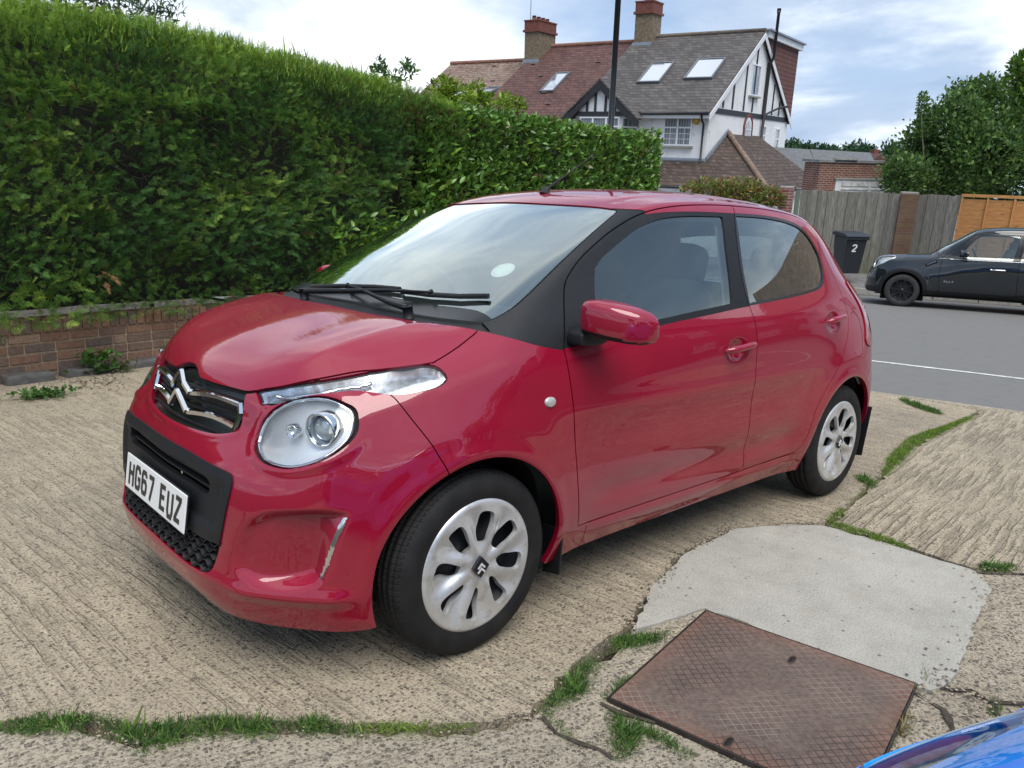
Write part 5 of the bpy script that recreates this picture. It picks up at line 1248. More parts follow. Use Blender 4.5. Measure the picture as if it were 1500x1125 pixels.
LEAF4 = np.array([(0, 0, 0), (.5, .27, .05), (1., 0, -.08), (.5, -.27, .05)]); LEAF4F = np.array([(0, 1, 2, 3)])
M['bark'] = simple('bark', (.12, .10, .08), .9, nscale=20, namt=.4, bump=.6)
def tree(name, label, base, top, blobs, n, leaf, cols, seed, group=None, trunk_r=.12, limbs=7, T=(LEAF4, LEAF4F), cat='tree'):
    r = np.random.default_rng(seed); q = random.Random(seed); root = empty(name, label, cat, group=group)
    tk = MB(); tk.smooth = True; b, t = Vector(base), Vector(top)
    tk.tube([b, b.lerp(t, .35)+Vector((q.gauss(0, .05), q.gauss(0, .05), 0)), b.lerp(t, .7)+Vector((q.gauss(0, .08), q.gauss(0, .08), 0)), t], [trunk_r, trunk_r*.75, trunk_r*.45, trunk_r*.12], 8); tk.build('trunk', M['bark'], root)
    lm = MB(); lm.smooth = True
    for i in range(limbs):
        c, R = blobs[q.randrange(len(blobs))]; s = b.lerp(t, q.uniform(.1, .6)); e = Vector(c)+Vector((q.gauss(0, .4), q.gauss(0, .4), q.gauss(0, .3)))*R
        lm.tube([s, s.lerp(e, .5)+Vector((0, 0, .08*R)), e], [trunk_r*.42, trunk_r*.26, trunk_r*.06], 6)
    lm.build('branches', M['bark'], root)
    crown('crown', blobs, n, leaf, cols, root, r, T); return root
DG = [(.080, .155, .042), (.105, .195, .050), (.15, .25, .058), (.060, .12, .040)]
# big shrubby tree behind the fence on the right
def blobset(spec, depth, jit, seed):
    q = random.Random(seed); return [(at(x, y, depth+q.uniform(-jit, jit)), r) for x, y, r in spec]
bs = blobset([(1325, 262, .75), (1345, 225, .85), (1375, 205, .95), (1400, 180, .95), (1420, 150, .7), (1438, 140, .6), (1460, 175, 1.1), (1490, 200, 1.2), (1530, 190, 1.5), (1440, 230, 1.3), (1380, 250, 1.1), (1500, 255, 1.4), (1580, 230, 1.8), (1315, 245, .4), (1350, 270, .8), (1420, 268, 1.)], 25, .9, 1)
tree('shrubby_tree', 'large dark green spreading tree behind the fence at the right edge', at(1430, 340, 25.4), at(1435, 150, 25), bs, 42000, .155, DG, 21, trunk_r=.10, limbs=26)
bs = [(at(1352, y, 24.6), s) for y, s in ((140, .10), (150, .16), (165, .20), (180, .22), (195, .25))]
tree('young_tree', 'thin upright sapling tip rising beside the large tree behind the fence', at(1356, 285, 24.6), at(1351, 136, 24.6), bs, 700, .12, DG, 22, trunk_r=.03, limbs=3)
bs = blobset([(1500, 95, .28), (1490, 118, .22), (1510, 130, .35), (1498, 160, .2), (1530, 100, .5), (1550, 150, .6), (1492, 88, .12)], 17, .3, 3)
tree('maple_tree', 'bright green leafy branch tips entering at the top right corner', at(1570, 330, 17), at(1540, 100, 17), bs, 2600, .15, [(.10, .20, .03), (.15, .26, .04), (.07, .15, .03)], 23, trunk_r=.10, limbs=6)
# distant wood, each tree a thing
q = random.Random(9)
xs = [1150, 1163, 1178, 1192, 1206, 1220, 1233, 1246, 1262, 1277, 1293, 1306, 1322]; ys = [222, 214, 218, 224, 216, 222, 225, 221, 219, 228, 232, 218, 226]
place = ['behind the white house wall', 'directly beside the white house', 'second from the white house', 'above the grey lean-to roof', 'above the left end of the brick garage', 'over the garage left part', 'over the middle of the brick garage', 'over the garage right of its middle', 'conical, highest over the garage', 'low, beside the far red roof', 'behind the far red house', 'just left of the large tree', 'hidden behind the large tree']
for i, (x, y) in enumerate(zip(xs, ys)):
    D = 150+q.uniform(-12, 12); R0 = q.uniform(2.3, 3.1)
    bs = [(at(x+q.uniform(-7, 7), y+9+q.uniform(-2, 14), D), R0*q.uniform(.55, .9)) for _ in range(8)]+[(at(x, y+26, D), R0*1.25)]
    tree('distant_tree', 'distant round dark tree on the horizon, ' + place[i], at(x, y+75, D), at(x, y+6, D), bs, 2600, .75, [(.045, .095, .045), (.06, .12, .05), (.035, .08, .042)], 50+i, 'trees on the horizon', .25, 3)
# shrubs that show above the hedge
def shrub(name, label, depth, spec, n, leaf, cols, seed, T=(OVAL, OVALF), base=None, group=None):
    bs = blobset(spec, depth, .1, seed); c = bs[0][0]; return tree(name, label, Vector((c.x, c.y, .0)) if base is None else base, c, bs, n, leaf, cols, seed, group, .03, 6, T, 'shrub')
LM = [(.20, .30, .03), (.26, .36, .04), (.13, .22, .03)]
shrub('bamboo_shrub', 'feathery shrub with thin pointed leaves standing up behind the conifer hedge', 7.6, [(200, 14, .13), (222, 8, .10), (250, 8, .10), (236, 26, .12), (262, 14, .07), (178, 20, .16), (212, 32, .16)], 420, .085, [(.07, .12, .05), (.10, .17, .06), (.05, .09, .05)], 31, (OVAL*np.array([1, .42, 1]), OVALF))
shrub('copper_shrub', 'reddish-green shrub behind the hedge in the top left corner', 8.2, [(20, 12, .3), (70, 6, .28), (120, 10, .26), (155, 2, .22)], 900, .08, [(.10, .11, .045), (.13, .09, .055), (.08, .12, .04)], 32)
shrub('thin_tree', 'small thin tree tip with dark leaves above the hedge left of the terraced roofs', 13, [(553, 95, .10), (557, 112, .12), (592, 92, .08), (594, 110, .12), (603, 104, .08), (572, 114, .12)], 260, .095, DG, 33)
for i, (s, lb, n) in enumerate(((( (650, 128, .17), (668, 135, .16), (640, 140, .12), (684, 148, .14), (655, 150, .2)), 'pale lime shrub above the laurel hedge, nearest the conifer', 700), (((695, 135, .14), (700, 152, .18), (712, 148, .1), (688, 158, .1)), 'pale lime shrub above the laurel hedge, the middle one below the open skylights', 480), (((742, 148, .13), (738, 160, .16), (760, 150, .08), (765, 160, .1)), 'pale lime shrub above the laurel hedge, below the single skylight of the red roof', 380))):
    shrub('lime_shrub', lb, 11.2+i*.7, s, n, .085, LM, 40+i, group='lime shrubs above the laurel hedge')
shrub('photinia_hedge', 'low clipped shrub with yellow-green and reddish leaves in front of the white house garage', 21, [(1012, 286, .35), (1035, 284, .42), (1058, 283, .38), (1080, 284, .42), (1100, 285, .40), (1122, 288, .36), (1136, 292, .25), (1060, 300, .5), (1100, 300, .5)], 4200, .11, [(.18, .24, .05), (.12, .18, .04), (.25, .22, .06), (.24, .12, .05)], 45, base=at(1070, 340, 21))
# weeds at the foot of the wall
def weed(label, px, py, spread, n, leaf, h, seed, cols=((.06, .14, .035), (.09, .18, .04))):
    x, y = gpt(px, py); r = np.random.default_rng(seed); root = empty('wall_weed', label, 'weed', loc=(x, y, 0), group='weeds at the foot of the wall')
    P = np.stack([r.normal(0, spread, n), r.normal(0, spread*.6, n), r.random(n)*h*.9+.01], 1); d = np.stack([r.normal(0, .7, n), r.normal(0, .7, n), np.full(n, .7)], 1)
    v, F, a = instance(OVAL*np.array([1, 1.6, 1]), OVALF, P, rot_frames(d, r.normal(0, .5, n)), leaf*r.uniform(.6, 1.3, n), np.array(cols)[r.integers(0, len(cols), n)]*r.uniform(.7, 1.3, (n, 1))); mesh_np('leaves', v, F, M['leaf'], np.clip(a, 0, 1), root)
    st = MB(); q = random.Random(seed)
    for _ in range(14): a = q.random()*6.3; st.tube([(0, 0, 0), (math.cos(a)*spread*.5, math.sin(a)*spread*.4, h*.5), (math.cos(a)*spread, math.sin(a)*spread*.6, h*q.uniform(.6, 1))], [.002, .0015, .0008], 4, caps=False)
    st.build('stems', simple('green_stem', (.12, .17, .06), .7), root)
weed('low spreading green weed on the slab at the foot of the brick wall', 62, 583, .085, 420, .028, .045, 61)
weed('tall broad-leaved weed against the brick wall', 146, 548, .075, 70, .070, .17, 62)
weed('small reddish-stemmed weed on the ground behind the car nose', 186, 545, .05, 40, .04, .07, 63, ((.10, .15, .05), (.16, .12, .06)))
lf = MB(); q = random.Random(8)
for _ in range(260):
    x, y = gpt(q.gauss(140, 28), q.gauss(562, 7)); a = q.random()*6.3; s = q.uniform(.008, .022); lf.cur = q.randrange(2)
    lf.add([(x, y, .006), (x+s*math.cos(a), y+s*math.sin(a), .012), (x+s*1.4*math.cos(a+.5), y+s*1.4*math.sin(a+.5), .006)], [(0, 1, 2)])
tag(lf.build('leaf_litter', [simple('dead_leaf_a', (.16, .10, .06), .9), simple('dead_leaf_b', (.07, .05, .035), .9)]), kind='stuff')
# ---------------------------------------------------------------- houses across the road
def ray_h(px, y): return 210.6+.0256*(px-750)
def hdir(px):
    v = CAMM.T @ np.array([(px-750)/CAMF, -(ray_h(px, 0)-562.5)/CAMF, 1.]); v -= UP*(v@UP); return Vector(v/np.linalg.norm(v))
HX = -hdir(-1000); HZ = UPV.normalized(); HY = HZ.cross(HX); HO = at(1040, 160, 30)
def hmat(off=(0, 0, 0), o=HO):
    m = Matrix.Identity(4); p_ = o + HX*off[0] + HY*off[1] + HZ*off[2]
    for i, v in enumerate((HX, HY, HZ)):
        for j in range(3): m[j][i] = v[j]
    for j in range(3): m[j][3] = p_[j]
    return m
def tiles(name, cols, row=.105, w=.17, patch=None, lichen=None, spots=0.):
    """plain roof tiles: rows by height, staggered tiles along the eaves"""
    k = NM(name); X, Y, Z = k.sep(k.co()); rw = k.math('DIVIDE', Z, row); ri = k.math('FLOOR', rw); rf = k.math('FRACT', rw)
    al = k.math('ADD', k.math('ADD', X, Y), k.math('MULTIPLY', k.math('MODULO', ri, 2), w/2)); ci = k.math('FLOOR', k.math('DIVIDE', al, w)); cf = k.math('FRACT', k.math('DIVIDE', al, w))
    wn_ = k.n.new('ShaderNodeTexWhiteNoise'); wn_.noise_dimensions = '2D'; k.l.new(k.comb(ri, ci, 0), wn_.inputs[0]); rnd = wn_.outputs['Value']
    c = k.ramp(rnd, [(i/(len(cols)-1)*.9+.05, v) for i, v in enumerate(cols)]); n = k.noise(1.1, 5, .6); n2 = k.noise(6, 4, .6)
    c = k.mix(k.ramp(n, [(.35, .45), (.65, 0.)]), c, tuple(v*.55 for v in cols[0]))
    if lichen: c = k.mix(k.ramp(k.vor(2.6), [(.06, .9), (.12, 0.)]), c, lichen); c = k.mix(k.ramp(k.noise(7, 3, .6), [(.62, 0.), (.72, .6)]), c, lichen)
    if patch: c = k.mix(k.ramp(n2, [(.54, 0.), (.62, .75)]), c, patch)
    edge = k.ramp(rf, [(.0, .0), (.30, 1.)]); gap = k.math('MULTIPLY', k.ramp(cf, [(0, 0.), (.07, 1.)]), edge)
    c = k.mix(gap, tuple(v*.30 for v in cols[0]), c); k.set('Base Color', c).set('Roughness', .85)
    k.bump(k.math('ADD', k.math('SUBTRACT', 1., rf), k.math('MULTIPLY', rnd, .4)), 1., .03); return k.m
T_GREY = tiles('grey_brown_tiles', [(.068, .060, .058), (.095, .085, .080), (.125, .112, .105)], row=.125, w=.2)
T_RED = tiles('red_brown_tiles', [(.075, .030, .027), (.100, .042, .036), (.13, .060, .048)], patch=(.15, .070, .055), row=.125, w=.2)
T_BROWN = tiles('mottled_brown_tiles', [(.16, .10, .075), (.22, .15, .11), (.27, .19, .15)], patch=(.30, .24, .19))
T_GAR = tiles('lichened_brown_tiles', [(.055, .036, .028), (.080, .052, .040), (.105, .070, .055)], row=.125, w=.2, lichen=(.33, .30, .26))
T_HUNG = tiles('hung_red_tiles', [(.13, .050, .040), (.16, .065, .05)], row=.19, w=.17)
T_SLATE = simple('grey_felt_roof', (.12, .125, .13), .9, nscale=5, namt=.35)
def render_mat():
    k = NM('white_pebbledash'); n = k.noise(70, 3, .7); b = k.noise(1.4, 5, .65); b2 = k.noise(3.2, 4, .7, k.co(scale=(1, 1, .45)))
    c = k.ramp(n, [(.3, (.80, .80, .79)), (.6, (.90, .90, .89))]); c = k.mix(k.ramp(b, [(.30, .25), (.5, 0.)]), c, (.60, .59, .57)); c = k.mix(k.ramp(b2, [(.60, 0.), (.70, .55)]), c, (.36, .32, .28))
    k.set('Base Color', c).set('Roughness', .95); k.bump(n, .7, .02); return k.m
M['render'] = render_mat()
M['whitepaint'] = simple('white_paintwork', (.74, .75, .76), .45, nscale=5, namt=.08)
M['blackwood'] = simple('black_painted_timber', (.022, .022, .025), .6, nscale=9, namt=.3)
M['pvc'] = simple('white_window_frame', (.80, .81, .82), .3)
M['lead'] = simple('grey_lead_flashing', (.25, .29, .34), .6, nscale=5)
M['stackbrick'] = simple('weathered_stock_brick', (.19, .145, .095), .9, nscale=9, namt=.45, bump=.8, bscale=40)
M['redbrick'] = simple('red_chimney_brick', (.17, .060, .045), .9, nscale=11, namt=.4, bump=.8, bscale=40)
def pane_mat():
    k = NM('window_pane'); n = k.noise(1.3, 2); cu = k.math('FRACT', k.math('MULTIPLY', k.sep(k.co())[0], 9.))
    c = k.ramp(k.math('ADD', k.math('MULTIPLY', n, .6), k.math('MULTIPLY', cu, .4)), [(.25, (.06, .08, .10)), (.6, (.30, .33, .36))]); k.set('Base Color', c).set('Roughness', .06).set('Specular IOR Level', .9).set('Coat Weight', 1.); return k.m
M['pane'] = pane_mat()
M['skypane'] = simple('roof_window_pane', (.66, .70, .74), .06, .85, 1.)
def casement(root, u0, u1, z0, z1, y, cols, split=.33, sill=True, bars=True, name='window', axis='u', x=0.):
    """window: frame, mullions, transom and glazing bars; faces -y (axis u) or +x (axis s)"""
    def B(m, a0, a1, b0, b1, d0, d1):
        if axis == 'u': m.box(((a0+a1)/2, y-(d0+d1)/2, (b0+b1)/2), (a1-a0, abs(d1-d0), b1-b0))
        else: m.box((x+(d0+d1)/2, (a0+a1)/2, (b0+b1)/2), (abs(d1-d0), a1-a0, b1-b0))
    g = MB(); B(g, u0+.02, u1-.02, z0+.02, z1-.02, .0, .02)
    pane = g; m = MB(); f = .055
    B(m, u0, u0+f, z0, z1, .0, .06); B(m, u1-f, u1, z0, z1, 0, .06); B(m, u0+f, u1-f, z0, z0+f, 0, .06); B(m, u0+f, u1-f, z1-f, z1, 0, .06)
    w = (u1-u0)/cols; zt = z1-(z1-z0)*split
    for i in range(1, cols): B(m, u0+w*i-.035, u0+w*i+.035, z0+f, z1-f, 0, .055)
    for i in range(cols):
        a, b = u0+w*i+.055, u0+w*(i+1)-.055
        if split: B(m, a, b, zt-.03, zt+.03, 0, .05)
        if bars and axis == 'u':
            for kk in (1,): B(m, (a+b)/2-.009, (a+b)/2+.009, z0+f, zt-.03, .0, .034)
            for kk in (1, 2): zz_ = z0+f+(zt-.03-z0-f)*kk/3; B(m, a, (a+b)/2-.010, zz_-.009, zz_+.009, 0, .032); B(m, (a+b)/2+.010, b, zz_-.009, zz_+.009, 0, .032)
    o = m.build(name, M['pvc'], root); pane.build('pane', M['pane'], o)
    if sill: s = MB(); B(s, u0-.10, u1+.10, z0-.07, z0-.002, 0, .14); s.build('sill', M['kerb'], o)
    return o
def slab(m, pts, t=.09):
    """roof plane from 3 or 4 corners with thickness downwards"""
    P = [Vector(p) for p in pts]; n = (P[1]-P[0]).cross(P[2]-P[0]).normalized(); n = n if n.z > 0 else -n
    vs = [tuple(p) for p in P]+[tuple(p-n*t) for p in P]; k = len(P); m.add(vs, [tuple(range(k)), tuple(range(k, 2*k))[::-1]]+[(i, (i+1) % k, k+(i+1) % k, k+i) for i in range(k)])
def roofwin(root, u0, u1, z0, z1, plane, name='skylight', openv=0.):
    """roof window lying in the front slope; plane(z) -> y"""
    y0, y1 = plane(z0), plane(z1); nrm = Vector((0, -(z1-z0), (y1-y0))).normalized(); L = math.hypot(z1-z0, y1-y0); e = Vector((0, (y1-y0)/L, (z1-z0)/L))
    O = Vector((u0, y0, z0))+nrm*.06; W = u1-u0
    if openv: O = O + nrm*.0
    def P(a, b, c): 
        lift = openv*(1-b/L) if openv else 0
        return tuple(O+Vector((a, 0, 0))+e*b+nrm*(c+lift))
    m = MB(); f = .07
    for a0, a1, b0, b1 in ((0, f, 0, L), (W-f, W, 0, L), (f, W-f, 0, f), (f, W-f, L-f, L)):
        m.add([P(a0, b0, -.06), P(a1, b0, -.06), P(a1, b1, -.06), P(a0, b1, -.06), P(a0, b0, .05), P(a1, b0, .05), P(a1, b1, .05), P(a0, b1, .05)], [(0, 3, 2, 1), (4, 5, 6, 7), (0, 1, 5, 4), (1, 2, 6, 5), (2, 3, 7, 6), (3, 0, 4, 7)])
    o = m.build(name, simple('skylight_frame', (.13, .14, .155), .5), root); g = MB(); g.add([P(f, f, .02), P(W-f, f, .02), P(W-f, L-f, .02), P(f, L-f, .02)], [(0, 1, 2, 3)]); g.build('pane', M['skypane'], o); return o
def chimney(root, u, y, z0, z1, w, d, pots, brick='stackbrick', split=None):
    c = MB(); zc = z1-.55; c.box((u, y, (z0+zc)/2), (w, d, zc-z0)); o = c.build('chimney', M[brick], root)
    t = MB(); t.box((u, y, zc+.05), (w+.16, d+.16, .10)); t.box((u, y, zc+.30), (w+.04, d+.04, .38)); t.box((u, y, zc+.52), (w+.10, d+.10, .06)); t.build('chimney_head', M['redbrick'], o)
    for i in range(pots):
        p = MB(); p.smooth = True; yy = y-d/2+d*(i+.5)/pots; p.tube([(u, yy, z1), (u, yy, z1+.20)], [.11, .10], 12); p.build('chimney_pot', M['redbrick'], o)
    l = MB(); l.box((u, y-d/2-.03, z0+.9), (w+.12, .05, .3)); l.build('flashing', M['lead'], o); return o
RY, RZ = 5.3, 3.42        # ridge of the white house
pitch = RZ/(RY+.35)
fy = lambda z: -.35 + (z+.12)/((RZ+.12)/(RY+.35))
def white_house():
    root = empty('white_house', 'white rendered semi-detached house with grey tiled roof and black timbered gables', 'house', mat=hmat())
    U0 = -5.95
    w = MB(); w.prism([(0, -6.2), (10.7, -6.2), (10.7, -.15), (RY, RZ-.18), (0, -.15)], U0, 0, 0); w.build('wall', M['render'], root, recalc=True)
    r = MB(); ov = .14
    slab(r, [(U0, -.35, -.12), (ov, -.35, -.12), (ov, RY, RZ), (U0, RY, RZ)]); slab(r, [(U0, RY+.001, RZ), (ov, RY+.001, RZ), (ov, 11.0, -.12), (U0, 11.0, -.12)]); rf = r.build('roof', T_GREY, root, recalc=True)
    rg = MB(); rg.smooth = True; rg.tube([(U0, RY, RZ+.02), (ov, RY, RZ+.02)], .10, 8); rg.build('ridge_tiles', simple('ridge_tile', (.14, .115, .09), .9, nscale=8, namt=.4), rf)
    fb = MB()
    for y0, z0, y1, z1 in ((-.38, -.20, RY, RZ-.08), (11.0, -.20, RY, RZ-.08)):
        a, b = Vector((ov+.004, y0, z0)), Vector((ov+.004, y1, z1)); fb.add([a, b, b+Vector((0, 0, -.24)), a+Vector((0, 0, -.24)), a+Vector((.03, 0, 0)), b+Vector((.03, 0, 0)), b+Vector((.03, 0, -.24)), a+Vector((.03, 0, -.24))], [(0, 1, 2, 3), (4, 7, 6, 5), (0, 4, 5, 1), (3, 2, 6, 7), (0, 3, 7, 4), (1, 5, 6, 2)])
    fb.build('bargeboard', M['whitepaint'], root, recalc=True)
    fa = MB(); fa.box(((-2.7+ov)/2, -.33, -.27), (2.7+ov, .05, .16)); fa.build('fascia', M['whitepaint'], root)
    gu = MB(); gu.smooth = True; gu.tube([(-2.72, -.42, -.17), (ov, -.42, -.17)], .058, 8); gu.tube([(-.17, -.42, -.2), (-.17, -.30, -.42), (-.17, -.09, -.55), (-.17, -.09, -2.0)], .042, 8); gu.build('gutter', M['blackwood'], root)
    # side timbers on the gable
    tb = MB(); X = .012; tb.box((X, 5.3, -.02), (.05, 10.5, .20))
    for y in (1.35, 2.45, 3.85, 5.0, 6.55, 7.9, 9.0):
        zt = (-.15 + (RZ-.1)*(y/RY) if y < RY else -.15+(RZ-.1)*((10.7-y)/(10.7-RY)))-.12
        if zt > .2: tb.box((X, y, .08+zt/2-.04+.02), (.045, .13, zt-.12))
    tb.build('timber_framing', M['blackwood'], root)
    casement(root, 4.45, 5.55, .78, 2.05, 0, 1, .0, True, False, axis='s', x=.0)
    # arched stair window
    ar = MB(); pts = [(4.25, -1.35), (5.15, -1.35)]+[(4.70+.45*math.cos(t), -.55+.45*math.sin(t)) for t in np.linspace(0, math.pi, 14)]
    ar.prism(pts, .0, .035, 0); o = ar.build('arched_window', M['pvc'], root, recalc=True)
    gp = MB(); gp.prism([(4.70+(a-4.70)*.78, -.80+(b+.80)*.80) for a, b in pts], .036, .040, 0); gp.build('pane', M['pane'], o, recalc=True)
    bar = MB(); bar.box((.048, 4.70, -.78), (.012, .035, .95)); bar.box((.048, 4.50, -.78), (.012, .03, .8)); bar.box((.048, 4.90, -.78), (.012, .03, .8)); bar.box((.050, 4.70, -.62), (.012, .7, .035)); bar.build('glazing_bars', M['pvc'], o)
    br = MB(); br.ribbon([(.004, 4.20, -1.35), (.004, 4.20, -.56)]+[(.004, 4.70+.53*math.cos(t), -.56+.53*math.sin(t)) for t in np.linspace(math.pi, 0, 14)]+[(.004, 5.20, -1.35)], .16, .055, (1, 0, 0)); br.build('brick_arch', M['redbrick'], o, recalc=True)
    casement(root, 6.55, 7.25, -1.25, -.40, 0, 1, .5, True, False, axis='s', x=.0); casement(root, 8.75, 9.45, -1.55, -.45, 0, 1, .45, False, False, axis='s', x=.0)
    # front
    casement(root, -1.86, -.66, -1.38, -.30, 0., 2, .36, name='window')
    al = MB(); al.smooth = True; al.tube([(-.50, .0, -.45), (-.50, -.09, -.45)], [.14, .12], 20); al.build('alarm_box', simple('yellow_alarm_box', (.62, .40, .10), .5), root)
    # bay with its black and white gable
    bayL, bayR, by = -5.80, -3.0, -.75
    b = MB(); b.prism([(bayL, .0), (bayL+.45, by), (bayR-.45, by), (bayR, .0)], -6.2, -.12); b.build('bay', M['render'], root)
    gw = MB(); gw.prism([(bayL-.15, -.20), (bayR+.15, -.20), (-4.40, 1.02)], by-.02, by+.4, 1); gw.build('gable_infill', M['whitepaint'], root)
    for s, e in (((bayL-.42, -.42), (-4.40, 1.08)), ((bayR+.42, -.42), (-4.40, 1.08))):
        g = MB(); y0 = by-.12; a, c = Vector((s[0], 0, s[1])), Vector((e[0], 0, e[1])); m_ = a.lerp(c, .35)+Vector((0, 0, -.10))
        pl = [a, m_, c]; vs = []
        for p_ in pl:
            for dz in (.0, -.30 if p_ is not c else -.34):
                for yy in (y0, y0-.07): vs.append((p_.x, yy, p_.z+dz))
        fs = []
        for i in range(2): o_ = i*4; fs += [(o_, o_+4, o_+6, o_+2), (o_+1, o_+3, o_+7, o_+5), (o_, o_+1, o_+5, o_+4), (o_+2, o_+6, o_+7, o_+3)]
        fs += [(0, 2, 3, 1), (8, 9, 11, 10)]; g.add(vs, fs); g.build('bay_bargeboard', M['blackwood'], root, recalc=True)
    tb = MB(); tb.box((-4.40, by-.05, -.20), (3.0, .06, .17))
    for u, h in ((-5.0, .50), (-4.62, .85), (-4.15, .85), (-3.72, .50)): tb.box((u, by-.045, -.11+h/2), (.09, .05, h))
    tb.build('bay_timbers', M['blackwood'], root)
    br_ = MB(); sl = 1.50/1.82; ya = fy(1.15)+.3
    slab(br_, [(bayL-.42, by-.2, -.38), (-4.40, by-.2, 1.16), (-4.40, ya, 1.16), (bayL-.42, fy(-.38)+.2, -.38)], .06); slab(br_, [(bayR+.42, by-.2, -.38), (-4.399, by-.2, 1.16), (-4.399, ya, 1.16), (bayR+.42, fy(-.38)+.2, -.38)], .06); br_.build('bay_roof', T_GREY, root, recalc=True)
    casement(root, bayL+.47, bayR-.47, -1.45, -.32, by, 3, .33, name='window')
    # angled side light of the bay
    sw = MB(); e_ = Vector((.45, .75, 0)).normalized(); nn = Vector((e_.y, -e_.x, 0)); A = Vector((bayR-.45, by, 0))
    def Q(a, z, d): q_ = A+e_*a+nn*d; return (q_.x, q_.y, z)
    def bb(m, a0, a1, z0, z1, d0, d1): m.add([Q(a0, z0, d0), Q(a1, z0, d0), Q(a1, z1, d0), Q(a0, z1, d0), Q(a0, z0, d1), Q(a1, z0, d1), Q(a1, z1, d1), Q(a0, z1, d1)], [(0, 1, 2, 3), (4, 7, 6, 5), (0, 4, 5, 1), (2, 6, 7, 3), (0, 3, 7, 4), (1, 5, 6, 2)])
    for a0, a1, z0, z1 in ((.05, .11, -1.45, -.32), (.78, .84, -1.45, -.32), (.11, .78, -1.45, -1.39), (.11, .78, -.38, -.32), (.11, .78, -.73, -.67)): bb(sw, a0, a1, z0, z1, 0, .05)
    bb(sw, .44, .46, -1.39, -.73, 0, .03); bb(sw, .11, .44, -1.07, -1.05, 0, .03); bb(sw, .46, .78, -1.07, -1.05, 0, .03)
    o = sw.build('bay_side_window', M['pvc'], root, recalc=True); pn = MB(); bb(pn, .08, .80, -1.42, -.35, .0, .015); pn.build('pane', M['pane'], o, recalc=True)
    roofwin(root, -3.98, -2.92, 1.10, 2.02, fy); roofwin(root, -1.95, -.70, 1.22, 2.12, fy)
    chimney(root, -5.35, RY-.1, 2.1, 4.9, .85, 1.0, 2)
    # rear dormer of hung tiles
    dm = MB(); dm.prism([(5.75, RZ-.35), (10.4, .0), (10.95, 0), (10.95, RZ-.22), (5.75, RZ-.22)], -5.5, .06, 0); dm.build('dormer', T_HUNG, root, recalc=True)
    df = MB(); df.box((-2.6, 8.45, RZ-.08), (5.6, 5.5, .26)); df.build('dormer_fascia', M['whitepaint'], root); dt = MB(); dt.box((-2.6, 8.45, RZ+.09), (5.8, 5.7, .07)); dt.build('dormer_capping', M['lead'], root)
    # soil pipe up the gable
    sp = MB(); sp.smooth = True; sp.tube([(.12, 6.45, -1.6), (.12, 6.45, 2.15), (.30, 6.30, 2.45), (.30, 6.30, 4.3)], .065, 10); sp.tube([(.12, 6.5, .05), (.20, 8.2, .42), (.16, 9.9, .60)], .05, 8); sp.tube([(.30, 6.30, 4.25), (.30, 6.30, 4.42)], .09, 8); sp.build('soil_pipe', M['blackwood'], root)
    # ground floor: tiled hipped roof of the garage wrapping the corner
    gr = MB(); ez = -2.86; fx = 3.05; fy_ = -1.55
    slab(gr, [(-2.55, fy_, ez), (fx, fy_, ez), (.0, 2.25, -.86), (.0, .0, -1.97), (-2.2, .0, -1.97)][:2]+[(.0, 2.25, -.86), (.0, -.0, -1.97)], .07)
    slab(gr, [(-2.55, fy_, ez), (.0+.0, fy_, ez), (.0, -.005, -1.985), (-2.15, -.005, -1.985)], .05)
    slab(gr, [(fx, fy_, ez), (fx, 6.4, ez), (.005, 6.4, -.86), (.005, 2.25, -.86)], .07); g2 = gr.build('garage_roof', T_GAR, root, recalc=True)
    hp = MB(); hp.smooth = True; hp.tube([(fx, fy_, ez+.05), (.02, 2.25, -.80)], .105, 8); hp.build('hip_tiles', simple('lichened_hip', (.19, .13, .095), .9, nscale=7, namt=.5), g2)
    fl = MB(); fl.ribbon([(-2.2, -.03, -1.90), (-.0, -.03, -1.90)], .13, .02, (0, -1, 0)); fl.ribbon([(.03, .0, -1.86), (.03, 2.25, -.74)], .24, .02, (1, 0, 0)); fl.build('flashing', M['lead'], g2, recalc=True)
    gw = MB(); gw.box((.25, 2.3, -4.6), (5.3, 7.4, 3.4)); gw.build('garage_wall', M['render'], root)
    ff = MB(); ff.box((.25, fy_+.03, ez-.15), (5.65, .05, .17)); ff.box((fx+.03, 2.4, ez-.15), (.05, 8., .17)); ff.build('garage_fascia', M['whitepaint'], root); gg = MB(); gg.smooth = True; gg.tube([(-2.6, fy_-.06, ez-.06), (fx+.06, fy_-.06, ez-.06), (fx+.10, 6.4, ez-.06)], .05, 8); gg.tube([(fx+.1, 6.0, ez-.1), (fx+.1, 6.0, -6)], .04, 8); gg.build('garage_gutter', M['blackwood'], root)
    gb = MB(); gb.box((-1.2, fy_+.30, -3.6), (1.9, .08, .9)); gb.build('striped_brick_panel', M['redbrick'], root)
    ln = MB(); slab(ln, [(3.0, 6.5, -2.75), (5.6, 6.6, -2.75), (3.2, 15.4, -1.45), (.1, 15.4, -1.30), (.1, 6.5, -1.25)][:3]+[(.1, 15.4, -1.35)], .08); slab(ln, [(3.0, 6.5, -2.75), (.1, 15.3, -1.36), (.1, 6.5, -1.30)], .08); ln.build('lean_to_roof', T_SLATE, root, recalc=True)
    lw = MB(); lw.box((2.4, 10.5, -4.6), (4.6, 7.8, 3.5)); lw.build('lean_to_wall', M['render'], root)
    return root
white_house()
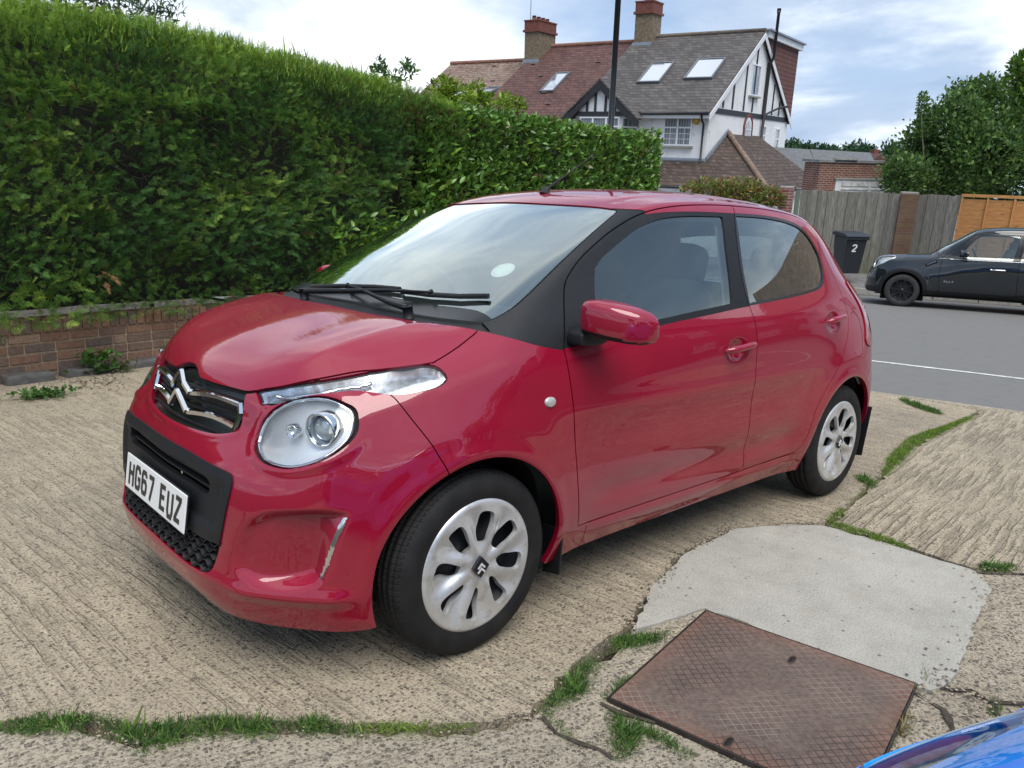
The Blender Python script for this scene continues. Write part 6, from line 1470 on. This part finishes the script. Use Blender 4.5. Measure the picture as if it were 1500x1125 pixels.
def terrace(name, label, u0, u1, dz, rm, chim, wins, aerial=False):
    root = empty(name, label, 'house', mat=hmat((0, 0, 0)))
    w = MB(); w.prism([(0, -6.2), (10.7, -6.2), (10.7, -.2+dz), (RY, RZ-.2+dz), (0, -.2+dz)], u0, u1, 0); w.build('wall', M['render'], root, recalc=True)
    r = MB(); slab(r, [(u0, -.45, -.18+dz), (u1, -.45, -.18+dz), (u1, RY, RZ+dz), (u0, RY, RZ+dz)]); slab(r, [(u0, RY+.001, RZ+dz), (u1, RY+.001, RZ+dz), (u1, 11, -.18+dz), (u0, 11, -.18+dz)]); rf = r.build('roof', rm, root, recalc=True)
    rg = MB(); rg.smooth = True; rg.tube([(u0, RY, RZ+.03+dz), (u1, RY, RZ+.03+dz)], .11, 8); rg.build('ridge_tiles', simple('red_ridge_tile', (.20, .10, .07), .9, nscale=8, namt=.4), rf)
    pl = lambda z: fy(z-dz)
    for a, b, c, d, op in wins: roofwin(root, a, b, c, d, pl, openv=op)
    g = MB(); g.smooth = True; g.tube([(u0, -.5, -.25+dz), (u1, -.5, -.25+dz)], .055, 8); g.build('gutter', M['blackwood'], root)
    m = MB()
    q_ = random.Random(int(abs(u0)*10))
    for _ in range(5): uu, z_ = q_.uniform(u0+.5, u1-.6), q_.uniform(.2, 2.6); m.box((uu, pl(z_)-.02, z_+.05), (.26, .10, .02))
    m.build('vent_tiles', M['kerb'], rf)
    if chim:
        c = chimney(root, *chim)
        if aerial:
            a = MB(); u, y = chim[0]-.42, chim[1]-.3; z0 = chim[3]-.6; a.tube([(u, y, z0), (u, y, z0+2.15)], .018, 6); z1 = z0+2.1
            a.tube([(u+.1, y, z1), (u-1.35, y, z1+.02)], .014, 5)
            for i in range(9): a.tube([(u-.05-.14*i, y-.12, z1+.01), (u-.05-.14*i, y+.12, z1+.01)], .006, 4)
            a.build('tv_aerial', simple('aerial_aluminium', (.30, .30, .31), .4, .7), c)
    return root
terrace('red_roofed_house', 'terraced house with dark red-brown roof and one narrow skylight, next to the white house', -11.35, -5.95, -.18, T_RED, (-11.0, RY-.5, 1.5, 4.35, .8, 1.6, 4), [(-8.75, -8.02, .80, 1.72, 0)], True)
terrace('brown_roofed_house', 'terraced house with mottled brown roof and two open skylights, leftmost in the row', -17.1, -11.35, -.78, T_BROWN, None, [(-14.3, -13.5, .35, 1.05, .34), (-12.75, -11.95, .45, 1.15, .34)])
# brick garage with the white door
def brick_tex(name, cols, mortar=(.36, .30, .24), s=1.):
    k = NM(name); X, Y, Z = k.sep(k.co()); b = k.n.new('ShaderNodeTexBrick'); b.inputs['Scale'].default_value = 1; b.inputs['Brick Width'].default_value = .225*s; b.inputs['Row Height'].default_value = .075*s; b.inputs['Mortar Size'].default_value = .011*s; b.inputs['Mortar'].default_value = mortar+(1,)
    b.inputs['Color1'].default_value = cols[0]+(1,); b.inputs['Color2'].default_value = cols[1]+(1,); k.l.new(k.comb(k.math('ADD', X, Y), Z, 0), b.inputs[0]); n = k.noise(3, 4)
    k.set('Base Color', k.mix(k.ramp(n, [(.4, 0.), (.7, .5)]), b.outputs[0], tuple(v*.6 for v in cols[0]))).set('Roughness', .9); k.bump(b.outputs['Fac'], -.6, .01); return k.m
M['bricktex'] = brick_tex('red_brickwork', ((.22, .075, .050), (.15, .060, .048)))
M['brickyel'] = brick_tex('brown_pier_brickwork', ((.17, .080, .055), (.20, .125, .06)), (.16, .13, .09))
def fence_mat(p_, u):
    m = Matrix.Identity(4); y = UPV.cross(u).normalized()
    for i, v in enumerate((u, y, UPV)):
        for j in range(3): m[j][i] = v[j]
    for j in range(3): m[j][3] = p_[j]
    return m
GO = at(1202, 238, 27); gu_ = (at(1290, 240, 27.6)-GO); gu_ = (gu_-UPV*gu_.dot(UPV)).normalized()
g = empty('brick_garage', 'flat-roofed red brick garage with white door seen over the grey fence', 'garage', mat=fence_mat(GO, gu_))
m = MB(); m.box((.35, .45, -1.8), (.7, .9, 3.6)); m.box((2.4, .12, -.25), (3.4, .24, .50)); m.box((4.5, .45, -1.8), (.8, .9, 3.6)); m.box((2.4, .8, -1.8), (3.4, .2, 3.6)); m.build('wall', M['bricktex'], g)
m = MB(); m.box((2.4, .05, -.53), (3.5, .24, .06)); m.build('lintel', M['kerb'], g)
m = MB(); m.box((2.4, .0, -1.88), (3.38, .06, 2.63)); dr = m.build('door', M['whitepaint'], g)
m = MB(); 
for x0, x1 in ((.95, 2.1), (2.2, 3.9)): m.box(((x0+x1)/2, -.035, -.72), (x1-x0, .03, .14)); m.box(((x0+x1)/2, -.035, -.90), (x1-x0, .03, .04))
m.build('door_panels', simple('peeling_white_paint', (.55, .54, .52), .7, nscale=6, namt=.5), dr)
m = MB(); m.box((2.45, .45, .06), (5.1, 1.0, .08)); m.build('flat_roof', simple('felt_roof_grey', (.20, .20, .20), .9, nscale=4, namt=.4), g)
m = MB(); m.box((1.0, .0, .13), (.9, .22, .06)); m.build('broken_coping', M['kerb'], g)
g = empty('far_house', 'tiny red-roofed house among the distant trees', 'house', mat=fence_mat(at(1288, 238, 110), gu_))
m = MB(); m.box((0, 3, -3), (5, 6, 5)); m.build('wall', M['bricktex'], g); m = MB(); m.prism([(-2.9, -.5), (2.9, -.5), (0, 1.2)], -.3, 6.3, 1); m.build('roof', T_RED, g, recalc=True); m = MB(); m.box((1.4, 3, 1.0), (.8, .8, 1.6)); m.build('chimney', M['redbrick'], g)
# ---------------------------------------------------------------- fences and piers
FP = Vector((-20.472, -5.901, 1.5117)); FU = Vector((.5, -.866, 0)); FU = (FU-UPV*FU.dot(UPV)).normalized(); FM = fence_mat(FP, FU)
def grey_wood(name, green):
    k = NM(name); X, Y, Z = k.sep(k.co()); f = k.noise(3, 4, .6, k.comb(k.math('MULTIPLY', X, 14), 0, k.math('MULTIPLY', Z, 1.2)))
    pl = k.math('FLOOR', k.math('DIVIDE', X, .125)); w = k.n.new('ShaderNodeTexWhiteNoise'); w.noise_dimensions = '1D'; k.l.new(pl, w.inputs['W'])
    c = k.ramp(f, [(.3, (.13, .122, .105)), (.5, (.24, .225, .195)), (.7, (.36, .345, .305))]); c = k.mix(k.ramp(w.outputs[0], [(0, .5), (1, 0.)]), c, (.10, .095, .08))
    lo = k.ramp(k.math('ADD', k.math('MULTIPLY', k.math('ADD', Z, 1.3), .5), k.math('MULTIPLY', k.noise(3, 4), .5)), [(.25, green*.8), (.75, 0.)]); c = k.mix(lo, c, (.16, .17, .075))
    k.set('Base Color', c).set('Roughness', .92); k.bump(f, .6, .01); return k.m
def board_fence(name, label, x0, x1, mat, seed, lean=.0):
    r = random.Random(seed); root = empty(name, label, 'fence', mat=FM); m = MB(); x = x0; i_ = 0
    while x < x1-.02:
        w = min(.125, x1-x); h = .985+r.uniform(-.015, .015)+lean; m.box((x+w/2, r.uniform(-.004, .004)+(.018 if i_ % 2 else 0), (h-1.35)/2), (w+.022, .016, h+1.35), Matrix.Rotation(r.uniform(-.012, .012), 3, 'Y')); x += w; i_ += 1
    m.build('boards', mat, root); q_ = MB()
    for z in (.65, -.3, -1.0): q_.box(((x0+x1)/2, -.045, z), (x1-x0, .05, .09))
    q_.build('rails', mat, root); p_ = MB(); p_.box((x1-.05, -.10, -.2), (.10, .10, 2.3)); p_.build('post', mat, root); return root
board_fence('board_fence', 'long weathered grey vertical-board fence behind the wheelie bin', .34, 2.78, grey_wood('weathered_boards', .8), 1)
board_fence('board_fence', 'short weathered grey vertical-board fence between the brick pier and the orange panel', -1.08, -.10, grey_wood('greenish_boards', .9), 2)
def pier(label, x0, x1, top, mat, lean=0, y=0.):
    root = empty('brick_pier', label, 'pier', mat=FM); m = MB(); m.box(((x0+x1)/2, y, (top-1.5)/2), (x1-x0, .33, top+1.5)); m.build('brickwork', mat, root, bevel=.006); c = MB(); c.box(((x0+x1)/2, y, top+.02), (x1-x0-.02, .30, .04)); c.build('capping', M['kerb'], root)
pier('square brick pier between the two grey fence panels', -.09, .33, .99, M['brickyel'])
pier('worn red brick pier with flaking white patches at the left end of the grey fence', 2.98, 3.36, 1.02, brick_tex('worn_pier_brick', ((.20, .055, .045), (.26, .12, .10)), (.35, .3, .27)))
g = empty('green_post', 'slim green-grey gate post beside the worn red brick pier', 'post', mat=FM); m = MB(); m.box((2.87, 0, -.2), (.12, .12, 2.4)); m.build('post', simple('green_grey_wood', (.15, .19, .15), .9, nscale=10), g, bevel=.01); m = MB(); m.prism([(2.80, -.07), (2.94, -.07), (2.94, .07), (2.80, .07)], 1.002, 1.03); m.build('cap', M['kerb'], g)
def orange_panel(i, x1, label):
    root = empty('fence_panel', label, 'fence', mat=FM, group='new orange lap panels'); 
    k = M.get('orange_wood')
    if k is None:
        kk = NM('new_orange_timber'); X, Y, Z = kk.sep(kk.co()); f = kk.noise(3, 4, .6, kk.comb(kk.math('MULTIPLY', X, 1.4), 0, kk.math('MULTIPLY', Z, 22))); kn = kk.noise(5, 3, .6, kk.comb(kk.math('MULTIPLY', X, 1.), 0, kk.math('MULTIPLY', Z, 2.6)))
        c = kk.ramp(f, [(.3, (.46, .20, .065)), (.6, (.66, .33, .12))]); c = kk.mix(kk.ramp(kn, [(.62, 0.), (.70, .75)]), c, (.16, .06, .03)); kk.set('Base Color', c).set('Roughness', .8); M['orange_wood'] = k = kk.m
    W = 1.83; x0 = x1-W; m = MB(); r = random.Random(i)
    for j in range(17): z = -.95+.112*j; m.box(((x0+x1)/2, .0, z), (W-.02, .016, .135), Matrix.Rotation(-.10, 3, 'X'))
    m.build('slats', k, root); b = MB(); b.box(((x0+x1)/2, .02, 1.0), (W, .05, .07))
    for x in (x0+.02, x0+W/3, x0+2*W/3, x1-.02): b.box((x, .03, .0), (.04, .03, 1.9))
    b.build('battens', k, root)
orange_panel(1, -1.10, 'new orange horizontal-lap fence panel beside the grey boards'); orange_panel(2, -2.95, 'new orange horizontal-lap fence panel cut by the right edge of the photo')
# ---------------------------------------------------------------- wheelie bin
bo = at(1238, 402, 19.6); g = empty('wheelie_bin', 'dark grey wheelie bin with a white number 2 against the grey fence', 'bin', mat=fence_mat(bo, (FU*-1.0).normalized()) @ Matrix.Rotation(.42, 4, 'Z'))
M['bin'] = simple('dark_bin_plastic', (.020, .025, .030), .45, nscale=8, namt=.2)
m = MB(); m.add([(-.22, -.24, .06), (.22, -.24, .06), (.22, .24, .06), (-.22, .24, .06), (-.27, -.32, .96), (.27, -.32, .96), (.27, .32, .96), (-.27, .32, .96)], [(0, 3, 2, 1), (0, 1, 5, 4), (1, 2, 6, 5), (2, 3, 7, 6), (3, 0, 4, 7), (4, 5, 6, 7)]); m.box((0, -.33, .93), (.60, .05, .06)); m.build('body', M['bin'], g, bevel=.02)
m = MB(); m.prism([(-.37, .965), (-.37, .995), (-.20, 1.05), (.30, 1.06), (.38, 1.01), (.38, .965)], -.30, .30, 0); l = m.build('lid', M['bin'], g, bevel=.012); m = MB(); m.tube([(-.24, .39, 1.0), (.24, .39, 1.0)], .018, 8); m.build('handle', M['bin'], g)
for s in (-1, 1): m = MB(); m.smooth = True; m.lathe([(0, .03), (.07, .03), (.10, .02), (.10, -.02), (.07, -.03), (0, -.03)], 24, (s*.25, .24, .10), 'x'); m.build('wheel', M['rubber'], g)
sl_ = math.atan2(.08, .90)
tx = letters('2', lambda u, v, h: (-.03+u, -.295-(v+.0)*.089-h-.006, .70+v), h=.19, w=.125, sw=.034); tx.build('number', simple('white_bin_number', (.80, .80, .78), .5), g, recalc=True)
m = MB(); m.box((0, -.312, .86), (.10, .004, .035)); m.build('embossed_logo', simple('bin_emboss', (.05, .055, .06), .5), g)
# ---------------------------------------------------------------- lamp post
b = at(886, 330, 16.5); b = b - UPV*(b.z/UPV.z); g = empty('lamp_post', 'tall plain black lamp post rising behind the laurel hedge and out of the picture', 'lamp post', mat=fence_mat(b, FU))
lp_ = simple('black_gloss_post', (.010, .011, .013), .35)
m = MB(); m.smooth = True; m.tube([(0, 0, 0), (0, 0, 1.6)], .085, 20); m.tube([(0, 0, 1.6), (0, 0, 1.68)], [.085, .068], 20); m.tube([(0, 0, 1.68), (0, 0, 7.0)], [.068, .055], 20); m.build('column', lp_, g)
m = MB(); m.smooth = True; m.tube([(0, 0, 6.9), (0, -.1, 7.3), (0, -.6, 7.5), (0, -1.1, 7.52)], .035, 10); a_ = m.build('arm', lp_, g); m = MB(); m.box((0, -1.35, 7.50), (.20, .55, .09)); m.build('lantern', simple('grey_lantern', (.3, .3, .3), .4), g, bevel=.03)
# ---------------------------------------------------------------- black sports utility car across the road
def suv_skin():
    V, F = body_surface(3)
    x, y, z = V.T.copy(); y = y*1.085
    z2 = np.interp(z, [0, .16, .30, .60, .80, .90, 1.0, 1.15, 1.35, 1.40, 1.458], [0, .26, .36, .66, .90, 1.0, 1.06, 1.28, 1.52, 1.59, 1.66])
    x2 = np.interp(-x, [-.665, -.54, -.40, 0, .10, .36, .60, .85, 1.42, 2.34, 2.52, 2.81], [-.74, -.62, -.50, 0, .42, .74, .94, 1.14, 1.75, 2.6, 3.15, 3.40]); x2 = -x2
    V = np.stack([x2, y, z2], 1); N = quad_normals(V, F); x, y, z = V.T
    for cx in (0, -2.6):
        r = np.hypot(x-cx, z-.325); V = V + N*(np.clip((np.abs(y)-.55)/.2, 0, 1)*.020*np.exp(-((r-.42)/.06)**2))[:, None]
    N = quad_normals(V, F); k = Skin(V, N, F); A = lambda c: np.abs(c[:, 1]); sd = lambda L, c: (L == 0) & (A(c) > .5)
    for cx in (0, -2.6): k.cut(circle2(cx, .325, .375), XZ, sd, 90)
    k.cut([(-.56, -.9), (-.56, .9), (-1.13, .62), (-1.13, -.62)], XY, lambda L, c: (L == 0) & (c[:, 2] > 1.03) & (c[:, 0] > -1.14) & (A(c) < np.interp(-c[:, 0], [.56, 1.14], [.70, .585])), 5)
    k.cut([(-.52, -.9), (-.52, .9), (.9, .9), (.9, -.9)], XY, lambda L, c: (L == 0) & (c[:, 2] > .86) & (A(c) < .64), 1, .006)
    k.cut([(-.66, .30), (-.62, .70), (-.64, 1.02), (-.88, 1.24), (-1.16, 1.49), (-1.30, 1.53), (-1.95, 1.545), (-1.92, 1.0), (-1.96, .30)], XZ, sd, 3, .008)
    k.cut([(-1.90, .37), (-1.90, 1.545), (-2.9, 1.52), (-2.95, 1.0), (-2.7, .80), (-2.35, .60), (-2.10, .37)], XZ, sd, 4, .008)
    k.cut(smooth_poly([(-.92, 1.01), (-1.02, 1.20), (-1.20, 1.43), (-1.36, 1.475), (-1.90, 1.48), (-1.82, 1.01)], (0, 4, 5)), XZ, lambda L, c: L == 3, 9)
    k.cut(smooth_poly([(-1.94, 1.01), (-2.02, 1.48), (-2.75, 1.46), (-2.85, 1.02)], (0, 1, 2, 3)), XZ, lambda L, c: L == 4, 10)
    k.cut([(-.70, 1.005), (-1.13, 1.50), (-1.36, 1.51), (-3.2, 1.50), (-3.2, 1.005)], XZ, lambda L, c: (L == 3) | (L == 4) | ((L == 0) & (A(c) > .5)), 8)
    for cx in (0, -2.6): k.cut(circle2(cx, .325, .455), XZ, lambda L, c: ((L == 0) | (L == 3) | (L == 4)) & (A(c) > .6), 24)
    k.cut([(.9, .10), (.9, .36), (.35, .40), (-.4, .36), (-2.3, .36), (-3.6, .45), (-3.6, .1)], XZ, lambda L, c: ((L == 0) | (L == 3) | (L == 4)) & (A(c) > .5), 24)
    k.cut(circle2(.60, .88, .125, 32), YZ, lambda L, c: ((L == 0) | (L == 1)) & (c[:, 0] > .2) & (A(c) > .4), 12)
    k.cut([(0, .74), (.42, .76), (.46, .90), (0, .92), (-.2, .9), (-.2, .76)], YZ, lambda L, c: ((L == 0) | (L == 1)) & (c[:, 0] > .4), 14)
    return k
def suv():
    K = suv_skin(); E = K.extract; PB = paint('black_paint', (.006, .009, .012)); dirn = Vector((.33, -.944, 0)).normalized(); base = Vector((-15.05, -3.81, -.03)) - Vector((dirn.y*-1, dirn.x, 0))*0
    left = Vector((-dirn.y, dirn.x, 0)); base = base - left*.86
    root = empty('sports_utility_car', 'black four-door sports utility car with black wheels parked across the road at the right edge', 'car', loc=tuple(base), rz=math.atan2(dirn.y, dirn.x))
    E('body', [0], PB, root, flange=.02); E('bonnet', [1], PB, root); E('windscreen', [5], M['wglass'], root, off=.003); E('panel_gap', [99], M['void'], root, off=.012, flange=0); E('window_surround', [8], M['plastic_gloss'], root); E('wheel_arch_trim', [24], M['plastic'], root, off=-.004, flange=.03); E('grille', [14], M['chrome'], root, off=.01)
    E('cabin_lining', [0, 3, 4, 8], M['trimdark'], root, off=.04, flange=0, sel=lambda c: (c[:, 2] > .7) & (c[:, 0] < -.6), flip=True)
    for s in (1, -1):
        sel = lambda c, s=s: c[:, 1]*s > 0
        for nm, l, gl, hx in (('front_door', 3, 9, -1.60), ('rear_door', 4, 10, -2.50)):
            d = E(nm, [l], PB, root, sel=sel); E('window', [gl], M['wglass'], d, off=.004, sel=sel)
            h = MB(); h.smooth = True; pts = []
            for t in np.linspace(-1, 1, 9): q_, n_ = K.surf(1, hx+.12*t, .83, s); pts.append(q_+n_*(.008+.024*math.sqrt(max(0, 1-t*t))))
            h.tube(pts, .013, 8); h.build('door_handle', M['chrome'], d)
        hl = E('headlamp', [12], M['lens'], root, sel=sel, flange=.01); E('reflector', [12], M['silver'], hl, sel=sel, off=.03, flange=0)
        ring = MB(); ring.smooth = True; pts = [K.surf(0, s*(.60+.125*math.cos(t)), .88+.125*math.sin(t))[0]+Vector((.004, s*.004, 0)) for t in np.linspace(0, 2*math.pi, 33)]; ring.tube(pts, .012, 6, caps=False); ring.build('lamp_ring', M['chrome'], hl)
        cl = MB(); cl.smooth = True; cl.tube([K.surf(1, x, .995, s)[0]+Vector((0, s*.006, 0)) for x in np.linspace(-.72, -3.0, 20)], .006, 6); cl.build('chrome_waist_strip', M['chrome'], root)
        v = MB(); q_, n_ = K.surf(1, -.49, .90, s); v.ribbon([q_+Vector((.13, s*.006, -.045)), q_+Vector((-.06, s*.006, .05))], .075, .016, (0, s, 0)); sv = v.build('side_vent', M['plastic_gloss'], root, recalc=True)
        v = MB(); v.ribbon([q_+Vector((.10, s*.020, -.035)), q_+Vector((-.045, s*.020, .040))], .030, .008, (0, s, 0)); v.build('vent_bar', M['chrome'], sv, recalc=True)
        mr = mirror_shell(s, PB); mr.parent = root; mr.location = (-.55, s*.10, .12)
        for cx in (0, -2.6):
            li = MB(); vs = []
            for yy in (.80*s, .5*s):
                for a in np.linspace(-.4, math.pi+.4, 30): vs.append((cx+.38*math.cos(a), yy, .325+.38*math.sin(a)))
            li.add(vs, [(i, i+1, 31+i, 30+i) for i in range(29)]); li.add([(cx-.4, .5*s, .12), (cx+.4, .5*s, .12), (cx+.4, .5*s, .72), (cx-.4, .5*s, .72)], [(0, 1, 2, 3)]); li.build('wheel_arch_liner', M['void'], root)
            w = empty('wheel'); w.parent = root; w.location = (cx, .765*s, .325); w.scale = (1, s, 1)
            t = MB(); t.smooth = True; t.lathe([(.215, .085), (.235, .095), (.275, .096), (.305, .088), (.322, .07), (.325, .03), (.325, -.03), (.322, -.07), (.30, -.09), (.215, -.085)], 64); t.build('tyre', M['tyre_plain'], w)
            r = MB(); r.smooth = True; r.lathe([(.0, .03), (.10, .02), (.17, .0), (.205, .03), (.213, .088), (.218, .088), (.222, .06)], 48); r.build('rim', M['steel'], w)
            sp = MB()
            for kx in range(8):
                a = 2*math.pi*kx/8+.2; sp.ribbon([(.04*math.cos(a), .055, .04*math.sin(a)), (.13*math.cos(a), .060, .13*math.sin(a)), (.208*math.cos(a), .075, .208*math.sin(a))], [.045, .030, .046], .014, (0, 1, 0))
            sp.smooth = True; sp.lathe([(0, .075), (.035, .074), (.045, .06)], 20); sp.build('spokes', M['alloyblk'], w, recalc=True)
    ub = MB(); ub.prism([(.5, -.55), (.5, .55), (-3.1, .6), (-3.1, -.6)], .22, .36); ub.build('underbody', M['void'], root)
    bd = letters('ALL4', lambda u, v, h: (-.80-u, .868+h, .56+v), h=.045, w=.034, sw=.009, gap=.012, t=.002); bd.v = [(x, K.surf(1, x, z, 1)[0].y+.003+(y-.868), z) for x, y, z in bd.v]; bd.build('badge', M['chrome'], root, recalc=True)
    for sx in (-.36, .36):
        st = MB(); st.box((-1.75, sx, .85), (.14, .46, .75), Matrix.Rotation(-.25, 3, 'Y')); st.box((-1.86, sx, 1.28), (.10, .26, .18)); st.box((-1.5, sx, .58), (.5, .48, .16)); st.build('front_seat', M['seat'], root, bevel=.05)
    m = MB(); m.smooth = True; c = Vector((-1.25, -.37, 1.05)); m.tube([c+Vector((.08*math.sin(t), .18*math.cos(t), .16*math.sin(t))) for t in np.linspace(0, 6.283, 30)], .014, 8, caps=False); m.build('steering_wheel', M['trimdark'], root)
    return root
GLY['A'] = [[(0, 0), (.5, 1), (1, 0)], [(.2, .35), (.8, .35)]]; GLY['L'] = [[(0, 1), (0, 0), (1, 0)]]; GLY['4'] = [[(.75, 0), (.75, 1), (0, .3), (1, .3)]]
M['tyre_plain'] = simple('side_tyre_rubber', (.028, .028, .029), .8, nscale=12, namt=.2); M['alloyblk'] = simple('black_alloy', (.022, .023, .025), .3, .4)
suv()
# ---------------------------------------------------------------- blue car beside the photographer: the red car's panels again, in blue
def copy_car(root, paint_from, paint_to, label, drop=()):
    c = root.copy(); COL.objects.link(c); c['label'] = label
    def rec(src, par):
        for ch in list(src.children):
            nm = ch.name.split('.')[0]
            if nm in drop: continue
            d = ch.copy(); COL.objects.link(d); d.parent = par
            if d.type == 'MESH':
                for i, s in enumerate(d.material_slots):
                    if s.material == paint_from: s.link = 'OBJECT'; s.material = paint_to
            rec(ch, d)
    rec(root, c); return c
blue = copy_car(red_car, M['red'], M['blue'], 'bright blue car near the camera, only its bonnet edge showing at bottom right', ('number_plate', 'windscreen_disc', 'interior_mirror'))
blue.name = 'blue_car'
blue.location = (1.0, 2.82, 0); blue.rotation_euler = (0, 0, R_(-42))
# ---------------------------------------------------------------- houses on the near side, behind the camera: they are what the paintwork reflects
g = empty('near_house', 'brick house with a tiled roof standing behind the photographer', 'house', loc=(0, 0, 0))
m = MB(); m.box((-17.0, 13.5, 2.6), (12, 7, 5.4)); m.build('wall', M['bricktex'], g); m = MB(); m.prism([(9.6, 5.3), (17.4, 5.3), (13.5, 8.4)], -23.4, -10.6, 0); m.build('roof', T_RED, g, recalc=True)
for x in (-21.5, -17.5, -13.):
    for z in (1.5, 4.1): o = casement(g, x-.8, x+.8, z-.6, z+.6, 9.98, 2)
m = MB(); m.box((-12.0, 13.5, 8.6), (.9, .9, 1.8)); m.build('chimney', M['redbrick'], g)

bs = [(Vector((-6.5+q.uniform(-1.6, 1.6), 12+q.uniform(-1, 1), 3.2+q.uniform(-1.2, 1.4))), q.uniform(.8, 1.3)) for _ in range(9)]
tree('garden_tree', 'round garden tree standing behind the photographer', (-6.5, 12, 0), (-6.5, 12, 4), bs, 3500, .28, DG, 77)
bs = [(Vector((9+q.uniform(-1.8, 1.8), 13+q.uniform(-1, 1), 3.4+q.uniform(-1.2, 1.6))), q.uniform(.9, 1.5)) for _ in range(9)]
tree('garden_tree', 'second garden tree, on the other side of the drive behind the photographer', (9, 13, 0), (9, 13, 4), bs, 3500, .28, DG, 78)
g = empty('neighbour_house', 'tall rendered house further along the road, to the right of the view', 'house', loc=(-27, 7, 0), rz=R_(75))
m = MB(); m.box((0, 0, 3.1), (11, 7, 6.4)); m.build('wall', M['render'], g); m = MB(); m.prism([(-3.9, 6.3), (3.9, 6.3), (0, 9.9)], -5.8, 5.8, 0); m.build('roof', T_BROWN, g, recalc=True)
for x in (-3, 0, 3.): casement(g, x-.7, x+.7, 3.9, 5.1, -3.52, 2)
